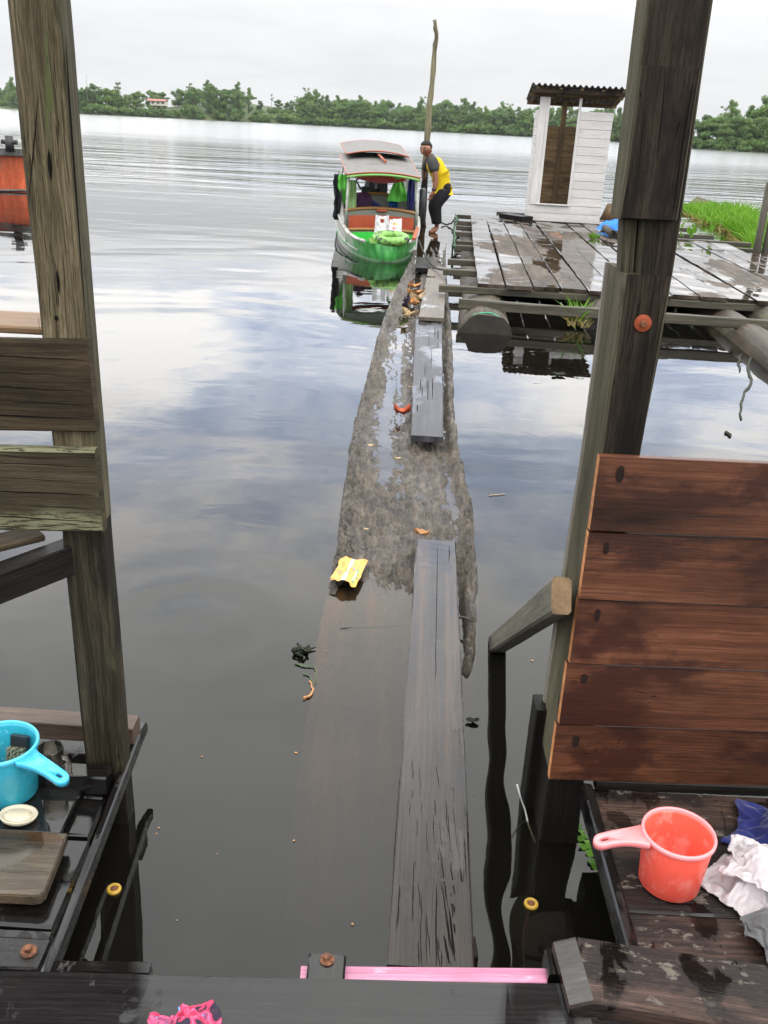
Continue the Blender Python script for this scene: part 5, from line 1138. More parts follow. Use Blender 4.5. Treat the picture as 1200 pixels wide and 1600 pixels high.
    'grey': (30, (-389,-419,63,-12,17,8,-15,14,6,-16,19,-5,-17,20,1,-10,25,4,-5,27,11,0,33,-2,1,35,4,6,33,6,5,33,15,17,34,-1,26,26,6,8,32,14,28,4,-19,18,25,-2,7,10,27,-13,25,-5,1,28,4,0,29,0,-4,30,4,-16,26,9,1,29,-11,2,28,-12,4,27,-12,-4,5,-29,20,8,-13,-7,10,23,11,22,-4,20,8,-11,19,9,-4,-48,-675,1,-8,20,4,-13,20,-2,-16,13,10,-14,21,-3,-10,24,6,-3,29,6,-3,30,5,-1,31,8,1,33,10,8,34,7,16,32,-7,7,30,23,19,29,0,26,7,-21,22,19,-12,-10,30,5,8,18,18,-1,23,17,-3,25,9,-7,27,8,1,23,-18,-1,25,-17,-1,26,-17,5,29,-9,-14,24,6,22,1,-20,-8,22,-2,5,12,21,11,20,-9,17,13,-8,-25,-687,-14,-7,19,7,-11,21,-3,-13,17,4,-13,15,11,-7,25,4,-3,29,1,-6,26,13,-3,30,8,2,34,0,4,33,-8,13,30,14,3,28,25,15,30,0,24,11,-19,10,29,-9,7,25,-10,-2,30,1,2,23,16,8,17,20,-3,24,13,-6,27,5,-3,26,-14,7,16,-26,-6,31,1,-3,13,-27,10,28,2,-3,19,-15,3,0,23,2,24,4,9,22,-7,1,-697,-36,-7,15,16,-10,18,5,-13,16,6,-9,20,4,-5,26,-1,-5,26,10,-5,28,7,-2,29,2,-1,32,-4,1,32,6,-3,20,27,14,31,3,17,30,4,-14,32,-6,8,29,-10,19,24,-9,21,17,-11,2,29,0,2,24,11,3,22,18,-1,20,22,-5,29,-2,-4,24,-19,-1,3,-34,1,22,-27,-12,26,-14,13,20,14,1,22,13,5,17,16,-3,24,8,23,-706,-53,-7,18,15,-9,16,8,-10,16,9,-8,21,-5,-6,23,12,-4,27,6,-4,28,-2,-3,29,1,-2,30,3,-4,26,19,0,31,12,0,25,-21,4,33,-3,10,26,19,4,32,3,9,30,3,-2,27,-12,27,10,0,11,25,-6,4,25,11,-3,25,18,-16,23,-15,5,32,2,-26,16,-18,13,19,-29,1,22,-24,-9,28,-6,1,22,14,7,17,18,14,17,15,30,-719,-44,-4,19,9,-10,18,4,-11,18,7,-8,12,16,-4,27,5,-4,27,-6,-2,27,5,-3,28,8,-3,29,6,-2,30,10,-2,32,11,0,21,-25,4,32,-4,4,32,4,3,32,2,5,30,3,0,18,24,0,27,10,25,16,-6,21,18,-9,-7,29,-3,-13,31,2,-14,22,-21,-15,32,9,-18,25,-20,20,21,-19,6,23,-21,2,27,4,-14,21,12,-5,12,25,75,-739,-43,-4,22,4,-7,17,8,-10,15,12,-7,18,9,-6,26,-2,-2,27,8,-7,20,20,-2,28,9,-2,31,3,1,32,4,-3,28,-16,4,31,-12,-1,31,12,-2,31,10,8,29,-9,5,30,5,0,24,18,-7,18,22,4,31,1,19,21,-12,14,24,-13,-15,22,-21,-16,33,6,-19,19,-27,-2,37,2,-2,35,-2,14,18,-23,-12,24,10,5,25,5,-6,-1,28,81,-749,-66,-4,17,15,-5,19,8,-7,19,9,-6,22,0,-3,26,7,-2,24,18,-5,27,10,-6,27,-7,2,26,17,-8,28,-18,5,33,-2,0,32,8,-9,26,23,4,33,-1,8,29,-10,3,29,8,-7,19,22,-3,25,15,6,30,-6,0,32,4,-10,25,-20,19,23,-22,-16,28,-20,-17,27,-21,-11,33,-11,18,22,22,-14,26,8,5,30,-6,4,26,6,-25,3,-14,107,-775,-48,-3,22,10,-4,22,10,-4,19,15,-4,26,0,-1,25,14,-1,28,15,-4,27,7,-7,25,-14,-6,31,2,-1,30,8,-8,18,24,6,33,2,-6,30,15,2,33,-1,9,27,-15,0,29,12,-9,18,23,-2,29,11,7,28,-15,-4,31,-11,-13,33,9,-14,28,-19,-2,37,-19,10,19,-31,-9,31,-21,-8,34,1,11,16,27,4,28,-5,-19,13,-17,-18,22,-10,122,-805,-32,-3,24,13,-2,24,12,-2,26,11,-3,30,0,-1,31,8,1,28,16,-3,26,10,-6,26,-11,-6,30,4,-3,18,22,-6,27,17,-4,26,20,1,32,-3,1,33,2,8,30,-14,-8,21,22,-3,29,13,-3,31,-5,-6,31,11,0,32,-13,-3,27,-24,-15,36,5,3,24,-31,-16,38,-5,10,25,-28,-8,30,5,-7,13,-28,-5,30,-2,-5,27,-4,-10,23,15,129,-842,-46,-4,29,5,-1,29,15,2,28,20,-1,34,4,-1,34,6,-2,31,6,1,24,15,-5,27,-6,-6,29,4,-5,22,17,-6,26,17,-3,21,25,-3,28,14,2,34,-1,7,30,-13,-8,21,22,-1,32,-3,-4,32,6,-7,31,9,1,29,-21,-7,35,-7,-13,36,-1,2,28,-29,-13,37,-2,12,17,-28,-4,25,-20,-6,24,-16,-8,28,-1,-8,30,-1,-14,29,5,129,-874,-53,-3,33,7,1,33,17,3,32,25,0,37,10,-3,38,-3,0,31,13,-2,29,2,-3,22,16,-5,28,4,-5,28,2,-4,18,24,-4,26,15,-2,22,24,-1,32,8,6,30,-10,-8,25,19,-4,32,4,0,32,-6,-7,31,11,-1,33,-15,-13,35,2,0,29,-25,-10,39,4,2,28,-25,-5,33,-13,0,25,-22,4,12,-27,-15,28,10,-9,31,1,-6,19,-25,123,-883,-60,0,33,14,1,38,19,2,36,25,-1,42,10,-2,42,1,-5,34,-1,2,23,20,-3,25,10,-5,29,-1,-3,25,10,-3,17,23,-4,27,14,-3,25,20,-1,24,21,4,32,-5,-7,28,15,-2,31,-3,-5,32,9,0,33,-6,-9,34,8,-4,31,-19,-2,35,-14,-10,37,8,-2,30,-19,1,27,-22,2,17,-29,1,21,-18,-17,24,14,-5,28,-16,-7,15,-29,121,-887,-67,0,32,24,0,40,21,0,44,14,-9,48,-4,-1,44,4,-1,35,9,-2,28,13,2,21,19,-3,26,7,-3,20,17,-2,23,15,-3,23,18,-3,28,12,-3,28,16,0,24,22,0,32,-3,-5,29,13,-3,32,6,-4,33,-1,-3,34,-7,-3,31,-17,-7,35,1,-5,34,-7,-1,27,-20,1,24,-21,1,17,-22,-4,25,-8,-11,25,3,-5,20,-23,-10,6,-31,121,-878,-74,-1,36,18,-2,43,17,-4,48,9,-8,50,1,1,40,19,-2,35,11,-3,32,3,2,24,16,0,21,20,0,21,18,-6,18,21,-1,29,10,-4,24,19,-2,29,14,-1,31,7,-1,26,16,-3,31,7,-3,30,-6,-3,32,7,-2,33,-8,-5,33,-4,-5,34,-6,-2,30,-14,-2,24,-20,0,22,-15,-5,23,-3,-5,24,-4,-4,19,-19,-8,10,-28,-5,19,-26,119,-874,-70,-2,39,-9,-10,46,7,-5,48,13,-5,48,10,-2,42,15,0,35,15,-1,31,14,-2,11,28,0,21,25,0,20,21,-1,27,15,-2,30,10,-1,28,12,-2,29,12,-1,30,7,-1,28,13,-4,29,3,-2,30,8,0,33,2,-3,32,-6,-4,31,-11,-4,32,-6,-3,27,-16,-4,28,-8,-4,23,-8,-2,22,-7,-3,22,-9,-6,11,-23,-7,17,-26,-7,27,-16,122,-868,-95,-4,36,18,-6,45,-11,-13,48,-5,-1,45,21,-3,34,28,-3,33,20,-3,31,17,-3,31,4,-1,21,24,4,16,26,-2,27,12,1,26,18,-1,27,13,-2,29,10,-1,29,11,-2,28,8,-1,28,9,-1,30,5,-2,31,-6,-2,32,2,-4,30,-9,-4,31,-8,-4,28,-11,-4,26,-12,-3,22,-10,-3,21,-7,-4,22,-5,-7,10,-23,-5,21,-21,-8,25,-21,127,-852,-93,-8,39,3,-9,42,16,-9,43,-24,-2,39,29,-3,37,24,-3,33,17,-9,35,5,1,28,14,-1,21,25,0,24,17,2,21,20,-1,27,13,0,27,14,0,23,18,-2,30,8,-2,28,7,-1,29,9,-3,29,-2,-1,29,8,-1,30,-7,-4,29,-7,-3,29,-6,-5,27,-11,-4,25,-8,-4,23,-6,-3,21,-8,-4,20,-11,-7,14,-20,-5,22,-16,-7,21,-24,124,-822,-102,-7,27,28,-4,45,-4,-10,40,-23,-13,44,9,-7,36,20,-2,32,19,2,29,19,1,17,27,0,26,19,-1,25,15,0,26,14,2,23,17,0,21,21,-2,29,5,0,28,14,-1,27,10,-3,30,1,-1,28,8,1,30,2,-4,27,-10,-4,28,-3,-5,27,-7,-4,25,-7,-5,24,-6,-5,20,-13,-4,19,-12,-4,21,-13,-4,25,-6,-7,16,-22,-5,26,-18,125,-821,-83,-10,36,-13,-4,44,-3,-8,45,-4,-14,43,2,-8,35,15,0,27,25,3,20,27,0,24,22,-3,30,12,2,22,20,1,18,23,2,22,17,-3,29,6,-1,29,8,2,26,14,-3,29,4,-1,28,9,-1,29,2,-3,29,-3,0,27,5,-7,25,-8,-5,25,-6,-4,25,-4,-5,23,-6,-5,22,-9,-3,22,-10,-4,17,-20,-3,26,-8,-8,20,-22,-5,29,-10,122,-811,-105,-6,38,6,-10,38,18,-9,43,-3,-6,41,-14,-10,36,3,2,23,26,1,22,26,-5,28,13,3,23,23,2,15,28,2,22,18,0,25,13,-1,29,6,0,28,10,-2,29,4,3,24,18,-2,30,2,-3,29,-1,-4,28,-4,-2,27,5,-8,24,-9,-4,25,0,-7,22,-9,-4,24,-7,-2,24,-1,-4,25,-10,-4,16,-24,-5,24,-15,-6,31,-10,-8,20,-25,126,-801,-75,-5,39,-1,-11,36,19,-8,41,-6,-8,40,-7,-8,33,-11,-1,27,19,-2,25,22,-1,23,21,5,13,30,-1,25,19,3,20,20,-4,29,3,3,25,12,-1,29,3,5,19,23,-6,30,-7,0,30,3,3,29,11,-5,28,-1,-7,26,-4,-6,25,-1,-5,24,-2,-8,22,-10,-2,25,3,-3,25,-10,-6,22,-18,1,30,-9,-6,27,-17,-6,27,-21,-9,16,-29,119,-786,-65,-4,22,32,-4,42,-5,-14,32,-22,-5,38,-3,-4,34,0,-1,25,19,-1,25,21,0,24,22,0,20,26,1,17,24,2,27,12,-8,29,-4,1,27,10,7,11,26,5,30,5,-6,30,-12,0,30,3,4,29,14,-6,28,-3,-7,27,0,-8,24,-4,-5,25,2,-8,21,-9,-1,26,0,0,29,-8,-5,26,-20,-8,22,-24,-5,28,-18,-8,28,-22,-2,29,-17,110,-822,-29,-6,37,-9,-4,41,-6,-2,40,11,-6,35,-14,-18,14,23,4,26,17,3,27,18,3,26,21,2,27,17,-1,29,9,-11,30,-3,1,29,5,6,7,28,9,22,17,3,31,-5,-4,31,-9,4,31,7,4,31,10,-5,29,2,-8,27,-1,-13,21,-12,-4,26,6,-8,22,-10,-2,27,-5,1,32,-8,-8,21,-27,-4,31,-19,-5,29,-20,-4,34,-13,-5,19,-26,108,-836,-19,-3,39,0,-5,41,-3,-4,40,7,-19,28,18,-5,30,6,-5,26,-16,1,28,19,6,25,23,-1,28,15,-10,31,5,0,30,7,9,14,23,7,7,30,4,30,-3,-4,29,-12,7,32,-2,2,32,3,4,31,10,-1,30,7,-6,29,2,-13,24,-8,-15,21,-13,3,26,3,-7,24,-15,3,33,-9,-8,23,-30,-1,34,-17,-3,34,-15,-1,35,-3,-5,19,-26,107,-857,-3,-7,36,14,-6,41,-2,-13,35,14,-7,36,-1,-5,31,-7,-5,28,-16,-6,33,2,-7,31,16,-3,29,16,1,26,18,3,14,26,5,7,29,9,27,8,0,29,-7,-6,29,-17,5,32,-4,9,31,5,1,32,5,-4,31,5,4,29,10,-13,24,-10,-15,22,-14,-5,28,-4,9,29,3,-8,19,-28,-1,32,-25,2,36,-13,1,38,-3,-1,34,-3,-6,22,-21,108,-870,-2,-8,26,26,-7,40,5,-11,38,-10,-9,35,-7,-3,33,-2,-5,31,-11,-8,34,2,-9,34,11,-6,30,16,0,15,29,-2,5,31,5,27,11,5,28,6,-10,24,-16,7,32,-4,1,31,-10,2,32,-2,1,32,0,2,31,6,8,27,15,-10,28,-5,-14,21,-17,-7,28,-9,12,30,5,-3,36,-7,1,18,-37,5,40,-3,1,35,-5,-3,34,-4,-7,27,-12,106,-897,12,0,35,8,-7,39,0,-9,39,-2,-11,32,-17,-3,34,-1,-5,34,1,-9,36,-1,-12,36,3,-7,28,22,-7,-2,33,-9,30,6,7,25,15,1,28,3,-12,23,-15,8,31,-2,8,30,0,2,32,-1,-5,32,-7,1,31,2,11,27,16,-5,31,-2,-13,21,-19,-9,27,-15,3,35,-4,17,30,15,1,24,-33,0,38,-15,1,36,-4,-1,34,0,-7,29,8,109,-910,-4,-2,34,-2,-5,37,-1,-8,38,-1,-5,38,4,-9,31,18,-7,35,2,-10,37,-3,-9,33,-19,-10,19,32,-8,26,22,-19,20,-17,7,25,17,-3,29,2,-13,22,-13,4,30,-2,13,29,5,6,30,2,-2,32,1,-3,31,-3,7,29,11,-1,32,-1,-9,28,-14,-11,20,-25,8,34,0,20,28,18,2,36,-17,1,34,-18,0,35,9,-2,35,1,-5,30,-3,112,-919,-5,1,32,-2,-4,36,1,-7,38,-1,-10,35,17,-7,37,7,-9,36,5,-13,29,-23,-6,37,-6,-11,24,28,-10,32,12,-23,12,-23,3,29,12,-8,29,-1,-16,22,-11,-1,30,-2,14,27,9,5,30,5,1,30,3,0,31,3,-11,29,-2,10,31,-1,4,33,-5,-12,15,-29,12,35,4,19,29,16,4,37,-13,4,37,-7,1,36,8,-2,35,2,-6,29,-6,114,-922,-4,4,32,3,-3,35,-3,-7,38,4,-13,38,1,-12,38,4,-32,18,-9,11,38,0,-9,33,17,-4,37,9,-13,32,0,-23,8,-26,-5,32,1,-10,29,0,-5,24,19,-9,22,-18,2,31,1,-2,31,5,-1,29,4,3,32,6,-17,27,-7,-1,32,-2,20,26,-4,-10,28,20,30,24,-9,16,32,-14,9,37,-1,4,38,6,2,36,0,-2,34,-5,-4,31,-1)),
    'pink': (30, (-472,-460,43,-11,30,-13,1,37,-4,14,40,-8,15,41,16,16,38,-12,5,37,9,9,31,-8,2,29,-1,5,31,10,-2,28,-6,-5,22,17,4,14,-25,6,30,2,10,12,31,10,22,-19,5,36,-1,1,33,2,1,27,-11,3,34,-2,8,39,7,-6,37,6,2,34,26,-10,41,-4,-14,40,-2,-23,28,-10,1,22,-23,17,24,-1,14,24,5,12,22,13,17,8,-17,-87,-893,0,-1,32,-2,5,37,0,14,41,9,13,41,10,12,40,-4,6,36,-8,4,30,13,5,29,-7,5,30,-12,1,27,9,-5,15,23,6,17,-22,7,28,-9,9,14,28,4,30,3,8,34,-11,-1,26,-18,5,29,-1,1,34,13,-9,32,18,7,34,-19,-26,36,-1,-27,32,6,-8,38,-11,18,39,-1,-4,25,22,12,24,5,23,16,-5,19,14,0,17,15,-2,-88,-876,-26,0,33,17,7,38,3,12,40,-2,10,41,-5,11,41,-10,6,37,-2,3,26,20,4,29,-4,5,27,-18,0,23,16,0,22,20,-1,28,-7,11,10,-25,4,29,6,10,27,9,-1,28,-18,8,27,0,7,29,16,-9,27,24,-6,31,15,-10,37,-8,-4,42,-11,-23,27,-29,-4,37,-5,1,24,31,9,32,11,16,20,-6,17,8,-23,19,13,-7,10,2,19,-82,-837,-27,1,34,30,7,39,10,10,41,-1,12,37,-21,9,46,-14,6,36,-6,2,22,24,3,29,-2,4,24,-20,0,23,17,0,27,14,-1,28,8,3,23,-18,10,18,-23,5,30,2,8,27,4,-3,17,26,6,29,17,3,30,9,-3,32,-4,-13,30,-23,-10,34,-16,-7,37,-15,-2,36,6,2,30,13,8,12,28,14,20,-5,14,4,-22,17,11,-16,18,8,16,-93,-825,-14,2,39,17,7,42,14,10,42,9,2,44,-5,12,44,-20,9,31,-21,3,21,25,1,29,-7,-4,30,2,1,21,-20,1,27,14,3,25,23,1,30,-1,11,14,-25,8,28,-11,3,19,25,2,23,20,6,28,1,3,29,-5,-2,31,-13,-8,29,-18,-6,34,-6,-4,33,10,-9,28,18,7,26,-16,10,20,16,10,12,21,11,21,-6,-13,-17,-23,3,14,-24,-49,-796,8,-2,34,-8,0,44,8,3,47,10,17,35,18,12,46,-16,8,32,-20,2,21,25,0,31,-2,-4,29,3,1,17,-26,0,29,5,1,31,20,2,25,18,8,24,-20,11,20,-21,3,18,26,5,25,12,1,23,-20,4,28,-9,1,29,-6,-1,31,-3,-1,31,11,-10,20,24,3,31,4,4,23,-20,9,22,10,9,13,20,8,22,-3,-12,-5,-30,-3,28,-4,-46,-798,-1,-2,32,-12,-1,43,2,4,44,5,16,38,15,6,41,-21,12,34,0,-1,30,12,1,23,18,-4,28,1,1,14,-26,1,29,3,-1,27,18,3,27,12,2,17,-29,17,26,-7,7,23,19,5,28,7,0,19,-23,4,28,3,-2,29,9,-22,17,15,-1,27,12,17,24,5,6,27,-8,5,20,-19,9,23,4,7,17,18,5,25,-3,-12,4,-30,-5,28,-11,-43,-782,1,-2,34,6,-6,39,15,11,37,-13,13,42,-6,6,41,2,2,29,22,9,29,-7,-2,28,-1,-4,27,-2,-9,20,17,14,19,-16,-2,28,-2,-2,30,2,-11,23,18,24,14,-14,16,26,-5,4,29,4,-18,19,11,14,24,-4,-16,21,18,-8,25,12,14,22,-12,3,10,-25,14,21,9,8,24,1,9,23,2,8,24,1,4,27,-1,-12,12,-27,-7,33,-6,-42,-768,11,-7,27,21,1,41,2,8,40,-6,12,40,-8,9,37,-4,4,30,24,1,31,3,3,28,-14,-4,27,-1,-10,11,24,4,26,-6,9,25,-17,-6,28,7,-15,14,22,10,29,-4,25,17,-13,-11,26,9,-8,27,10,16,24,-3,-14,21,15,2,26,-2,15,0,-27,9,11,-24,5,21,-11,1,26,-5,3,25,-2,0,25,0,-1,30,0,15,21,21,-5,32,-17,-45,-768,30,1,36,-14,5,38,8,6,41,2,8,40,0,9,37,-8,3,30,22,1,30,6,1,31,-8,-2,26,-4,-10,3,26,3,26,-2,8,27,-16,-7,26,9,-16,14,22,2,30,2,20,20,-12,-1,30,1,-16,21,18,14,25,-3,-8,25,6,9,20,-13,12,15,-25,14,-3,-22,3,21,-10,-8,23,8,7,21,-7,-5,24,3,0,31,-1,10,21,-25,4,31,24,-31,-757,20,-1,37,-21,2,40,-8,2,40,-7,7,39,5,13,35,19,2,34,10,2,31,5,-1,26,-14,-2,16,21,-7,8,25,2,26,-2,6,30,-9,-7,24,8,-15,15,21,-4,28,9,13,25,-9,3,33,-4,-20,17,23,8,27,-5,11,21,-16,10,17,-19,5,6,-21,15,16,-11,-1,23,-3,-13,18,11,10,16,-11,-7,24,5,2,16,-26,16,28,-16,1,40,1,-22,-760,21,4,41,8,-4,45,-8,3,35,-26,6,39,4,2,42,7,3,33,10,5,30,8,4,28,11,-6,-1,28,-3,15,23,5,25,-8,-3,30,8,-15,17,12,-1,27,10,-1,29,-3,-5,25,14,12,29,-11,-16,23,16,12,17,-22,12,22,-20,7,20,-15,-13,21,2,13,17,-8,-11,14,-2,6,21,6,4,21,-8,6,10,-26,-13,27,6,14,32,-18,20,28,-18,-15,-768,16,-6,38,-11,1,47,-2,5,45,-1,-6,34,20,11,40,-7,-5,29,18,10,32,2,6,29,6,-5,1,29,-3,15,23,-11,21,11,-1,29,7,-7,23,8,9,26,-5,-9,25,12,2,31,1,-4,31,9,5,31,-5,4,26,-17,10,13,-23,-3,28,-9,-13,25,6,1,20,-10,12,-8,-20,-2,14,-15,12,20,4,0,29,-6,-11,24,-17,6,33,16,29,3,-29,-10,-757,-10,-3,34,14,-3,41,10,0,47,0,1,38,-11,-2,34,20,1,33,14,9,33,2,11,29,-7,-8,22,20,-7,19,19,-1,10,25,0,29,2,-6,24,9,-7,14,24,5,28,-6,-4,29,10,3,28,-16,4,27,-20,7,32,-8,3,32,-3,-20,27,7,5,23,-13,4,16,-17,0,7,-21,8,-5,-22,-9,22,-13,1,28,-7,4,33,-3,7,0,36,1,38,-10,34,-769,-40,-8,32,14,-6,33,19,-1,45,-8,-1,41,1,-4,38,-1,1,23,27,9,35,-2,8,31,9,-5,29,15,-7,21,16,-5,24,16,-5,9,27,7,24,-7,-9,26,6,1,18,26,3,31,-2,-1,32,-2,2,31,-21,-12,32,4,7,35,-5,-1,14,-30,-1,13,-24,0,14,-23,11,21,3,-5,19,-11,3,11,-30,-4,24,-18,4,17,31,11,21,27,-16,33,12,66,-779,-55,-8,34,-6,-10,33,20,-5,41,-4,-8,37,-12,-1,39,9,-3,16,34,-7,32,16,-7,32,10,1,30,16,15,25,5,-1,26,11,-4,27,12,-7,14,27,5,22,-17,3,21,27,7,36,-3,-1,29,15,-2,35,-15,-2,32,-16,-4,16,-30,1,24,-23,-3,17,-25,1,19,-18,0,20,-15,5,22,12,-3,25,-20,2,18,-25,3,18,33,0,32,14,-21,29,3,85,-798,-16,0,25,-24,-7,36,14,-18,32,-18,-6,41,-3,-5,31,26,1,34,16,-15,34,6,-4,31,16,-2,8,36,3,23,23,3,26,11,4,29,7,6,29,-5,5,27,6,2,23,24,2,32,6,2,34,-1,-2,30,-23,-3,31,-19,-6,33,-10,-3,28,-18,1,17,-24,-5,21,-16,7,3,-24,-3,20,-20,5,32,4,1,17,-25,-2,28,26,-14,33,-1,-13,32,12,92,-810,27,7,8,-36,-15,28,-25,-7,40,-2,-7,43,2,-17,35,1,-6,39,7,-5,34,14,-1,14,38,-1,12,39,1,20,29,4,28,9,5,31,4,6,29,5,6,27,9,4,30,10,3,33,-3,2,34,-8,-2,32,-16,-2,33,-11,-8,27,-20,-2,34,-3,-8,29,-9,-4,20,-17,8,3,-30,3,8,-32,-7,24,-17,9,30,0,-5,34,15,-12,31,18,-13,31,20,92,-822,-24,11,24,25,-40,6,-13,-6,41,-2,-4,43,-1,4,34,-23,-3,44,-15,-6,37,9,-4,20,39,0,1,43,1,20,29,5,32,6,-2,32,-10,5,29,7,7,28,11,11,28,14,-1,32,-13,2,34,-4,3,35,2,-4,30,-17,-8,21,-25,-10,28,-13,-7,35,-3,2,28,8,-4,22,-17,2,9,-32,7,8,-28,-7,19,22,-3,35,12,-4,38,10,-19,25,-24,101,-812,-24,-3,-13,32,-18,38,-9,-5,39,16,-9,40,11,-1,38,-15,2,39,-26,-29,18,19,17,33,14,1,9,39,3,22,24,2,33,0,-4,32,-11,9,24,16,6,30,6,9,30,11,1,33,-5,4,33,8,3,35,-5,-7,25,-22,-8,32,-16,-12,15,-25,-7,32,-6,2,32,16,-1,27,2,-3,23,-15,8,5,-33,-14,21,-20,1,29,16,-2,36,13,-20,18,-27,107,-829,-11,-2,21,28,-19,30,-19,-16,41,6,-1,38,20,-1,37,18,-35,13,-7,19,30,-15,2,25,24,11,27,16,-7,30,3,-11,29,-2,16,21,16,3,31,4,9,29,10,4,33,5,9,30,11,-6,32,-11,-6,32,-6,9,33,4,-11,21,-26,-11,19,-22,-9,24,-14,1,35,13,4,31,20,-1,27,0,-4,23,-28,-4,4,-38,-5,30,-4,3,31,19,-18,22,-24,112,-838,7,-11,33,-6,-14,37,13,-16,40,-9,-14,42,2,-8,40,18,-16,1,41,-1,35,3,20,14,-33,-23,30,1,-2,33,-2,18,16,21,11,33,7,11,26,13,5,32,7,1,33,2,11,31,13,-4,32,-2,-14,26,-16,-2,33,-2,6,30,4,-10,22,-15,-9,12,-26,-2,29,-1,3,31,11,1,28,4,1,28,-17,-6,8,-31,-6,27,-9,-11,32,2,-5,34,7,117,-835,-7,-11,35,1,-16,36,18,-17,39,-16,-17,42,-4,-14,9,40,-10,21,41,-1,34,3,-6,32,-23,4,13,-37,-4,31,-6,21,15,23,15,31,12,8,29,9,1,33,3,-1,32,3,10,31,13,-3,32,3,-16,23,-16,-8,30,-8,1,29,0,11,26,8,-9,13,-24,-9,26,-14,-2,28,-4,-3,28,-5,-4,26,-11,7,23,13,-10,28,-1,-4,30,-6,-4,27,-16,118,-817,12,-9,35,-9,-17,37,12,-20,38,-18,-20,41,11,-11,-2,43,-10,28,28,-4,31,-13,-8,24,-24,5,30,-7,6,12,-26,11,27,11,15,26,14,8,28,9,4,32,8,-8,30,-4,5,30,12,1,30,7,-10,27,0,-9,23,-15,-4,28,-6,13,23,12,-5,29,2,-6,26,-14,1,21,-24,-3,29,-8,-4,26,-8,-4,25,-4,-2,25,11,-4,27,5,-5,24,-15,85,-798,39,14,36,-13,-5,43,-7,-20,36,-23,-24,37,19,-10,-8,41,-13,33,9,-11,16,-28,0,28,-13,11,27,10,5,26,-12,6,20,-21,7,28,8,8,28,10,10,27,13,-11,28,-5,-4,30,5,-2,29,6,5,24,14,-6,27,-3,-5,23,-16,1,28,-4,10,26,17,-1,32,4,2,22,-25,-2,29,-9,-4,27,-6,-6,22,-11,-6,23,-2,-6,24,5,-2,25,0,37,-784,53,22,30,-1,7,48,-6,-35,11,-32,18,42,3,-17,15,38,-14,32,-3,-6,2,-31,0,29,-11,11,31,6,9,26,10,6,13,-28,6,30,-1,5,30,4,2,29,8,0,23,21,-5,29,-6,-5,29,-3,5,25,14,-2,27,5,-4,22,-20,2,29,-7,6,35,11,9,25,20,1,32,-12,0,30,-13,-5,26,-9,-7,19,-13,-8,21,1,-8,21,8,-5,20,-9,3,-762,82,5,37,-14,0,3,-43,-9,51,10,49,9,-6,-27,36,7,-5,32,14,-19,15,-15,18,6,-24,9,30,8,10,25,10,6,13,-27,6,30,1,5,29,4,3,30,5,0,23,21,-6,29,-8,-8,29,-14,1,29,4,7,24,13,-3,24,-18,5,31,-1,8,35,13,9,30,15,0,28,-26,0,31,-13,-3,29,3,-9,23,3,-10,19,10,-9,19,3,-7,13,-17,-34,-739,102,-2,-8,-44,-8,40,-25,21,41,26,46,1,-7,2,37,-14,-18,33,-8,-17,23,16,17,13,-20,11,16,-23,11,16,22,-1,28,-5,14,21,-15,4,30,-2,4,29,7,1,24,20,-6,28,-9,-9,29,-19,3,31,-2,10,24,14,0,27,-14,8,32,8,7,31,23,7,31,-14,3,36,-17,0,32,0,-9,24,21,-6,25,-5,-11,19,0,-12,16,-1,-10,17,-11,-28,-736,88,-41,7,-11,-9,39,-23,42,5,20,14,29,-22,19,31,6,-20,22,-6,19,24,2,10,7,-25,13,15,-19,9,27,-6,0,20,21,10,26,-9,10,27,-11,3,28,-9,-1,26,18,-10,24,-13,-1,30,5,8,27,-10,8,29,-1,4,33,0,8,30,14,9,35,16,5,34,-6,2,34,-13,-3,29,12,-6,32,6,-9,16,-16,-14,17,-9,-13,17,-2,-10,16,-3,-62,-733,64,-1,30,16,-38,-5,13,14,32,-17,27,25,5,9,32,8,24,13,-14,10,3,-27,21,16,-11,9,25,-3,2,28,4,11,15,-21,11,26,-7,10,28,-10,6,29,1,-5,31,0,-6,30,1,0,22,21,9,29,4,11,30,-1,8,33,-17,7,35,2,7,35,11,5,34,1,0,34,-4,-5,30,-3,-7,29,11,-13,21,-2,-11,14,-21,-13,16,2,-14,15,3,-78,-714,55,-31,5,2,8,2,30,-15,34,1,27,14,5,23,10,-14,23,13,-12,18,22,-5,17,22,-4,15,24,-6,11,18,-20,10,22,-16,9,25,-11,1,31,8,-2,30,6,-5,29,2,9,30,-9,2,28,-20,20,27,14,7,29,-13,15,37,13,5,39,-13,3,34,0,-1,33,-2,-1,32,1,-6,29,1,-22,19,-1,1,22,12,-7,25,-11,-12,19,-2,-14,16,7)),
}


def sheet(name, lab, kind_, c, sc, mat, rz=0.0, cat='cloth', parent=None, thick=.0018):
    """a draped sheet of cloth with its folds, laid down at c"""
    n, q = SHEET[kind_]
    acc = [0, 0, 0]
    mb = MB()
    ca, sa = math.cos(rz), math.sin(rz)
    for i in range(0, len(q), 3):
        for k in range(3): acc[k] += q[i + k]
        x, y, z = acc[0] / 5000 * sc[0], acc[1] / 5000 * sc[1], acc[2] / 5000 * sc[2]
        mb.v.append(V((c[0] + x * ca - y * sa, c[1] + x * sa + y * ca, c[2] + z)))
    for i in range(n):
        for j in range(n):
            k = i * (n + 1) + j
            mb.face((k, k + n + 1, k + n + 2, k + 1), ((i / n, j / n), ((i + 1) / n, j / n), ((i + 1) / n, (j + 1) / n), (i / n, (j + 1) / n)), 0, True)
    o = mb.build(name, mat, parent, None if parent else c)
    sb = o.modifiers.new('subsurf', 'SUBSURF'); sb.levels = 1; sb.render_levels = 2
    o.modifiers.new('thickness', 'SOLIDIFY').thickness = thick
    return o if parent else tag(o, lab, cat)


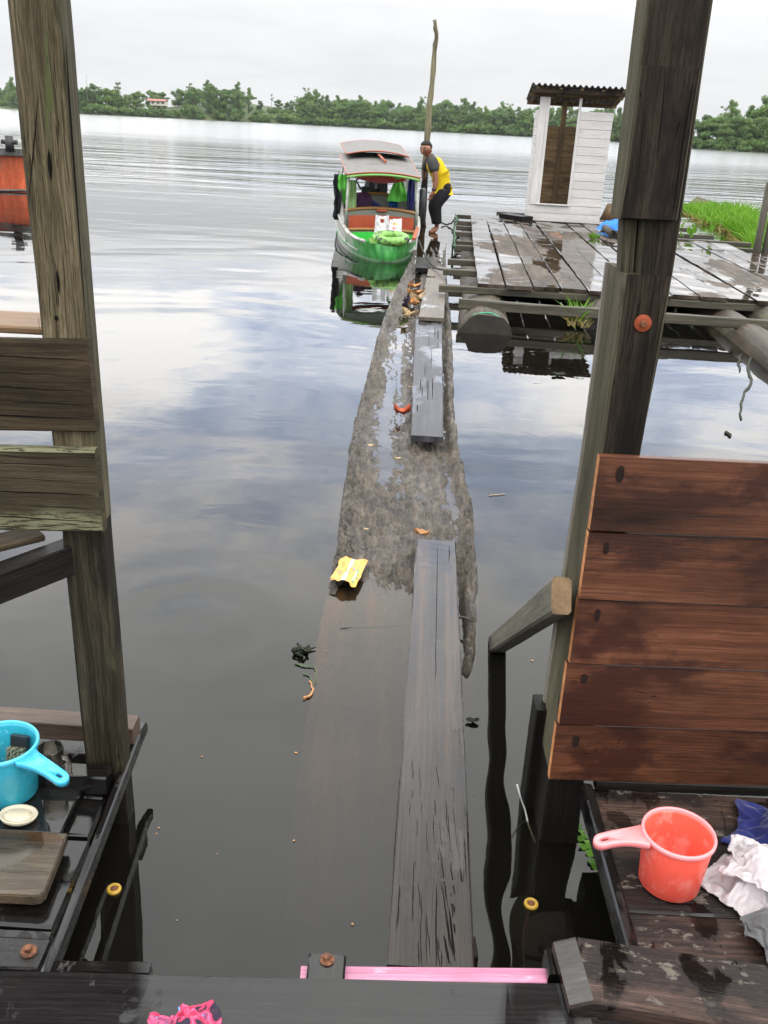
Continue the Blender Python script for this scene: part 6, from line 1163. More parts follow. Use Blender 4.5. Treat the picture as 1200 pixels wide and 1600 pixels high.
mm, g = newmat('pink_patterned_cloth')
tc = g.n('TexCoord').outputs['Object']
nz = g.noise(tc, 26, 3, .5, 1.2)
col = g.ramp(nz, [(.36, (.02, .012, .03)), (.42, (.45, .03, .09)), (.52, (.68, .09, .2)), (.6, (.24, .05, .12)), (.66, (.12, .3, .62))], 'CONSTANT')
b = g.n('BsdfPrincipled', Base_Color=col, Roughness=.9); g.link(b.outputs[0], 0)
M['pink_pattern'] = mm
p = atZ(302, 1608, .2)
sheet('patterned_cloth', 'crumpled pink patterned cloth at the bottom edge on the wet beam', 'pink', (p.x, p.y - .022, .2), (.72, .8, 1.35), M['pink_pattern'], .4)

# ---- right deck
ZR = .2
rd = thing('side_deck', 'dark brown wet plank deck under the pink dipper', 'deck', (.9, 1.5, 0))
for (y0, y1, dz) in ((1.605, 1.745, -.004), (1.376, 1.604, 0), (1.19, 1.3745, -.002)):
    MB().plank((.512, (y0 + y1) / 2, ZR + dz - .015), (1.5, (y0 + y1) / 2, ZR + dz - .015), y1 - y0, .03, seg=12, jit=.0025, ch=.004).build('deck_plank', M['deck_brown'], rd)
a, b = atZ(919, 1228, .204), atZ(984, 1462, .204)
a -= (b - a) * .02
MB().plank(a + V((0, 0, -.03)), b + V((.002, -.12, -.03)), .024, .06, seg=8, jit=.002).build('edge_batten', M['wet_dark'], rd)
MB().plank((.53, 1.72, .11), (1.5, 1.72, .11), .06, .1, seg=3).build('joist', M['post_foot'], rd)
MB().plank((.53, 1.30, .11), (1.5, 1.30, .11), .06, .1, seg=3).build('joist', M['post_foot'], rd)
MB().plank((.53, 1.768, .196), (1.5, 1.79, .196), .03, .03, seg=3).build('sill', M['post_foot'], rd)

# thick boards at the lower right corner, with a bevelled end
def end_board(name, lab, z, tl, bl, tr, th, mat, bev):
    A, B, C = atZ(*tl, z), atZ(*bl, z), atZ(*tr, z)
    d = (C - A).normalized()
    mb = MB()
    L = 1.0
    n = 12
    prev = None
    sec = [(0, .0, -bev * .55), (.0001, .0, -bev * .55), (bev, 0, 0)] + [(bev + (L - bev) * i / n, 0, 0) for i in range(1, n + 1)]
    s = B - A
    s = s - d * s.dot(d)
    skew = (B - A).dot(d)
    uo = rnd.random() * 9
    base = len(mb.v)
    for (x, _, dz) in sec:
        for (q, zz3) in ((0, dz), (.0, -th), (1, -th), (1, dz - .006), (.975, dz), (.02, dz)):
            o = A + d * (x + skew * q) + s * q
            mb.v.append(V((o.x, o.y, z + (zz3 if zz3 == -th else zz3))) + V((0, 0, noise.noise(V((x * 6, q * 9, z * 50))) * .0012)))
    m_ = 6
    wv_ = s.length
    vv = [0, th, th + wv_, th * 2 + wv_, th * 2 + wv_ + .01, th * 2 + wv_ * 2, th * 2 + wv_ * 2 + .01]
    for i in range(len(sec) - 1):
        for k in range(m_):
            k2 = (k + 1) % m_
            mb.face((base + i * m_ + k, base + i * m_ + k2, base + (i + 1) * m_ + k2, base + (i + 1) * m_ + k),
                    ((uo + sec[i][0], vv[k]), (uo + sec[i][0], vv[k + 1]), (uo + sec[i + 1][0], vv[k + 1]), (uo + sec[i + 1][0], vv[k])), 1 if (i <= 1 and k == 4) else 0)
    mb.face(tuple(base + k for k in range(m_)), tuple((uo, .01 * k) for k in range(m_)), 0)
    o = mb.build(name, [mat, M['bevel_grey']], None, A)
    bm = bmesh.new(); bm.from_mesh(o.data); bmesh.ops.recalc_face_normals(bm, faces=bm.faces); bm.to_mesh(o.data); bm.free()
    return tag(o, lab, 'board')


M['bevel_grey'] = wood('bevel_cut_wood', (.028, .025, .023), (.052, .047, .044), (.08, .074, .07), .6, 40, 3, .4, .3)
end_board('corner_board', 'thick dark board with a slanted grey cut end at the lower right, upper of two', .245, (866, 1459), (893, 1560), (1200, 1509), .04, M['deck_brown'], .038)
end_board('corner_board', 'dark board with a slanted cut end at the bottom right corner, lower of two', .208, (892, 1577), (925, 1690), (1200, 1592), .04, M['deck_brown'], .03)
p = atZ(857, 1483, .2)
tag(MB().plank(p + V((.004, -.0, -.05)), p + V((.004, -.055, -.05)), .024, .1, seg=2).build('end_block', M['wet_dark'], None, p), 'small dark weathered block at the right end of the pink batten', 'block')

rc = atZ(1061, 1301, .33)
rP = 55 / 1440 * depth(rc)
tipp = atZ(928, 1314, .318)
dipper('pink_dipper', 'coral pink plastic dipper standing on the right deck', rc.x, rc.y, rP, ZR, .13, tipp, M['pink_plastic'], M['pink_pale'])
p = atZ(1162, 1384, .2)
ws_ = sheet('white_shirt', 'crumpled white wet shirt heaped beside the pink dipper', 'white', (p.x + .012, p.y - .004, ZR), (.82, .86, 1.45), M['white_cloth'], 2.3, 'shirt')
sheet('folded_sleeve', None, 'pink', (p.x + .022, p.y + .012, ZR + .045), (.86, .8, 1.3), M['white_cloth'], 1.1, parent=ws_)
p = atZ(1195, 1310, .2)
sheet('navy_cloth', 'navy blue folded cloth behind the white shirt', 'navy', (p.x + .045, p.y - .012, ZR), (.98, .95, 1.8), M['navy'], -.55)
p = atZ(1208, 1478, .2)
sheet('grey_cloth', 'smooth grey cloth at the right edge in front of the white shirt', 'grey', (p.x + .02, p.y - .0, ZR + .003), (.95, .9, 1.2), M['grey_cloth'], .5)

# ---- right post
YR = 1.776
rp = thing('right_post', 'dark notched timber post standing in the water at the right', 'post', (.47, YR + .05, 0))
r_lo = [prow(l, r, y, YR) for l, r, y in ((940, 1003, 700), (960, 1029, 560), (977, 1052, 430))]
r_no = [prow(l, r, y, YR) for l, r, y in ((997, 1052, 430), (1004, 1066, 345))]
r_up = [prow(l, r, y, YR) for l, r, y in ((968, 1066, 345), (1011, 1115, 0))]
bot = [prow(l, r, y, YR) for l, r, y in ((843, 902, 1318), (858, 915, 1210))]
foot = [extend(bot, -.7), (bot[0]), (bot[1][0], bot[1][1], bot[1][2])]
mb = MB(); post_chunk(mb, foot, YR, .13); mb.build('wet_foot', [M['post_foot'], M['post_foot']], rp)
mb = MB()
post_chunk(mb, [bot[1]] + r_lo, YR, .15)
zn0, zn1 = r_lo[-1][2], r_up[0][2]
post_chunk(mb, [(r_no[0][0], r_no[0][1], zn0), (r_no[1][0], r_no[1][1], zn1)], YR, .075)
post_chunk(mb, [(r_no[0][0] - .026, r_no[0][0], zn0), (r_no[1][0] - .03, r_no[1][0], zn1)], YR + .026, .05, mf=1)
post_chunk(mb, [r_up[0], r_up[1], extend(r_up, 3.0)], YR, .085)
a, c = atY(1004, 520, YR), atY(976, 700, YR)
M['post_stained'] = wood('stained_post_wood', (.008, .006, .0043), (.0225, .0172, .012), (.052, .041, .029), .7, 140, 2.2, .9, .9, stain=(.009, .006, .006), stain_amt=.3, bump=.5, spec=.12, streak=((a.x, a.z), (c.x, c.z), .03))
for _ in range(22):
    y = rnd.uniform(440, 690)
    x = 958 + (700 - y) * .135 + rnd.uniform(0, 45)
    L_ = rnd.uniform(16, 60)
    slit(mb, [atY(x - L_ * q * .15, y + L_ * q, YR) for q in (0, .4, 1) if y + L_ < 712] or [atY(x, y, YR), atY(x - 1, y + 8, YR)], rnd.uniform(.0006, .0014), (0, -1, 0), 2)
mb.build('post_shaft', [M['post_stained'], M['post_side'], M['split']], rp)
sl_r = [prow(l, r, y, YR - .022) for l, r, y in ((966, 1060, 342), (978, 1073, 265), (1000, 1097, 104))]
mb = MB(); post_chunk(mb, sl_r, YR - .022, .0215)
for pp_, w_ in ((((1083, 130), (1072, 190), (1064, 240), (1052, 330)), .004), (((1040, 108), (1034, 180), (1026, 250)), .002), (((1010, 150), (1004, 210), (996, 280)), .0016), (((1062, 190), (1056, 214)), .008), (((1001, 142), (1000, 152)), .006), (((982, 292), (980, 302)), .006)):
    slit(mb, [atY(x, y, YR - .022) for x, y in pp_], w_, (0, -1, 0), 2)
mb.build('nailed_plank', [M['post_stained'], M['post_side'], M['split']], rp)
ch2 = [prow(l, r, y, YR - .008) for l, r, y in ((1046, 1057, 430), (1056, 1078, 282))]
mb = MB()
pw = atY(1004, 505, YR)
rotx = Matrix.Rotation(math.pi / 2, 3, 'X')
ww = MB().lathe([(.005, .004), (.0155, .004), (.0165, .003), (.0165, 0)], pw, 32, rot=rotx).build('washer', M['orange_washer'], rp)
MB().lathe([(0, .011), (.0055, .011), (.0066, .009), (.0066, .004)], pw, 6, rot=rotx, smooth=False).build('bolt_head', M['rust'], ww)
M['pale_strip'] = wood('pale_strip_wood', (.09, .08, .062), (.16, .142, .112), (.25, .225, .18), .8, 130, 1.8, .5, .5)
mb = MB()
post_chunk(mb, [(q[0] - .004, q[0] + .012, q[2]) for q in [bot[1]] + r_lo], YR + .152, .02)
mb.build('edge_strip', [M['pale_strip'], M['pale_strip']], rp)
a, c = atY(925, 722, YR), atY(872, 1205, YR)
tag(MB().plank((c.x + .03, YR + .012, c.z + .004), (c.x + .9, YR + .045, c.z + .004), .02, .012, seg=2).build('sill_strip', M['post_foot'], None, (c.x, YR, c.z)), 'thin dark strip under the lowest board of the red panel', 'strip')
for k_ in range(4):  # added dark strips that give the gaps between the boards their shade
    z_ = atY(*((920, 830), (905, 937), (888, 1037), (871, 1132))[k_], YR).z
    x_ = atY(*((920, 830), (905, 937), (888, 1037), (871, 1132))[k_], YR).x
    tag(MB().plank((x_ + .075, YR + .008, z_), (x_ + .85, YR + .036, z_), .03, .006, up=(0, 1, 0), seg=2).build('gap_shade_strip', M['post_foot'], None, (x_, YR, z_)), ('added dark strip for the shade in the topmost gap of the red panel', 'added dark strip for the shade in the second gap of the red panel', 'added dark strip for the shade in the third gap of the red panel', 'added dark strip for the shade in the lowest gap of the red panel')[k_], 'strip')
# cleat and wire behind the foot
p = atY(826, 1190, 1.93)
tag(MB().plank(V((p.x + .012, 1.93, .30)), V((p.x + .012, 1.93, -.05)), .035, .07, up=(0, 1, 0), seg=3).build('cleat', M['post_foot'], None, (p.x, 1.93, 0)), 'short dark cleat standing just behind the foot of the right post', 'cleat')
wp = [atY(808, 1226, 1.88), atY(814, 1248, 1.875), atY(820, 1264, 1.87), atY(826, 1290, 1.84), atY(836, 1316, 1.80)]
tag(MB().tube(wp, .0022, 8).build('pale_wire', M['wire'], None, wp[0]), 'thin pale wire bent around the foot of the right post', 'wire')

# strut
s0, s1 = atY(877, 931, 1.735), V((.405, 2.72, -.01))
tag(MB().plank(s0, s1, .042, .078, t1=.06, w1=.055, seg=8, jit=.002, ch=.006, endmat=1).build('strut', [M['strut'], M['strut_end']], None, s0), 'grey timber strut with an orange cut end sloping into the water', 'strut')

# ---- red board panel: each board is a thing
YP = 1.752
M['stain'] = plain('dark_nail_stain', (.012, .006, .005), .8, .3, 60, .2)
pl = [((937, 713), (921, 829)), ((919, 832), (906, 936)), ((904, 938), (889, 1036)), ((887, 1039), (872, 1131)), ((870, 1134), (857, 1217))]
lab = ['topmost red brown board of the panel on the right post', 'second red brown board from the top of the panel', 'middle red brown board of the panel on the right post', 'fourth red brown board down, splashed with black marks', 'lowest red brown board of the panel, streaked with black']
for k, (t_, b_) in enumerate(pl):
    a, c = atY(*t_, YP), atY(*b_, YP)
    hgt = a.z - c.z - .0015
    ctr = (a + c) / 2
    yaw = .022 / .62
    mb = MB()
    endp = ctr + V((.75, .75 * yaw, -.004))
    mb.plank(ctr + V((0, .01, 0)), endp + V((0, .01, 0)), hgt, .02, up=(0, 1, -.05), seg=10, jit=.0008, ch=.0012, endmat=1)
    pd = thing('panel_board', lab[k], 'board', ctr, group='red boards of the panel')
    mb.build('board', [M['panel'], M['panel_edge']], pd)
    for q in ((.2, .72) if k < 4 else (.25,)):
        x = ctr.x + .045 + rnd.uniform(-.004, .004)
        z = ctr.z + hgt * (.5 - q)
        h = rnd.uniform(.018, .032)
        w_ = rnd.uniform(.005, .008)
        def st(a_, b_, x=x, z=z, h=h, w_=w_):
            t2 = a_ * 2 * math.pi
            rr = b_
            return (x + rr * w_ * math.cos(t2) * (1 + .25 * noise.noise(V((t2, z * 40, 3)))), YP - .0007 + (x - ctr.x) * yaw - (z - ctr.z + rr * math.sin(t2) * h * .5) * .0, z + rr * math.sin(t2) * h * .5 - (.006 if math.sin(t2) < 0 else 0))
        nh = MB()
        n_ = 14
        b0 = len(nh.v)
        for i in range(n_):
            nh.v.append(V(st(i / n_, 1)))
        nh.face(tuple(b0 + i for i in reversed(range(n_))), tuple((0, 0) for _ in range(n_)), 0)
        nh.build('nail_stain', M['stain'], pd)
    if k >= 3:
        for _ in range(7 if k == 4 else 4):
            x, z = ctr.x + rnd.uniform(.05, .2), ctr.z + rnd.uniform(-.4, .4) * hgt
            a_ = rnd.choice((rnd.uniform(-.3, .1), rnd.uniform(1.2, 1.7)))
            L, tw = rnd.uniform(.008, .035), rnd.uniform(.0008, .0022)
            dx, dz = math.cos(a_), math.sin(a_)
            pts = [V((x - dz * tw * .4, 0, z + dx * tw * .4)), V((x + dx * L * .5 - dz * tw, 0, z + dz * L * .5 + dx * tw)), V((x + dx * L, 0, z + dz * L)), V((x + dx * L * .5 + dz * tw, 0, z + dz * L * .5 - dx * tw))]
            for v_ in pts: v_.y = YP - .0008 + (v_.x - ctr.x) * yaw
            MB().poly(pts).build('black_splash', M['stain'], pd)

# ================================================================== the floating log walk
Lft = [(350, 655), (372, 648), (395, 645), (410, 640), (440, 625), (480, 607), (530, 590), (590, 575), (640, 560), (690, 550), (740, 543), (790, 536), (845, 530), (890, 520), (930, 508), (970, 498), (1030, 488), (1100, 474), (1180, 462), (1270, 452)]
Rgt = [(350, 702), (395, 696), (430, 697), (480, 701), (530, 705), (580, 706), (640, 708), (690, 712), (740, 722), (790, 734), (845, 738), (900, 740), (960, 740), (1020, 739), (1062, 729), (1110, 726), (1200, 720), (1270, 715)]


def interp(tab, y):
    for (a, xa), (b, xb) in zip(tab, tab[1:]):
        if a <= y <= b: return xa + (xb - xa) * (y - a) / (b - a)
    return tab[0][1] if y < tab[0][0] else tab[-1][1]


def smooth(x, a, b):
    q = min(1, max(0, (x - a) / (b - a)))
    return q * q * (3 - 2 * q)


ly = [350 + (1270 - 350) * (i / 420) for i in range(421)]
NT_ = 92
lm = MB()
for i, py in enumerate(ly):
    a, c = atZ(interp(Lft, py), py, .02), atZ(interp(Rgt, py), py, .02)
    Yc = a.y
    wdt = (c - a).length
    for j in range(NT_ + 1):
        t = j / NT_ * 1.24 - .12
        tt = min(1, max(0, t))
        o = a.lerp(c, t if 0 <= t <= 1 else (tt + (t - tt) * .35))
        edge_l, edge_r = smooth(tt, .13, .03), smooth(tt, .9, .97)
        # height: a hollowed top with ragged rims; the left flank sinks towards the house, the far end is awash
        z = .017
        z += .034 * edge_l + .045 * edge_r * (1 - .35 * smooth(Yc, 7, 11))
        z -= .016 * math.exp(-((tt - .3) / .13) ** 2) * smooth(Yc, 3.6, 4.6)
        z -= .012 * math.exp(-((tt - .86) / .04) ** 2)
        far_ = smooth(Yc, 10.5, 15)
        z = z * (1 - far_) + far_ * (-.004)
        sink = smooth(Yc, 3.35 - .25 * tt, 2.35 - .25 * tt)
        z -= sink * (.14 - .11 * edge_r * (1 if Yc > 2.42 else 0) * 1.0)
        z -= smooth(Yc, 2.48, 2.36) * edge_r * .14
        z -= smooth(Yc, 2.3, 1.7) * .25
        e = Yc
        nz = noise.noise(V((o.x * 9, e * 2.2, 1))) * .008 + (.5 - abs(noise.noise(V((o.x * 24 + 2 * noise.noise(V((o.x * 5, e * 2, 3))), e * 9, 4))))) * .016 + (.5 - abs(noise.noise(V((o.x * 55, e * 26, 7))))) * .011 + noise.noise(V((o.x * 110, e * 48, 11))) * .005 - .012
        rough_ = 1 + 1.3 * max(edge_l, edge_r)
        z += nz * rough_ * (1 - far_ * .75) - .003
        z += .006 * math.sin(o.x * 70 + noise.noise(V((o.x * 5, e, 2))) * 6) * .5
        if t < 0 or t > 1:
            q = abs(t - tt) / .12
            z -= .07 * q + .12 * q * q
        lm.v.append(V((o.x + noise.noise(V((e * 6, t * 3, 5))) * .012 + noise.noise(V((e * 19, t * 3, 8))) * .005, o.y, z)))
nr = NT_ + 1
for i in range(len(ly) - 1):
    for j in range(NT_):
        k = i * nr + j
        lm.face((k, k + nr, k + nr + 1, k + 1), ((lm.v[k].y, lm.v[k].x), (lm.v[k + nr].y, lm.v[k + nr].x), (lm.v[k + nr + 1].y, lm.v[k + nr + 1].x), (lm.v[k + 1].y, lm.v[k + 1].x)), 0, True)
m, g = newmat('old_log_wood')
pos = g.n('NewGeometry').outputs['Position']
sp = g.n('SeparateXYZ', Vector=pos)
n1 = g.noise(g.vmath('MULTIPLY', pos, (24, 6.5, 14)), 1, 9, .7)
n2 = g.noise(g.vmath('MULTIPLY', pos, (100, 20, 60)), 1, 6, .7)
n3 = g.noise(g.vmath('MULTIPLY', pos, (3, 1.1, 1)), 1, 4, .6)
col = g.ramp(g.math('ADD', g.math('MULTIPLY', n1, .6), g.math('MULTIPLY', n2, .4)), [(.36, (.007, .0055, .004)), (.45, (.03, .0225, .0145)), (.53, (.072, .0545, .0365)), (.64, (.155, .122, .087))])
col = g.mix(1, col, g.ramp(n3, [(.3, .78), (.7, 1.18)]), 'MULTIPLY')
col = g.mix(g.math('MULTIPLY', g.step(g.noise(g.vmath('MULTIPLY', pos, (7, 3, 3)), 1, 5), .56, .68), .3), col, (.04, .042, .02))
under = g.step(sp.outputs['Z'], .002, -.02)
col = g.mix(g.math('MULTIPLY', under, .7), col, g.mix(g.step(g.noise(g.vmath('MULTIPLY', pos, (10, 1.2, 1)), 1, 4), .45, .62), (.19, .14, .085), (.5, .25, .12)))
vor = g.n('TexVoronoi', {'feature': 'DISTANCE_TO_EDGE'}, Vector=g.vmath('MULTIPLY', g.vmath('ADD', pos, g.n('CombineXYZ', X=g.math('MULTIPLY', n1, .05), Y=g.math('MULTIPLY', n1, .12), Z=0.0).outputs[0]), (26, 9, 20)), Scale=1.0).outputs['Distance']
crk = g.step(vor, .03, .0)
crk = g.math('MULTIPLY', crk, g.step(g.noise(g.vmath('MULTIPLY', pos, (4, 2, 1)), 1, 3), .55, .68))
col = g.mix(g.math('MULTIPLY', crk, .5), col, (.014, .012, .009))
wet = g.step(g.noise(g.vmath('MULTIPLY', pos, (3.4, 1.4, 1)), 1, 5, .6), .46, .6)
b = g.n('BsdfPrincipled', Base_Color=col, Roughness=g.math('MULTIPLY_ADD', wet, -.34, .62))
hh = g.math('ADD', g.math('MULTIPLY', n1, .7), g.math('ADD', g.math('MULTIPLY', n2, .5), g.math('MULTIPLY', crk, -.6)))
bn = g.n('Bump', Height=hh, Distance=.03, Strength=1.0)
setin(g.nt, b, 'Normal', bn.outputs[0])
g.link(b.outputs[0], 0)
M['log'] = m
tag(lm.build('floating_log', M['log'], None, (.1, 5, 0)), 'long hollowed half sunken log leading from the house to the boat', 'log')


rg = random.Random(3)
SPL = [(.55, .52, .42, .0028, .02), (.5, .52, .1, .0022, .0), (.9, .82, .08, .0025, .01), (.002, .56, .1, .0032, .0)]
for _ in range(46):
    v = rg.uniform(.05, .97)
    L = rg.uniform(.015, .07)
    SPL.append((rg.random() ** 1.7 * .3, v, L, rg.uniform(.0008, .0022), -.05 * rg.random() if v > .3 else .0))
for _ in range(16):
    u = rg.random() ** 1.5 * .09
    SPL.append((u, rg.uniform(.68, .95), rg.uniform(.03, .07), rg.uniform(.0022, .0048), -.07))
SPB = [(rg.uniform(.1, .85), rg.uniform(.1, .9), rg.uniform(.05, .2), rg.uniform(.003, .007), rg.uniform(-.02, .02)) for _ in range(16)]


def walk(name, lab, n0, n1, f0, f1, zn, zf, th, mat, seg=14, bow=0.0, jit=.003, splits=()):
    """plank seen from pixel corners: near left n0, near right n1, far left f0, far right f1"""
    a, b, c, d = atZ(*n0, zn), atZ(*n1, zn), atZ(*f0, zf), atZ(*f1, zf)
    p0, p1 = (a + b) / 2, (c + d) / 2
    mb = MB().plank(p0 - V((0, 0, th / 2)), p1 - V((0, 0, th / 2)), (b - a).length, th, w1=(d - c).length, seg=seg, jit=jit, ch=.004, bow=bow)
    up_ = (p1 - p0).cross(p0 - b).normalized()
    up_ = up_ if up_.z > 0 else -up_
    for (u, v, L, w_, sk) in splits:
        pts = []
        for k in range(6):
            uu, vv = u + L * k / 5, v + sk * k / 5 + rnd.uniform(-.008, .008)
            pts.append((a.lerp(c, uu)).lerp(b.lerp(d, uu), vv))
        slit(mb, pts, w_, up_)
    o = mb.build(name, [mat, M['split']], None, p0)
    return tag(o, lab, 'plank')


walk('walk_plank', 'long grey wet walk plank in front, running from the pink batten', (604, 1512), (742, 1512), (651, 843), (712, 845), .125, .068, .03, M['walk_near'], 40, splits=SPL)
walk('walk_plank', 'bluish wet walk plank on the middle of the log', (642, 680), (693, 682), (650, 500), (690, 500), .085, .075, .035, M['walk_blue'], 24, splits=SPB)
walk('walk_plank', 'short brown walk plank at the far end of the log', (654, 495), (694, 497), (670, 416), (697, 418), .115, .07, .03, M['walk_far'], 16, bow=.02)
walk('wood_block', 'small dark wood block lying on the log close to the boat bow', (649, 418), (673, 419), (654, 402), (674, 402), .08, .08, .05, M['post_foot'], 2)
tag(MB().plank(atZ(612, 1503, .07), atZ(742, 1503, .07), .05, .09, seg=2).build('plank_support', M['post_foot'], None, atZ(677, 1503, .07)), 'dark crosspiece carrying the near end of the long walk plank', 'support')


# ------------------------------------------------------------------ litter on and around the log
def scrap(name, lab, px, py, z, size, mat, cat, seed, curl=.4, asp=.6, rz=0, group=None):
    c = atZ(px, py, z)
    def fn(a, b):
        x, y = a * 2 - 1, b * 2 - 1
        wv2 = math.sqrt(max(0, 1 - x * x)) * asp * (1 + .2 * noise.noise(V((x * 3, seed, 0))))
        X, Y_ = x * size, y * wv2 * size
        h = curl * size * (x * x * .5 + y * y * .5 + .5 * noise.noise(V((x * 1.6, y * 1.6, seed)))) + .003
        ca, sa = math.cos(rz), math.sin(rz)
        return (c.x + X * ca - Y_ * sa, c.y + X * sa + Y_ * ca, c.z + max(h, .001))
    mb = MB().grid(fn, 12, 8)
    return tag(mb.build(name, mat, None, c), lab, cat, group)


scrap('red_leaf', 'curled rust red dead leaf left of the bluish plank', 628, 647, .035, .05, M['leaf_red'], 'leaf', 1, 1.0, .7)
scrap('brown_leaf', 'curled brown leaf at the far end of the long walk plank', 659, 836, .045, .032, M['leaf_dead'], 'leaf', 2, .7, .6)
scrap('husk_chip', 'pale chip on the log just below the bluish plank', 622, 718, .03, .022, M['husk'], 'chip', 3)
scrap('husk_chip', 'pale chip near the left rim of the log', 579, 697, .03, .022, M['husk'], 'chip', 4)
scrap('husk_chip', 'small pale chip on the log above the yellow packet', 572, 828, .035, .012, M['husk'], 'chip', 5)
scrap('husk_chip', 'pale chip on the log left of the middle of the bluish plank', 641, 606, .035, .022, M['husk'], 'chip', 7)
for k, (px, py, s) in enumerate(((650, 462, .09), (652, 472, .11), (648, 478, .08), (640, 494, .08), (648, 450, .07), (636, 497, .05))):
    scrap('dry_husk', ['dry brown husk in the litter left of the brown plank'][0], px, py, .05, s, M['husk'] if k % 2 else M['leaf_dead'], 'husk', 10 + k, .8, .5, k * .9, 'dry husks beside the brown plank')

mm, g = newmat('yellow_packet_foil')
uv = g.n('UVMap').outputs[0]
s_ = g.n('SeparateXYZ', Vector=uv)
u_, v_ = s_.outputs['X'], s_.outputs['Y']
def rect(x0, x1, y0, y1):
    f = g.math('MULTIPLY', g.math('GREATER_THAN', u_, x0), g.math('LESS_THAN', u_, x1))
    return g.math('MULTIPLY', f, g.math('MULTIPLY', g.math('GREATER_THAN', v_, y0), g.math('LESS_THAN', v_, y1)))
nz = g.noise(g.vmath('MULTIPLY', uv, (5, 5, 1)), 1, 5)
col = g.ramp(nz, [(.3, (.36, .14, .005)), (.5, (.55, .27, .008)), (.7, (.62, .37, .02))])
col = g.mix(rect(.42, .53, .0, 1), col, (.6, .57, .45))
col = g.mix(rect(.445, .505, .35, .42), col, (.45, .05, .03)); col = g.mix(rect(.445, .505, .46, .5), col, (.45, .05, .03))
col = g.mix(rect(.75, .9, .08, .62), col, (.09, .2, .05))
col = g.mix(rect(.79, .86, .14, .56), col, (.5, .55, .3))
col = g.mix(rect(.62, .7, .5, .66), col, (.25, .16, .2))
col = g.mix(rect(.1, .3, .3, .42), col, (.5, .16, .02))
b = g.n('BsdfPrincipled', Base_Color=col, Roughness=.25)
setin(g.nt, b, 'Specular IOR Level', .7)
g.link(b.outputs[0], 0)
M['packet'] = mm
q = [atZ(517, 903, .04), atZ(556, 913, .04), atZ(575, 872, .04), atZ(533, 868, .04)]
def pk(a, b):
    o = q[0].lerp(q[1], a).lerp(q[3].lerp(q[2], a), b)
    e = noise.noise(V((a * 5, b * 5, 3))) * .006 + abs(noise.noise(V((a * 3.2 + b * 2, b * 1.5, 8)))) * .016
    wob = noise.noise(V((a * 4, b * 4, 6))) * .008
    return (o.x + wob, o.y + wob, o.z - .012 + e + .014 * (1 - b) * (1 - abs(2 * a - 1)))
tag(MB().grid(pk, 22, 22).build('snack_packet', M['packet'], None, q[0]), 'crumpled yellow foil snack packet lying on the log rim', 'packet')
def pk2(a, b):
    o = atZ(513, 893, .04).lerp(atZ(534, 897, .04), a).lerp(atZ(519, 870, .05).lerp(atZ(537, 868, .05), a), b)
    return (o.x, o.y, o.z + .018 + noise.noise(V((a * 4, b * 4, 1))) * .014)
# algae, twigs, floating bits
M['algae'] = plain('dark_algae', (.018, .022, .01), .7, .6, 80, .3, .8)
c = atZ(472, 1019, .0)
mb = MB()
for k in range(26):
    a = rnd.uniform(0, 6.28); r = rnd.uniform(0, .024)
    o = c + V((r * math.cos(a), r * math.sin(a) * 1.2, rnd.uniform(-.004, .014)))
    mb.tube([o, o + V((rnd.uniform(-.02, .02), rnd.uniform(-.02, .02), rnd.uniform(-.004, .014))), o + V((rnd.uniform(-.028, .028), rnd.uniform(-.03, .03), 0))], [.004, .005, .002], 5)
tag(mb.build('algae_clump', M['algae'], None, c), 'dark clump of algae floating left of the sunken log', 'algae')


def twig(name, lab, pts, r, mat, z=.003, cat='twig', sub=3):
    P = [atZ(x, y, z) for x, y in pts]
    path = []
    for a, b in zip(P, P[1:]):
        for i in range(sub): path.append(a.lerp(b, i / sub) + V((rnd.uniform(-1, 1), rnd.uniform(-1, 1), rnd.uniform(-.2, .6))) * r * .8)
    path.append(P[-1])
    return tag(MB().tube(path, [r * (1 - .5 * i / len(path)) for i in range(len(path))], 6).build(name, mat, None, P[0]), lab, cat)


M['weed'] = plain('green_weed', (.05, .085, .03), .6, .5, 40)
twig('water_weed', 'thin green weed strand floating below the algae clump', [(462, 1037), (478, 1042), (490, 1041), (495, 1052), (493, 1068)], .0028, M['weed'], cat='weed')
twig('water_weed', 'short green weed strand beside the brown twig', [(474, 1052), (484, 1056), (488, 1068)], .0025, M['weed'], cat='weed')
twig('brown_twig', 'short brown twig poking from the water below the algae clump', [(474, 1092), (482, 1088), (489, 1078), (484, 1064)], .005, M['leaf_dead'])
twig('straw', 'pale straw floating right of the log', [(764, 774), (776, 773), (789, 772)], .0028, M['husk'], cat='straw')
twig('log_twig', 'dark twig jutting from the right rim of the log', [(716, 964), (727, 966), (740, 971)], .006, M['grey_stick'], z=.045)
twig('branch_reflection', 'long wriggling reflection of a branch, modelled as a twig, right of the right post', [(1174, 560), (1168, 578), (1174, 592), (1165, 612), (1160, 630), (1158, 655)], .013, M['algae'])  # a branch's mirror image in the water, modelled as solid twigs
twig('branch_reflection', 'short reflection of a branch, modelled as a twig, left of the wriggling one', [(1158, 556), (1154, 568), (1156, 580)], .012, M['algae'])
twig('branch_reflection', 'dark fleck of branch reflection modelled as a twig, lowest one right of the right post', [(1136, 676), (1140, 682)], .012, M['algae'])
scrap('dark_scrap', 'small dark leaf scrap in the water right of the long plank', 738, 1128, .002, .02, M['algae'], 'scrap', 21)
scrap('dark_scrap', 'tiny dark scrap floating near the raft log', 873, 587, .002, .05, M['algae'], 'scrap', 22)
twig('sunken_stick', 'dark stick lying across the sunken part of the log', [(530, 984), (560, 982), (626, 978)], .006, M['post_foot'], z=-.006, cat='stick')
twig('green_line', 'faint yellowish green line across the sunken log', [(500, 1038), (550, 1052), (612, 1083)], .0025, M['weed'], z=-.006, cat='line')

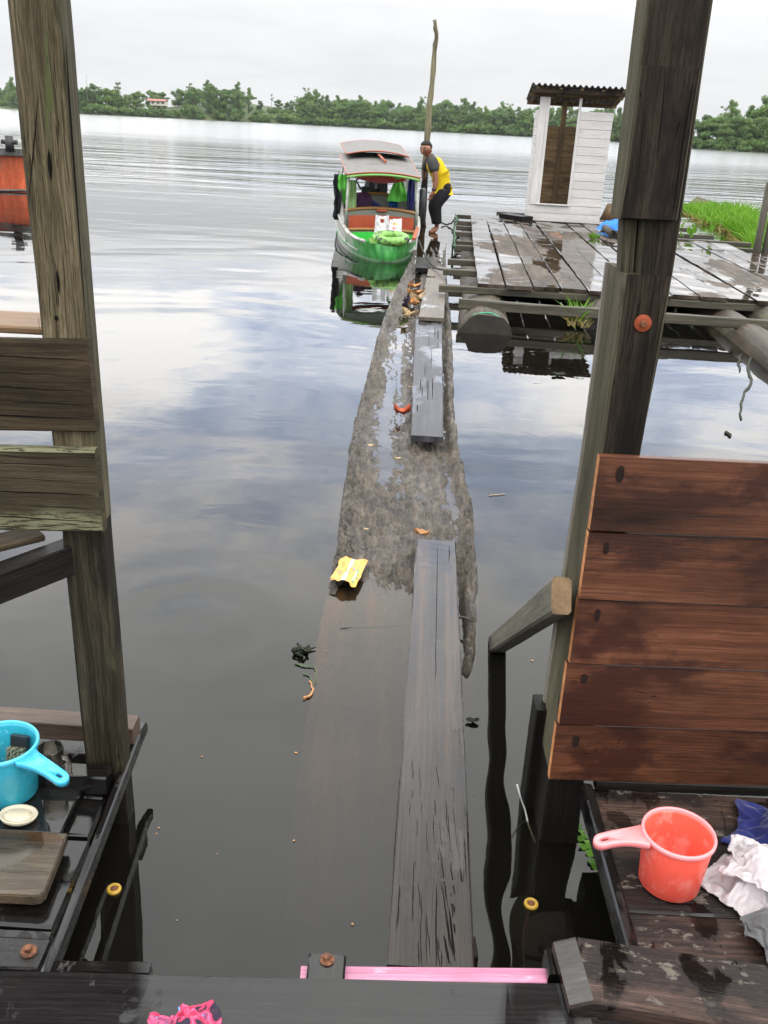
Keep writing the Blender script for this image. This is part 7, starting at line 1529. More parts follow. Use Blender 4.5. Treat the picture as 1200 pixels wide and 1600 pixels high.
# small solid yellow rings set at the water surface
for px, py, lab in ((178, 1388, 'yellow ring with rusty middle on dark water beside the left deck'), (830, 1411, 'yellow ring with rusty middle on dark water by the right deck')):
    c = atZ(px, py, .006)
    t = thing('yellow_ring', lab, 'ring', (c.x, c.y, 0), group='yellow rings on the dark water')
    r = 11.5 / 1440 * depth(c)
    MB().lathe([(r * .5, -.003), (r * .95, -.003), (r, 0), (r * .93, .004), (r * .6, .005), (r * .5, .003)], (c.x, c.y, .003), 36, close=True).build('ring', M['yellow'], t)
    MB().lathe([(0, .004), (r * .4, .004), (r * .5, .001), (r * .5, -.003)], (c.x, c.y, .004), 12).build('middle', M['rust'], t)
# weed by the right post
M['lettuce'] = leafmat('water_leaf', (.06, .16, .012), (.12, .28, .02), (.2, .38, .04), 30, .3)
wp_ = thing('water_plant', 'bright green floating plant between the right post and the deck', 'plant', atZ(912, 1305, 0))
lf = MB()
for k, (px, py, s) in enumerate(((902, 1290, .012), (908, 1298, .011), (913, 1305, .01), (907, 1309, .012), (917, 1314, .012), (912, 1322, .012), (922, 1320, .012), (924, 1332, .014), (928, 1345, .016), (900, 1282, .01), (932, 1352, .014))):
    c = atZ(px, py, .006)
    a0 = rnd.uniform(0, 6.28)
    n_ = 10
    pts = []
    tl = V((rnd.uniform(-.4, .4), rnd.uniform(-.4, .4), 1)).normalized()
    for i in range(n_):
        a = 2 * math.pi * i / n_
        v = V((math.cos(a) * s, math.sin(a) * s * .8, 0))
        v.z = -(tl.x * v.x + tl.y * v.y) + .003 * math.cos(2 * a)
        pts.append(c + v)
    lf.poly(pts)
lf.build('leaves', M['lettuce'], wp_)

# specks of scum and bark drifting on the water
fb_ = MB()
rg = random.Random(21)
for _ in range(34):
    px, py = rg.uniform(200, 900), rg.uniform(520, 1480)
    if rg.random() < .35: px, py = rg.uniform(1010, 1190), rg.uniform(560, 700)
    c = atZ(px, py, .0025)
    s = rg.uniform(.0015, .0045)
    a = rg.uniform(0, 6.28)
    fb_.poly([c + V((math.cos(a + k * 1.256) * s * rg.uniform(.5, 1.4), math.sin(a + k * 1.256) * s * rg.uniform(.5, 1.4), 0)) for k in range(5)])
tag(fb_.build('floating_debris', M['leaf_dead'], None, (0, 2, 0)), kind='stuff')

# ================================================================== raft, outhouse, far things
RO = V((.77, 8.92, 0)); RA = R(-3.2)
M['raft_orange'] = wood('raft_orange_stained_plank', (.03, .022, .016), (.061, .045, .033), (.104, .078, .057), .68, 70, 1.1, .9, .8, spec=.25, wet=.6, wscale=1.15, wetdark=.55, stain=(.26, .1, .045), stain_amt=.12, bump=.3)
raft = thing('plank_raft', 'floating raft of wet grey planks on logs, carrying the white outhouse', 'raft', RO, RA, local=True)
inv_r = (Matrix.Translation(RO) @ Matrix.Rotation(RA, 4, 'Z')).inverted()


def rl(px, py, z): return inv_r @ atZ(px, py, z)


xs = [0.0]
wds = [.27, .26, .265, .25, .27, .26, .25, .27, .26, .25, .27, .28, .26, .27, .29]
for q in wds: xs.append(xs[-1] + q)
yj = rl(760, 375, .25).y
ybk = rl(760, 336, .25).y
for k, wd in enumerate(wds):
    xc = (xs[k] + xs[k + 1]) / 2
    jt = yj + rnd.uniform(-.05, .05) + (-.25 if k in (5, 6) else 0) + (.35 if k > 8 else 0)
    skew = rnd.uniform(-.012, .012)
    dz = rnd.uniform(-.006, .006)
    fy = rnd.uniform(-.05, .05)
    mt = M['raft_orange'] if k in (4, 6, 8) else M['raft']
    mb = MB().plank((xc, fy, .232 + dz), (xc + skew, jt, .232 + dz + rnd.uniform(-.004, .004)), wd - rnd.uniform(.012, .022), .036, seg=16, jit=.006, ch=.005)
    mb.build('deck_plank', mt, raft)
    yb = ybk + rnd.uniform(-.12, .06)
    if xc > 3.0: yb = jt + rnd.uniform(.5, 1.2)
    if xc > 3.65: continue
    mb = MB().plank((xc + skew, jt + .012, .232 + rnd.uniform(-.006, .006)), (xc + rnd.uniform(-.02, .02), yb, .232 + rnd.uniform(-.006, .006)), wd - rnd.uniform(.012, .022), .036, seg=16, jit=.006, ch=.005)
    mb.build('deck_plank', mt if k != 6 else M['raft'], raft)
jl = [rl(712, y, .2).y for y in (336, 346, 353.6, 363, 377, 384, 406.6, 422)] + [.06]
for k, y in enumerate(jl):
    ext = (.2, .26, .22, .26, .2, .22, .3, .34, .36)[k]
    mb = MB().plank((-ext, y, .178), (4.25 if 1 < k < 7 else 3.9, y + rnd.uniform(-.05, .05), .178), .08, .066, seg=10, jit=.006, ch=.006)
    mb.build('joist', M['raft_beam'], raft)
for k, (y, x1) in enumerate(((ybk + .35, 2.4), (ybk + .95, 2.4))):
    MB().plank((.5, y, .2), (x1, y, .2), .09, .08, seg=6, jit=.006).build('joist', M['raft_beam'], raft)
p = rl(722, 473, .17)
MB().plank((p.x - .03, p.y, .16), (4.4, p.y - .12, .15), .075, .085, seg=16, jit=.006, ch=.007).build('front_beam', M['raft_beam'], raft)


def log(name, x0, y0, x1, y1, r, z, seed, parent, n=22, seg=26):
    rg = random.Random(seed)
    path, rad = [], []
    for i in range(seg + 1):
        q = i / seg
        path.append(V((x0 + (x1 - x0) * q + noise.noise(V((q * 3, seed, 0))) * .05, y0 + (y1 - y0) * q, z + noise.noise(V((q * 3, seed, 5))) * .03)))
        rad.append(r * (1 - .42 * min(1, q * 1.6)) * (1 + .07 * noise.noise(V((q * 9, seed, 2)))))
    mb = MB().tube(path, rad, n, 0, True, True, capmat=1)
    for i, v in enumerate(mb.v):
        d = v - path[min(seg, i // n)]
        v += d * (.2 * noise.noise(V((v.x * 4, v.y * .8, v.z * 4 + seed))) + .05 * noise.noise(V((v.x * 14, v.y * 2.5, v.z * 14))))
    return mb.build(name, [M['raft_log'], M['log_end']], parent)


lx = rl(757, 515, 0).x
yl = rl(757, 522, 0).y
log('float_log', lx, yl, lx - .1, 8.3, .25, -.085, 1, raft)
lxm = rl(945, 520, 0).x
log('float_log', lxm + .06, yl + .5, lxm - .1, 8.3, .22, -.01, 2, raft)
lxr = rl(1170, 550, 0).x
log('float_log', lxr + .12, yl - 1.4, lxr + .05, 6.5, .17, .0, 3, raft)
log('float_log', 2.75, yl + .55, 2.7, 6.5, .2, .01, 4, raft)
log('float_log', 3.75, yl - .2, 3.7, 6.5, .2, .01, 5, raft)

# green cord around the left log, rope to the boat
def W(p): return (Matrix.Translation(RO) @ Matrix.Rotation(RA, 4, 'Z')) @ V(p)


cr = []
for i in range(12):
    a = math.pi * (i / 11) * .42 + .75
    cr.append(W((lx + .252 * math.cos(a), yl + .07 + .012 * math.sin(i * 1.3), -.085 + .252 * math.sin(a))))
M['cord_green'] = plain('bright_green_cord', (.03, .3, .17), .7, .4, 60)
tag(MB().tube(cr, .007, 6).build('tied_string', M['cord_green'], None, cr[0]), 'green cord tied over the end of the left raft log', 'string')
jn = MB()
for k in range(9):
    y = jl[0] + (jl[5] - jl[0]) * k / 9
    a = W((-.24 + rnd.uniform(-.03, .03), y, .21)); b = W((-.22 + rnd.uniform(-.05, .05), y - .25, .12)); c = W((-.25, y - .45, .2))
    jn.tube([a, b, c], .013, 6)
tag(jn.build('mooring_rope', M['rope'], None, W((-.22, jl[2], .2))), 'worn green rope lashed along the joist ends at the raft edge', 'rope')
r0, r1 = W((-.2, jl[0] + .05, .2)), atZ(690, 347, .05)
pts = [r0.lerp(r1, i / 8) + V((0, 0, -.10 * math.sin(math.pi * i / 8) + rnd.uniform(-.015, .015))) for i in range(9)]
tag(MB().tube(pts, .014, 6).build('chain_rope', M['rope_dark'], None, r0), 'dark slack rope hanging from the raft corner behind the man', 'rope')

# plants on the raft
def blades(mb, c, n, h, sp, rg, lean=.5, wd=.012):
    for _ in range(n):
        a = rg.uniform(0, 6.28); r = sp * math.sqrt(rg.random())
        b = V(c) + V((math.cos(a) * r, math.sin(a) * r, 0))
        hh = h * rg.uniform(.5, 1.1)
        dr_ = V((rg.gauss(0, lean), rg.gauss(0, lean), 1)).normalized()
        s = dr_.cross(V((rg.uniform(-1, 1), rg.uniform(-1, 1), .1))).normalized() * wd * rg.uniform(.6, 1.2)
        m1 = b + dr_ * hh * .55
        tip = b + dr_ * hh + V((dr_.x, dr_.y, 0)) * hh * rg.uniform(.1, .6) - V((0, 0, hh * rg.uniform(0, .25)))
        mb.poly([b - s, b + s, m1 + s * .8, m1 - s * .8])
        mb.poly([m1 - s * .8, m1 + s * .8, tip])


M['grass'] = leafmat('bright_grass', (.045, .13, .006), (.11, .26, .012), (.2, .36, .03), .9, .35)
M['grass_dry'] = leafmat('dry_grass', (.2, .16, .05), (.3, .24, .08), (.3, .28, .1), 3, .2)
rg = random.Random(5)
gt = thing('grass_tuft', 'tuft of green and straw coloured grass on the middle raft log', 'grass tuft', W((lxm - .1, yl + .5, .0)))
c = W((lxm - .12, yl + .42, .08))
mb = MB(); blades(mb, c + V((-.1, .1, 0)), 34, .24, .1, rg, .35, .009); mb.build('green_blades', M['grass'], gt)
mb = MB(); blades(mb, c + V((-.1, .05, -.05)), 30, .2, .1, rg, .5, .008); mb.build('dry_blades', M['grass_dry'], gt)
c = atZ(928, 372, .25)
mb = MB(); blades(mb, c, 22, .13, .06, rg, .6); tag(mb.build('small_grass', M['grass'], None, c), 'tiny grass sprig growing between raft planks by the branch', 'grass tuft')
hy = atZ(1085, 377, .2)
hyt = thing('water_hyacinth', 'green broad leaved water plant at the back edge of the raft', 'plant', hy)
mb = MB()
for k in range(11):
    a = rnd.uniform(0, 6.28); r = rnd.uniform(.02, .17)
    b = hy + V((math.cos(a) * r * 1.5, math.sin(a) * r, -.05))
    up_ = V((math.cos(a) * .5, math.sin(a) * .3, 1)).normalized()
    h = rnd.uniform(.1, .24)
    tp = b + up_ * h
    s = rnd.uniform(.05, .085)
    n_ = 10
    ax = V((rnd.uniform(-1, 1), rnd.uniform(-1, .2), .2)).normalized()
    ay = ax.cross(V((0, 0, 1))).normalized()
    az = (V((0, 0, 1)) + ax * .4).normalized()
    mb.poly([tp + ay * s * .8 * math.sin(2 * math.pi * i / n_) + az * s * (1 - math.cos(2 * math.pi * i / n_)) + ax * .02 * math.cos(4 * math.pi * i / n_) for i in range(n_)])
mb.build('leaves', M['lettuce'], hyt)

# driftwood, tarp, branch, dark plank beside the outhouse
c = atZ(958, 351, .25)
dm = MB().tube([c + V((-.1, .12, .06)), c + V((-.05, .1, .2)), c + V((.12, .12, .22)), c + V((.3, .15, .12))], [.1, .14, .13, .05], 12)
for v in dm.v: v += V((noise.noise(v * 7), noise.noise(v * 7 + V((5, 0, 0))), noise.noise(v * 7 + V((0, 9, 0))))) * .05
tag(dm.build('driftwood', M['raw_board'], None, c), 'chunky brown driftwood stump at the right of the outhouse', 'driftwood')
bp = [atZ(945, 356, .33), atZ(957, 366, .31), atZ(968, 366, .3), atZ(972, 376, .28), atZ(975, 388, .26), atZ(979, 392, .262)]
tag(MB().tube(bp, [.05, .055, .045, .035, .03, .018], 9).build('branch', M['grey_stick'], None, bp[0]), 'crooked grey branch lying on the raft below the blue tarp', 'branch')
c = atZ(964, 358, .3)
cloth('blue_tarp', 'bright blue folded tarp beside the driftwood on the raft', (c.x + .1, c.y + .1, .27), .36, .16, .17, M['tarp'], 17, rz=-.08, freq=1.6, amp=.6, nu=36, cat='tarp')
a, b = atZ(789, 337, .29), atZ(820, 342, .29)
tag(MB().plank(a + V((0, .06, 0)), b + V((.05, .06, 0)), .26, .07, seg=4).build('loose_board', M['post_foot'], None, a), 'short black board lying at the left foot of the outhouse', 'board')

# ------------------------------------------------------------------ outhouse
oh_p = W(rl(824, 344, .255))
OA = RA - R(.5)
oh = thing('outhouse', 'small white board outhouse with an open doorway on the raft', 'outhouse', (oh_p.x, oh_p.y, .255), OA, local=True)
M['back_wood'] = wood('back_wall_board', (.14, .085, .04), (.27, .175, .085), (.42, .29, .15), .7, 30, 1.1, .8, .5)
WO, DO, HO = 1.17, .92, 1.68
bw = HO / 13
for k in range(13):
    z = bw * (k + .5)
    full = k < 2
    t = .018
    jx = rnd.uniform(-.004, .004)
    if full:
        MB().plank((-.0, .01, z), (WO, .01, z), bw - .005, t, up=(0, 1, 0), seg=6, jit=.001, ch=.002).build('wall_board', M['white_board'], oh)
    else:
        MB().plank((.655, .01, z), (WO + jx, .01, z), bw - .005, t, up=(0, 1, 0), seg=4, jit=.001, ch=.002).build('wall_board', M['white_board'], oh)
    MB().plank((.012, .021, z), (.012, DO, z), bw - .005, t, up=(1, 0, 0), seg=4, jit=.001, ch=.002).build('wall_board', M['white_board'], oh)
    MB().plank((WO - .012, .021, z), (WO - .012, DO, z), bw - .005, t, up=(1, 0, 0), seg=4, jit=.001, ch=.002).build('wall_board', M['white_board'], oh)
    if k < 11: MB().plank((.02, DO - .012, bw * (k + .5) * 1.02), (WO - .02, DO - .012, bw * (k + .5) * 1.02), bw * 1.02 + .001, t, up=(0, 1, 0), seg=4, jit=.001, ch=.002).build('back_board', M['back_wood'], oh)
zb = bw * 2
MB().plank((.062, -.004, zb), (.062, -.004, 1.86), .112, .02, up=(0, 1, 0), seg=6, jit=.001).build('door_jamb', M['white_board'], oh)
MB().plank((.144, .02, zb + .02), (.144, .02, 1.86), .05, .05, up=(0, 1, 0), seg=6, jit=.001).build('door_jamb', M['white_board'], oh)
MB().plank((.638, -.006, zb), (.638, -.006, 1.86), .042, .04, up=(0, 1, 0), seg=6, jit=.001).build('door_jamb', M['white_board'], oh)
MB().plank((.11, -.01, zb + .008), (.655, -.01, zb + .008), .05, .022, up=(0, 0, 1), seg=3, jit=.001).build('door_sill', M['white_board'], oh)
MB().plank((.48, DO - .045, .02), (.48, DO - .045, 1.86), .085, .04, up=(0, 1, 0), seg=3).build('stud', M['raw_board'], oh)
for x, y in ((.04, .05), (WO - .055, .05), (.69, .05), (.04, DO - .05), (WO - .05, DO - .05)):
    MB().plank((x, y, .02), (x, y, 1.92 if y < .5 else 1.76), .06, .05, seg=3).build('corner_post', M['raw_board'], oh)
# corrugated roof sloping to the back
def roof(a, b):
    x = -.16 + (WO + .36) * a
    y = -.22 + (DO + .42) * b
    return (x, y, 2.03 - .2 * b + .018 * math.sin(a * 2 * math.pi * 17))
def roof2(a, b):
    p_ = roof(a, b); return (p_[0], p_[1], p_[2] - .006)
rb = MB().grid(roof, 136, 4); rb.grid(roof2, 136, 4, flip=True)
rf = rb.build('roof', M['tin'], oh)
for y, z in ((-.14, 1.955), (.35, 1.91), (DO + .08, 1.80)):
    MB().plank((-.14, y, z), (WO + .17, y, z), .045 if y > 0 else .03, .07 if y > 0 else .085, up=(0, 0, 1) if y > 0 else (0, 0, 1), seg=5, jit=.002).build('rafter', M['post_dark'] if y < 0 else M['raw_board'], rf)
for x in (-.06, .3, .62, .95, WO + .1):
    MB().plank((x, -.16, 1.985), (x, DO + .12, 1.80), .05, .03, seg=3).build('batten', M['raw_board'], rf)

# ------------------------------------------------------------------ grass island and posts at the right
gi = MB()
rg = random.Random(8)
isl = [atZ(x, y, 0) for x, y in ((1064, 331), (1085, 340), (1110, 352), (1140, 362), (1160, 378), (1178, 398), (1235, 420))]
for _ in range(5200):
    q = rg.random() * (len(isl) - 1)
    i = int(q); e = isl[i].lerp(isl[i + 1], q - i)
    t = rg.random() ** 1.2
    b = e + V((.35, 1, 0)).normalized() * t * (1.2 + 4.5 * min(1, q / 2.5))
    hgt = (.22 + .32 * min(1, q / 4)) * (.75 + .4 * noise.noise(V((b.x * .9, b.y * .9, 3))) + .2)
    blades(gi, V((b.x, b.y, -.03)), 1, max(.12, hgt), .06, rg, .38, .016)
tag(gi.build('grass', M['grass'], None, isl[3]), kind='stuff')
gd = MB()
for _ in range(420):
    q = rg.random() * (len(isl) - 1)
    i = int(q); e = isl[i].lerp(isl[i + 1], q - i)
    blades(gd, V((e.x + rg.uniform(-.1, .25), e.y + rg.uniform(-.1, .4), -.02)), 1, .22, .1, rg, .8, .016)
tag(gd.build('dry_grass', M['grass_dry'], None, isl[2]), kind='stuff')
mt_ = MB()
n_ = len(isl)
for q in (0, 1, 2):
    for e in isl: mt_.v.append(V((e.x, e.y, -.06)) + V((.35, 1, 0)).normalized() * (0, .4, 7)[q] + V((0, 0, (0, .085, .085)[q])))
for q in range(2):
    for i in range(n_ - 1): mt_.face((q * n_ + i, q * n_ + i + 1, (q + 1) * n_ + i + 1, (q + 1) * n_ + i), ((0, 0),) * 4, 0, True)
M['mat'] = plain('root_mat', (.06, .055, .02), .9, .6, 6, .2, .8)
tag(mt_.build('ground_mat', M['mat'], None, isl[2]), kind='structure')
YF = 13.2
for k, (tx, ty, bx, by, r, lb) in enumerate(((1203, 285, 1181, 402, .055, 'dark leaning stake at the right edge, left one of two'), (1212, 310, 1194, 404, .05, 'dark leaning stake at the right edge, right one of two'))):
    a, b = atY(bx, by, YF), atY(tx, ty, YF + .1)
    a.z = -.4
    tag(MB().tube([a, a.lerp(b, .5), b], [r, r * .95, r * .85], 9).build('stake', M['raft_beam'], None, a), lb, 'stake')
a, b = atZ(1160, 400, .2), atZ(1260, 412, .2)
tag(MB().plank(a + V((0, 0, -.03)), b + V((0, 0, -.03)), .07, .07, seg=4).build('side_beam', M['raft_beam'], None, a), 'grey beam running right from the raft to the leaning stakes', 'beam')

# ------------------------------------------------------------------ red hull at the left edge
bg0 = V((-6.75, 19.6, 0)); bg1 = V((-12.5, 17.2, 0))
bt = thing('red_boat', 'orange red wooden hull with a grey rail behind the left post', 'boat', bg0)
dd = (bg1 - bg0).normalized(); dn = V((-dd.y, dd.x, 0))
if dn.y < 0: dn = -dn
hb = MB()
def hull(a, b):
    o = bg0 + dd * (6.2 * a)
    flare = .12 * b
    return o - dn * flare + V((0, 0, -.35 + 1.05 * b))
hb.grid(hull, 14, 6, uvs=1)
hb.uv = [tuple((v_ * 1.2 + .3, u_ * 6) for u_, v_ in f) for f in hb.uv]
def bowf(a, b):
    o = bg0 + dn * (2.4 * a) - dd * (.0 + .5 * math.sin(math.pi * .5 * a) * 0)
    return o - dn * .12 * b * (1 - a) + V((0, 0, -.35 + 1.05 * b))
hb.grid(bowf, 6, 6, flip=True)
hb.build('hull', M['hull_red'], bt)
rm = MB()
o = -dn * .15
rm.plank(bg0 + o + V((0, 0, .75)) - dd * .05, bg1 + o + V((0, 0, .75)), .12, .13, up=(0, 0, 1), seg=6, jit=.006)
rm.build('rail', M['hull_grey'], bt)
dk = MB().poly([bg0 + V((0, 0, .74)), bg1 + V((0, 0, .74)), bg1 + dn * 2.4 + V((0, 0, .74)), bg0 + dn * 2.4 + V((0, 0, .74))])
dk.build('deck', M['hull_grey'], bt)
ml = MB()
ml.tube([bg0 + dd * (.6 * i) - dn * (.055 + .01) + V((0, 0, .035 + .012 * math.sin(i * 1.7))) for i in range(10)], .022, 6)
ml.build('rope_strake', M['hull_grey'], bt)
bp_ = atY(15, 226, 18.9)
bp_.z = .78
MB().tube([bp_ + V((0, 0, -.02)), bp_ + V((0, 0, .27))], [.085, .08], 12).build('bollard', M['black'], bt)
MB().tube([bp_ + V((-.15, 0, .16)), bp_ + V((.15, 0, .16))], [.045, .045], 10).build('bollard_pin', M['black'], bt)

# ================================================================== river boat (modelled in its own axes: y from bow to stern)
M['boat_white'] = plain('worn_white_paint', (0.375, 0.375, 0.345), .5, .18, 4, .4, dirt=(.2, .2, .17), dirt_amt=.42, dscale=7)
M['boat_green'] = plain('worn_green_paint', (.035, .2, .04), .4, .35, 3, .5, dirt=(.25, .27, .22), dirt_amt=.3, dscale=5)
M['boat_floor'] = plain('bright_green_floor', (.035, .42, .05), .4, .12, 6)
M['lime'] = plain('lime_green_paint', (0.165, 0.36, 0.0675), .4, .2, 10, .5, dirt=(.015, .02, .012), dirt_amt=.5, dscale=13)
M['lime_trim'] = plain('lime_trim', (0.24, 0.464, 0.128), .4, .1, 10)
M['roof_grey'] = plain('grey_roof_sheet', (.13, .12, .112), .6, .2, 3, .3, dirt=(.085, .078, .07), dirt_amt=.35, dscale=3)
M['orange_trim'] = plain('orange_trim', (0.308, 0.0728, 0.028), .5, .15, 8)
M['bench_red'] = plain('rust_red_bench', (.3, .045, .015), .4, .22, 9, .5)
M['bench_brown'] = plain('brown_bench_trim', (.22, .105, .022), .45, .2, 9)
M['bench_grey'] = plain('grey_bench_board', (0.182, 0.189, 0.154), .5, .15, 9)
M['red_cloth'] = plain('red_canopy_cloth', (.62, .035, .015), .7, .1, 8, .2)
M['green_cloth'] = plain('pale_green_curtain', (.2, .32, .13), .8, .2, 18, .2)
M['lime_cloth'] = plain('lime_vest', (.16, .62, .09), .7, .1, 10, .2)
M['dark_cloth'] = plain('dark_jacket', (.02, .022, .025), .85, .3, 10, .2)
M['purple_cloth'] = plain('purple_bag', (.05, .02, .05), .8, .35, 14, .2)
M['blue_cloth'] = plain('blue_cloth', (.02, .1, .33), .8, .2, 12, .2)
M['bag_white'] = plain('white_plastic_bag', (0.576, 0.5616, 0.576), .35, .05, 16)
BO = V((-.15, 12.02, 0)); BA = R(5.4)
boat = thing('river_boat', 'green and white covered river boat moored with its bow to the log', 'boat', BO, BA, local=True)
ST = [  # s, half width at sheer, z sheer, half width at waterline, keel z
    (-.10, .15, .235, .10, -.02), (0.0, .27, .225, .17, -.12), (.25, .37, .225, .28, -.2), (.6, .46, .25, .38, -.24), (1.0, .52, .31, .45, -.26), (1.5, .565, .4, .5, -.27), (2.1, .59, .5, .53, -.27), (3.0, .59, .54, .53, -.27), (4.0, .55, .53, .48, -.25), (5.0, .45, .55, .36, -.1)]


def st_at(s):
    for a, b in zip(ST, ST[1:]):
        if s <= b[0]:
            q = (s - a[0]) / (b[0] - a[0]); q = max(0, q)
            return [a[i] + (b[i] - a[i]) * q for i in range(5)]
    return list(ST[-1])


def hullpt(s, t):
    """t from 0 (keel) to 1 (sheer), right side"""
    _, hs, zs, hw, kz = st_at(s)
    if t < .45:
        q = t / .45
        return hw * math.sin(q * math.pi / 2), kz + (.02 - kz) * (1 - math.cos(q * math.pi / 2))
    q = (t - .45) / .55
    return hw + (hs - hw) * q ** .8, .02 + (zs - .02) * q


hm = MB()
NS, NTT = 36, 12
for sgn in (-1, 1):
    def hf(a, b, sgn=sgn):
        s = -.10 + 5.1 * a
        x, z = hullpt(s, b)
        return (sgn * x, s, z)
    hm.grid(hf, NS, NTT, flip=(sgn < 0))
# blunt stem closing the bow
b0 = len(hm.v)
for i in range(NTT + 1):
    x, z = hullpt(-.10, i / NTT)
    bul = .05 * math.sin(math.pi * i / NTT)
    for t in (-1, -.5, 0, .5, 1): hm.v.append(V((x * t, -.10 - bul * (1 - t * t) - .04 * (1 - t * t) * (i / NTT), z)))
for i in range(NTT):
    for j in range(4):
        k = b0 + i * 5 + j
        hm.face((k, k + 1, k + 6, k + 5), ((0, 0),) * 4, 0, True)
m, g = newmat('boat_hull_paint')
tc = g.n('TexCoord').outputs['Object']
sp = g.n('SeparateXYZ', Vector=tc)
nz = g.noise(tc, 5, 6, .65)
nz2 = g.noise(g.vmath('MULTIPLY', tc, (14, 14, 4)), 1, 5, .65)
gmask = g.step(g.math('ADD', g.math('ABSOLUTE', g.math('SUBTRACT', sp.outputs['X'], .03)), g.math('MULTIPLY', g.math('SUBTRACT', nz, .5), .25)), .54, .38)
gmask = g.math('MULTIPLY', gmask, g.step(sp.outputs['Y'], 1.3, .7))
gr = g.ramp(nz2, [(.3, (.015, .1, .02)), (.5, (.035, .27, .045)), (.75, (.12, .42, .12))])
wh = g.ramp(nz2, [(.3, (.16, .17, .14)), (.5, (.36, .37, .32)), (.75, (.5, .5, .45))])
col = g.mix(gmask, wh, gr)
ed = g.step(sp.outputs['Z'], .03, .005)
col = g.mix(g.math('MULTIPLY', ed, .4), col, (.5, .5, .48))
sc_ = g.step(g.noise(tc, 16, 6, .7), .58, .66)
col = g.mix(g.math('MULTIPLY', sc_, .5), col, (.07, .08, .06))
seam = g.step(g.math('ABSOLUTE', g.math('SUBTRACT', g.math('FRACT', g.math('MULTIPLY', sp.outputs['Z'], 9.0)), .5)), .035, .0)
col = g.mix(g.math('MULTIPLY', seam, .45), col, (.03, .035, .025))
b = g.n('BsdfPrincipled', Base_Color=col, Roughness=.4); g.link(b.outputs[0], 0)
M['boat_hull'] = m
hm.build('hull', M['boat_hull'], boat)
# inner lining
im = MB()
for sgn in (-1, 1):
    def inf(a, b, sgn=sgn):
        s = .08 + 4.85 * a
        _, hs, zs, hw, kz = st_at(s)
        fz = .075 + .03 * smooth(s, .8, 0)
        return (sgn * (hs - .03 - .05 * (1 - b)), s, fz + (zs - .01 - fz) * b)
    im.grid(inf, 30, 4, flip=(sgn > 0))
im.build('lining', M['boat_green'], boat)
fl = MB()
def flf(a, b):
    s = .0 + 4.9 * a
    _, hs, zs, hw, kz = st_at(s)
    return ((hs - .04) * (b * 2 - 1), s, .075 + .05 * smooth(s, .9, 0))
fl.grid(flf, 24, 6, flip=True)
fl.build('floor', M['boat_floor'], boat)
# gunwales
for sgn in (-1, 1):
    gw = MB()
    path = [V((sgn * (st_at(s)[1] - .008), s, st_at(s)[2] + .008)) for s in [0.02 + 4.9 * i / 24 for i in range(25)]]
    gw.tube(path, .028, 8, squash=.7)
    gw.build('gunwale', M['boat_white'], boat)
    # rubbing strake low on the flank
    path = [V((sgn * (hullpt(s, .62)[0] + .006), s, hullpt(s, .62)[1])) for s in [0.3 + 4.4 * i / 20 for i in range(21)]]
    MB().tube(path, .012, 6).build('strake', M['boat_white'], boat)
    # side screens rising towards the cabin
    def scr(a, b, sgn=sgn):
        s = .95 + 3.6 * a
        _, hs, zs, hw, kz = st_at(s)
        top = zs + (.04 + .26 * smooth(s, .95, 1.7)) * b
        return (sgn * (hs - .012 - .02 * b + .0), s, top)
    sm = MB().grid(scr, 20, 3, flip=(sgn < 0))
    def scr2(a, b, sgn=sgn):
        p_ = scr(a, b, sgn); return (p_[0] - sgn * .014, p_[1], p_[2])
    sm.grid(scr2, 20, 3, flip=(sgn > 0))
    sm.build('side_screen', M['boat_white'], boat)
# bow pad: flattened lime ring
ring = MB()
prof = []
for k in range(14):
    a = 2 * math.pi * k / 14
    prof.append((.165 + .075 * math.cos(a), .055 * math.sin(a)))
tilt_ = Matrix.Rotation(R(16), 3, 'X')
ring.lathe(prof, (.055, -.02, .285), 44, sx=1.0, sy=.7, close=True, rot=tilt_)
ring.lathe([(0, -.045), (.12, -.045)], (.055, -.02, .285), 30, sy=.7, rot=tilt_)
ring.build('bow_ring', M['lime'], boat)
bwk = MB().plank((.0, -.11, .235), (.0, .22, .235), .42, .03, seg=3); bwk.build('bow_deck', M['lime'], boat)
# benches and bulkheads
def bulk(s, z0, z1, half, mat, trim, arch, nm, notch=None):
    def f(a, b, dy=0):
        x = (a * 2 - 1) * half
        zt = z1 + arch * (1 - (2 * a - 1) ** 2)
        return (x, s + dy, z0 + (zt - z0) * b)
    mb = MB().grid(lambda a, b: f(a, b), 16, 2, smooth=False)
    mb.grid(lambda a, b: f(a, b, .03), 16, 2, smooth=False, flip=True)
    o = mb.build(nm, mat, boat)
    if trim:
        MB().tube([V((x * half * 1.01, s + .01, z1 + arch * (1 - x * x) + .006)) for x in [i / 10 - 1 for i in range(21)]], .028, 8, squash=.8).build('top_trim', trim, o)
    return o


bulk(.86, .08, .235, .475, M['boat_floor'], None, .02, 'bow_bulkhead')
bulk(.90, .235, .262, .475, M['bench_grey'], M['bench_brown'], .02, 'bow_seat')
bulk(.98, .28, .445, .44, M['bench_red'], None, .015, 'bench_back')
bulk(1.25, .2, .475, .5, M['bench_grey'], M['bench_brown'], .05, 'bulkhead')
MB().lathe([(0, .0), (.07, 0), (.075, .012), (.07, .03), (0, .034)], (.02, 1.235, .49), 20, sy=.5).build('red_cap', M['bench_red'], boat)
bulk(2.2, .2, .60, .53, M['bench_grey'], M['bench_brown'], .05, 'bulkhead')
MB().plank((-.5, 1.9, .34), (.5, 1.9, .34), .3, .03, seg=3).build('seat', M['bench_grey'], boat)
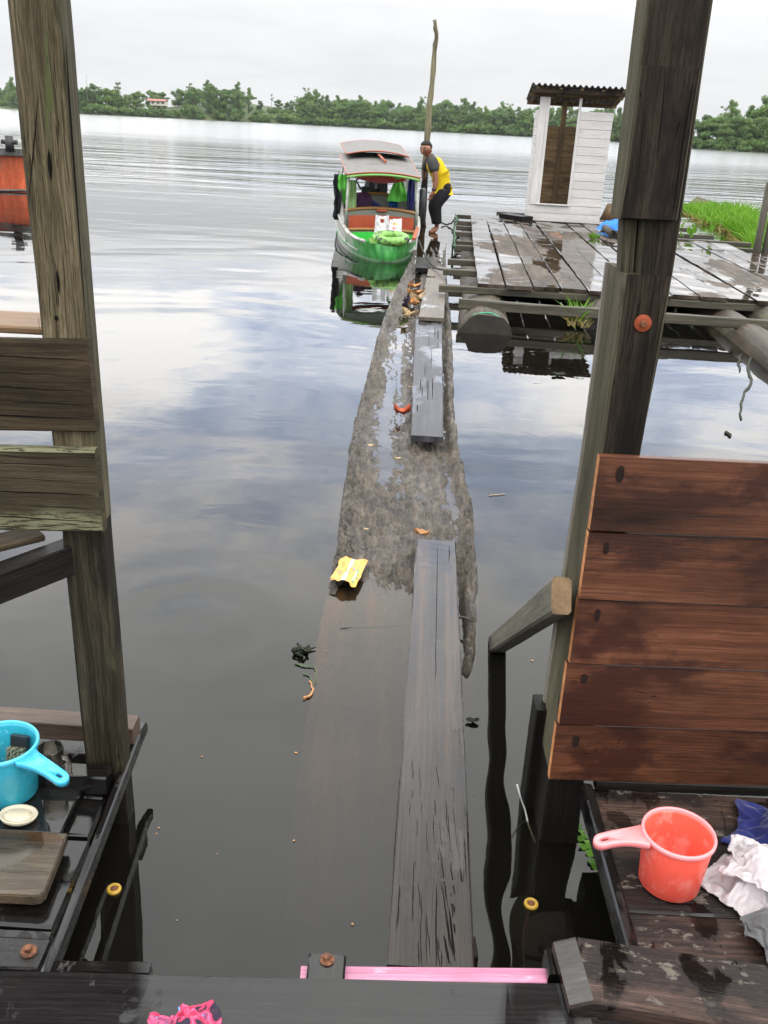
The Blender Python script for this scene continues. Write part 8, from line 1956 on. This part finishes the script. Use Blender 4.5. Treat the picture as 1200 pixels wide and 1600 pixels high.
# posts and roof
zr0, zr1 = .97, 1.15
rows_ = ((1.0, zr0), (1.85, 1.05), (2.65, 1.13))
for sgn in (-1, 1):
    for s, z in rows_:
        zz0 = st_at(s)[2]
        x0 = st_at(s)[1] - .035
        xt = .455
        n_p = 1 if s > 1 else 2
        MB().tube([V((sgn * x0, s, zz0 - .02)), V((sgn * xt, s + .02, z))], .016, 8).build('roof_post', M['boat_white'], boat)
    MB().tube([V((sgn * (st_at(1.12)[1] - .04), 1.12, .33)), V((sgn * .44, 1.12, zr0 + .02))], .009, 6).build('stay', M['boat_white'], boat)


def rooff(s0, s1, z0, z1, hw0, hw1, crown, th, nm, trim, under):
    def f(a, b, dz=0, grow=1.0):
        s = s0 + (s1 - s0) * a
        x = (b * 2 - 1) * (hw0 + (hw1 - hw0) * a) * grow
        return (x, s - .07 * (1 - (2 * b - 1) ** 2) * (1 - a), z0 + (z1 - z0) * a + crown * (1 - (2 * b - 1) ** 2) + dz)
    mb = MB().grid(lambda a, b: f(a, b), 10, 18, flip=True)
    o = mb.build(nm, M['roof_grey'], boat)
    ub = MB().grid(lambda a, b: f(a, b, -th), 10, 18)
    ub.build('lining_sheet', under, o)
    e = MB()
    fr_ = [V(f(0, i / 18, -th * .3)) for i in range(19)]
    bk_ = [V(f(1, i / 18, -th * .3)) for i in range(19)]
    lf_ = [V(f(i / 10, 0, -th * .3)) for i in range(11)]
    rt_ = [V(f(i / 10, 1, -th * .3)) for i in range(11)]
    loop = fr_ + rt_[1:] + bk_[::-1][1:] + lf_[::-1][1:]
    e.tube(loop, .009, 6)
    e.build('edge_trim', trim, o)
    if under is M['lime_trim']:
        MB().tube([v + V((0, .012, -.028)) for v in fr_], .018, 6).build('front_trim', M['lime_trim'], o)
    return o


rooff(.93, 2.75, zr0, 1.15, .485, .53, .05, .02, 'roof', M['orange_trim'], M['lime_trim'])
rooff(2.2, 3.9, 1.185, 1.29, .445, .49, .06, .018, 'roof_hatch', M['orange_trim'], M['bench_grey'])
st = MB().tube([V((.0, 2.18, 1.2)), V((.075, 1.62, 1.12))], .017, 8)
st.build('hatch_stick', M['orange_trim'], boat)
MB().grid(lambda a, b: ((b * 2 - 1) * .36 + .02, 1.5 + .9 * a, .895 + .07 * a - .03 * math.sin(math.pi * a) - .05 * (1 - (2 * b - 1) ** 2)), 8, 10).build('canopy_cloth', M['red_cloth'], boat)
MB().tube([V((.5, .12, .265)), V((.455, .72, .335))], .022, 8).build('tiller_bar', M['orange_trim'], boat) if False else None
MB().plank((.36, .12, .27), (.475, .78, .34), .05, .03, seg=3).build('side_rail', M['orange_trim'], boat)
# outboard engine
eg = MB()
eg.lathe([(0, .22), (.07, .21), (.12, .17), (.14, .08), (.12, 0), (0, 0)], (-.02, 2.75, .62), 9, sy=.8, smooth=False)
eg.box((-.12, 2.7, .66), (.14, .12, .12), ch=.02)
eg.box((.0, 2.7, .84), (.2, .05, .04), ch=.01)
eg.tube([V((-.2, 2.7, .68)), V((-.28, 2.66, .8)), V((-.18, 2.66, .88)), V((-.06, 2.7, .84))], .016, 6)
eg.box((.14, 2.68, .7), (.12, .1, .18), ch=.02)
eg.build('engine', M['black'], boat)


def hang(name, lab, x, s, z, wx, h, mat, cat, seed, ax='y', taper=.6, depth_=.05):
    """a limp hanging garment"""
    def f(a, b, side):
        w_ = wx * (taper + (1 - taper) * (min(1, b * 1.1) if taper < .3 else math.sin(math.pi * min(1, .15 + b * .7))))
        u = (a * 2 - 1) * w_
        fold = depth_ * (.5 + .5 * math.cos(a * math.pi * 5 + seed)) * (.4 + .6 * b) * side + depth_ * noise.noise(V((a * 2, b * 3, seed)))
        sag = .03 * noise.noise(V((a * 3, seed, 1)))
        zz_ = z - h * b + sag * b
        return (x + (u if ax == 'x' else fold), s + (fold if ax == 'x' else u), zz_)
    mb = MB().grid(lambda a, b: f(a, b, 1), 18, 14)
    mb.grid(lambda a, b: f(a, b, -.6), 18, 14, flip=True)
    Mx = Matrix.Translation(BO) @ Matrix.Rotation(BA, 4, 'Z')
    mb.v = [Mx @ v for v in mb.v]
    o = mb.build(name, mat, None, Mx @ V((x, s, z)))
    return tag(o, lab, cat)


hang('curtain', 'pale green curtain hanging at the left inside the boat cabin', -.4, 1.3, .88, .07, .48, M['green_cloth'], 'curtain', 1, 'x')
hang('life_vest', 'lime green life vest hanging at the left side of the boat cabin', -.5, 1.75, .92, .1, .38, M['lime_cloth'], 'vest', 2, 'x')
hang('life_vest', 'lime green life vest hanging under the right half of the boat roof', .3, 2.0, .98, .15, .4, M['lime_cloth'], 'vest', 3, 'x', .12)
hang('blue_jacket', 'bright blue cloth draped on the bulkhead inside the boat', .25, 2.12, .66, .07, .2, M['blue_cloth'], 'cloth', 4, 'x')
hang('navy_jacket', 'dark navy jacket hanging at the right front of the boat cabin', .44, 1.5, .93, .055, .42, M['navy'], 'jacket', 5, 'x')
hang('black_jacket', 'black jacket hanging outside at the left of the boat roof', -.60, 1.55, .93, .14, .58, M['dark_cloth'], 'jacket', 6, 'y', .5, .06)


def blob(name, lab, c, r, mat, cat, seed, sq=.7):
    mb = MB()
    n_, m_ = 20, 12
    def f(a, b):
        th, ph = a * 2 * math.pi, (b - .5) * math.pi
        d_ = V((math.cos(ph) * math.cos(th), math.cos(ph) * math.sin(th), math.sin(ph)))
        k = 1 + .28 * noise.noise(d_ * 1.7 + V((seed, 0, 0))) + .12 * noise.noise(d_ * 5 + V((0, seed, 0)))
        return V((d_.x * r[0] * k, d_.y * r[1] * k, d_.z * r[2] * k)) + V(c)
    mb.grid(f, n_, m_)
    Mx = Matrix.Translation(BO) @ Matrix.Rotation(BA, 4, 'Z')
    mb.v = [Mx @ v for v in mb.v]
    return tag(mb.build(name, mat, None, Mx @ V(c)), lab, cat)


blob('travel_bag', 'dark purple bag piled behind the bulkhead in the boat', (-.24, 1.72, .56), (.17, .13, .14), M['purple_cloth'], 'bag', 3)
blob('dark_bundle', 'dark bundle lying to the right of the purple bag in the boat', (-.1, 1.85, .5), (.15, .1, .09), M['navy'], 'bundle', 8)
Mx = Matrix.Translation(BO) @ Matrix.Rotation(BA, 4, 'Z')
fp = [Mx @ V((.60, 1.55, .80)), Mx @ V((.605, 1.55, .78)), Mx @ V((.61, 1.55, .36)), Mx @ V((.605, 1.55, .34))]
tag(MB().tube(fp, [.03, .045, .045, .03], 14).build('fender', M['black'], None, fp[0]), 'black tubular fender hanging on the right flank of the boat', 'fender')


# carrier bags on the bow
def carrier(name, lab, x, s, w_, h, rz, mat, seed, notch):
    t = thing(name, lab, 'bag', Mx @ V((x, s, .27 if s > .1 else .3)), BA + rz, local=True)
    def f(a, b, side):
        u = (a * 2 - 1) * w_ * (1 - .12 * b)
        bul = .06 * math.sin(math.pi * a) * (1 - .6 * b) * side
        z = h * b * (1 + .06 * noise.noise(V((a * 4, seed, 2)))) + (.05 * abs(a - .5) * b if notch else .12 * h * (a - .3) * b)
        wr = .012 * noise.noise(V((a * 5, b * 5, seed)))
        return (u, bul + wr - .015 * side, z)
    mb = MB()
    # front face leaves a handle slot
    for side in (-1, 1):
        base = len(mb.v)
        n_ = 32
        for i in range(n_ + 1):
            for j in range(n_ + 1): mb.v.append(V(f(i / n_, j / n_, side)))
        for i in range(n_):
            for j in range(n_):
                a_, b_ = (i + .5) / n_, (j + .5) / n_
                if notch and ((a_ - .5) / .17) ** 2 + ((b_ - .78) / .12) ** 2 < 1: continue
                k = base + i * (n_ + 1) + j
                ids = (k, k + n_ + 1, k + n_ + 2, k + 1)
                mb.face(ids if side < 0 else ids[::-1], ((i / n_, j / n_), ((i + 1) / n_, j / n_), ((i + 1) / n_, (j + 1) / n_), (i / n_, (j + 1) / n_)) if side < 0 else ((0, 0),) * 4, 0, True)
    mb.build('bag_body', mat, t)
    return t


mm, g = newmat('printed_bag_plastic')
uv = g.n('UVMap').outputs[0]
s_ = g.n('SeparateXYZ', Vector=uv); u_, v_ = s_.outputs['X'], s_.outputs['Y']
col = g.mix(0, (.8, .78, .8), (.8, .78, .8))
for x0, x1, y0, y1, c in ((.3, .42, .62, .8, (.75, .3, .05)), (.45, .57, .66, .82, (.8, .4, .08)), (.6, .7, .62, .78, (.7, .3, .1)), (.3, .4, .42, .57, (.75, .08, .1)), (.43, .52, .4, .55, (.75, .1, .12)), (.55, .68, .45, .57, (.45, .4, .45)), (.4, .48, .12, .3, (.03, .03, .04)), (.52, .58, .1, .3, (.03, .03, .04)), (.62, .72, .14, .3, (.03, .03, .04)), (.38, .76, .32, .345, (.05, .05, .06))):
    col = g.mix(rect(x0, x1, y0, y1), col, c)
b = g.n('BsdfPrincipled', Base_Color=col, Roughness=.35); g.link(b.outputs[0], 0)
carrier('carrier_bag', 'plain white plastic carrier bag on the boat bow, left one', -.04, .32, .095, .235, R(4), M['bag_white'], 2, True)
carrier('carrier_bag', 'white carrier bag with orange, red and black print on the boat bow', .13, .27, .085, .215, R(-14), mm, 5, False)
# mooring line from the bow to the raft
r0 = Mx @ V((.42, .1, .26)); r1 = W((-.3, jl[7], .2))
pts = [r0.lerp(r1, i / 10) + V((0, 0, -.12 * math.sin(math.pi * i / 10))) for i in range(11)]
tag(MB().tube(pts, .011, 6).build('mooring_line', M['rope_dark'], None, r0), 'thin dark line from the boat bow to a raft joist', 'line')

# ------------------------------------------------------------------ crooked pole
YPo = 16.6
pts = [atY(x, y, YPo) for x, y in ((660, 372), (660, 345), (662, 300), (664, 262), (667, 222), (670, 180), (673, 150), (677, 110), (679, 80), (682, 60), (680, 44), (679, 31))]
pp = []
for a, b in zip(pts, pts[1:]): pp += [a, a.lerp(b, .5) + V((rnd.uniform(-.012, .012), 0, 0))]
pp.append(pts[-1])
n_ = len(pp)
pm = MB()
rr_ = [(.066 - .04 * i / n_) * (1 + .12 * math.sin(i * 2.3)) for i in range(n_)]
pm.tube(pp[:7], rr_[:7], 10, 1)
pm.tube(pp[6:], rr_[6:], 10, 0)
tag(pm.build('mooring_pole', [M['pole'], M['post_dark']], None, (pts[0].x, YPo, 0)), 'tall crooked bare pole standing in the water behind the man', 'pole')

# ================================================================== the man bending at the boat
mm, g = newmat('brown_skin')
tc = g.n('TexCoord').outputs['Object']
col = g.ramp(g.noise(tc, 9, 4), [(.3, (.17, .068, .036)), (.7, (.25, .105, .058))])
b = g.n('BsdfPrincipled', Base_Color=col, Roughness=.45)
setin(g.nt, b, 'Subsurface Weight', .1); setin(g.nt, b, 'Subsurface Radius', (.02, .008, .005))
g.link(b.outputs[0], 0)
M['skin'] = mm
M['hair'] = plain('black_hair', (.008, .007, .007), .7, .3, 60, .3, .8)
M['shirt_yellow'] = plain('yellow_shirt', (0.6, 0.424, 0.012), .8, .12, 9, .2, .4)
M['shirt_grey'] = plain('dark_grey_sleeve', (.045, .045, .045), .85, .15, 9, .2)
M['trousers'] = plain('black_trousers', (.014, .012, .014), .85, .3, 8, .2, .5)
M['eye_white'] = plain('eye_white', (.6, .56, .5), .3, .05, 20)
M['lips'] = plain('lips', (.16, .05, .035), .4, .1, 30)
PY = 15.8
KX = 90 / 847


def pj(cx, cy, dy=0.0):
    """point of the man from the enlarged crop, dy metres behind his middle plane"""
    return atY(640 + cx * KX, 210 + cy * KX, PY + dy)


per = thing('person', 'barefoot person in yellow and grey shirt and black trousers bending beside the pole', 'person', (pj(370, 1400).x, PY, 0))
PO = ORG[per.name]


def skin(name, nodes, edges, mat, root, sub=2):
    """nodes: name -> (point, radius or (rx, ry)); a single continuous surface grown on the skeleton"""
    idx = {k: i for i, k in enumerate(nodes)}
    me = bpy.data.meshes.new(name)
    me.from_pydata([tuple(nodes[k][0] - PO) for k in nodes], [(idx[a], idx[b]) for a, b in edges], [])
    o = bpy.data.objects.new(name, me)
    COL.objects.link(o)
    o.parent = per
    md = o.modifiers.new('skin', 'SKIN')
    md.use_smooth_shade = True
    for k in nodes:
        r = nodes[k][1]
        sv = me.skin_vertices[0].data[idx[k]]
        sv.radius = (r, r) if not hasattr(r, '__len__') else r
        sv.use_root = (k == root)
    sb = o.modifiers.new('subsurf', 'SUBSURF')
    sb.levels = sub; sb.render_levels = sub
    me.materials.append(mat)
    return o


def limb(nodes, edges, pre, pts, start=None):
    prev = start
    for i, (p, r) in enumerate(pts):
        k = pre + str(i)
        nodes[k] = (p, r)
        if prev: edges.append((prev, k))
        prev = k
    return prev


N_, E_ = {}, []
pel = pj(520, 770)
N_['pelvis'] = (pel, .11)
limb(N_, E_, 'sp', [(pj(480, 660), .105), (pj(420, 540), .115), (pj(355, 420), .11)], 'pelvis')
limb(N_, E_, 'nk', [(pj(300, 330), .058), (pj(275, 295), .055)], 'sp2')
hd = pj(238, 235, -.03)
limb(N_, E_, 'hd', [(pj(258, 270, -.01), .08), (pj(240, 220, -.02), .112), (pj(232, 178, -.02), .1), (pj(230, 140, -.02), .055)], 'nk1')
# near (left) arm hanging, far (right) arm on the pole
def hand(pre, start, wrist, tip, side, curl):
    d = (tip - wrist).normalized()
    L = (tip - wrist).length
    palm = wrist + d * L * .42
    N_[pre + 'palm'] = (palm, (.03, .02))
    E_.append((start, pre + 'palm'))
    acr = side
    for i, (off, ln) in enumerate(((-.027, .82), (-.009, .96), (.009, .92), (.027, .75))):
        k0 = palm + acr * off + d * L * .18
        k1 = k0 + d * L * .3 * ln + curl * .008
        k2 = k1 + d * L * .22 * ln + curl * .022
        limb(N_, E_, pre + 'f%d' % i, [(k0, .0105), (k1, .0095), (k2, .0075)], pre + 'palm')
    t0 = palm - d * L * .1 - acr * .032
    limb(N_, E_, pre + 'th', [(t0, .012), (t0 + d * L * .22 - acr * .016 + curl * .012, .009)], pre + 'palm')


limb(N_, E_, 'la', [(pj(338, 420, -.17), .068), (pj(375, 560, -.23), .05), (pj(385, 690, -.24), .044), (pj(372, 760, -.25), .041), (pj(352, 835, -.26), .029)], 'sp2')
hand('lh', 'la4', pj(352, 835, -.26), pj(300, 960, -.27), V((.75, .6, .1)).normalized(), V((-.6, -.2, -.1)))
limb(N_, E_, 'ra', [(pj(275, 410, .16), .062), (pj(228, 500, .3), .046), (pj(216, 560, .42), .04), (pj(214, 605, .56), .03)], 'sp2')
hand('rh', 'ra3', pj(214, 605, .56), pj(208, 660, .72), V((.2, -.3, .9)).normalized(), V((-.6, .3, 0)))
# legs: near one in front, far one behind
limb(N_, E_, 'll', [(pj(515, 830, -.09), .098), (pj(440, 930, -.1), .088), (pj(375, 1040, -.11), .066), (pj(385, 1160, -.08), .058), (pj(398, 1300, -.05), .038), (pj(400, 1378, -.03), .036)], 'pelvis')
limb(N_, E_, 'lf', [(pj(372, 1405, -.08), .042), (pj(330, 1430, -.16), .044), (pj(292, 1442, -.22), .03)], 'll5')
limb(N_, E_, 'rl', [(pj(500, 830, .1), .098), (pj(410, 930, .1), .086), (pj(335, 1045, .1), .064), (pj(365, 1160, .13), .056), (pj(395, 1290, .18), .037), (pj(405, 1350, .2), .035)], 'pelvis')
limb(N_, E_, 'rf', [(pj(380, 1378, .15), .033), (pj(350, 1392, .07), .032), (pj(325, 1400, .02), .022)], 'rl5')
nose_d = V((-.5, -.86, -.05)).normalized()      # where the face looks: towards the house, a little to the left
facec = pj(236, 232, -.02)
body = skin('body', N_, E_, M['skin'], 'pelvis')
# face
side = nose_d.cross(V((0, 0, 1))).normalized()
upv = V((0, 0, 1))
fb = MB()
def facept(u, v, d): return facec + side * u + upv * v + nose_d * d
nm = MB()
nm.grid(lambda a, b: facept((a - .5) * .034 * (.35 + .65 * b), .022 - .055 * b, .105 + .028 * b * math.sin(math.pi * a) - (.03 if b > .98 else 0)), 8, 8)
nm.build('nose', M['skin'], per)
for s in (-1, 1):
    ey = MB().lathe([(0, .003), (.007, .002), (.011, 0)], facept(s * .036, .022, .099), 14, sy=.6, rot=nose_d.to_track_quat('Z', 'Y').to_matrix())
    eo = ey.build('eye', M['eye_white'], per)
    MB().lathe([(0, .0055), (.0065, .005), (.0072, .002)], facept(s * .036, .022, .0998), 12, rot=nose_d.to_track_quat('Z', 'Y').to_matrix()).build('iris', M['black'], eo)
    MB().tube([facept(s * .014, .04, .108), facept(s * .036, .047, .102), facept(s * .058, .041, .086)], [.004, .0055, .003], 6).build('eyebrow', M['hair'], per)
    MB().lathe([(0, .012), (.012, .012), (.02, .006), (.02, -.006), (0, -.008)], facept(s * .092, .0, -.012), 14, sx=.8, sy=1.5, rot=(side * s).to_track_quat('Z', 'Y').to_matrix()).build('ear', M['skin'], per)
MB().tube([facept(-.028, -.05, .094), facept(0, -.047, .106), facept(.028, -.05, .094)], [.006, .011, .006], 8, squash=.7).build('mouth', M['lips'], per)
# hair cap
hc = MB()
def hair(a, b):
    th, ph = a * 2 * math.pi, math.pi / 2 * (1 - b * 1.12)
    d = V((math.cos(th) * math.cos(ph), math.sin(th) * math.cos(ph), math.sin(ph)))
    fr_ = d.dot(V((nose_d.x, nose_d.y, 0)).normalized())
    if d.z < .5 and fr_ > .2: d = V((d.x, d.y, max(d.z, .5))).normalized()
    c = pj(238, 188, -.02)
    return c + V((d.x * .1, d.y * .102, d.z * .1)) + noise.noise_vector(d * 14) * .004 - nose_d * .012
hc.grid(hair, 28, 14, flip=False)
hc.build('hair', M['hair'], per)
# shirt: torso with short sleeves (grey sleeves and collar)
S, SE = {}, []
S['b'] = (pj(508, 762), (.138, .14))
S['h'] = (pj(512, 722), (.16, .155))
SE.append(('b', 'h'))
limb(S, SE, 's', [(pj(478, 650), .14), (pj(418, 535), .152), (pj(352, 425), .155), (pj(312, 360), .10)], 'h')
skin('shirt', S, SE, M['shirt_yellow'], 'h')
for nm_, pts, y in (('sleeve', [(pj(312, 350, -.06), .085), (pj(338, 405, -.17), .1), (pj(356, 480, -.21), .092), (pj(370, 570, -.235), .08)], 0), ('sleeve', [(pj(300, 350, .06), .06), (pj(275, 410, .16), .078), (pj(240, 480, .27), .068), (pj(222, 520, .33), .06)], 0)):
    q, e = {}, []
    limb(q, e, 'a', pts)
    skin(nm_, q, e, M['shirt_grey'], 'a0')
co = MB().lathe([(.072, -.015), (.066, .02), (.06, .022), (.064, -.02)], pj(300, 335, 0), 20, close=True, rot=(pj(275, 295) - pj(330, 380)).to_track_quat('Z', 'Y').to_matrix())
co.build('collar', M['shirt_grey'], per)
# trousers
T, TE = {}, []
T['p'] = (pj(540, 778), .165)
limb(T, TE, 'w', [(pj(505, 705), .14)], 'p')
limb(T, TE, 'l', [(pj(520, 835, -.085), .135), (pj(445, 930, -.1), .128), (pj(380, 1040, -.11), .102), (pj(390, 1160, -.08), .096), (pj(398, 1300, -.05), .09), (pj(398, 1322, -.05), .088)], 'p')
limb(T, TE, 'r', [(pj(505, 835, .095), .125), (pj(415, 930, .1), .118), (pj(338, 1045, .1), .098), (pj(366, 1160, .13), .09), (pj(394, 1265, .17), .084), (pj(396, 1290, .17), .082)], 'p')
skin('trousers', T, TE, M['trousers'], 'p')
wq = pj(358, 812, -.257)
MB().lathe([(.036, -.014), (.039, -.01), (.039, .01), (.036, .014)], wq, 18, rot=(pj(352, 835, -.26) - pj(372, 760, -.25)).to_track_quat('Z', 'Y').to_matrix()).build('watch', M['black'], per)
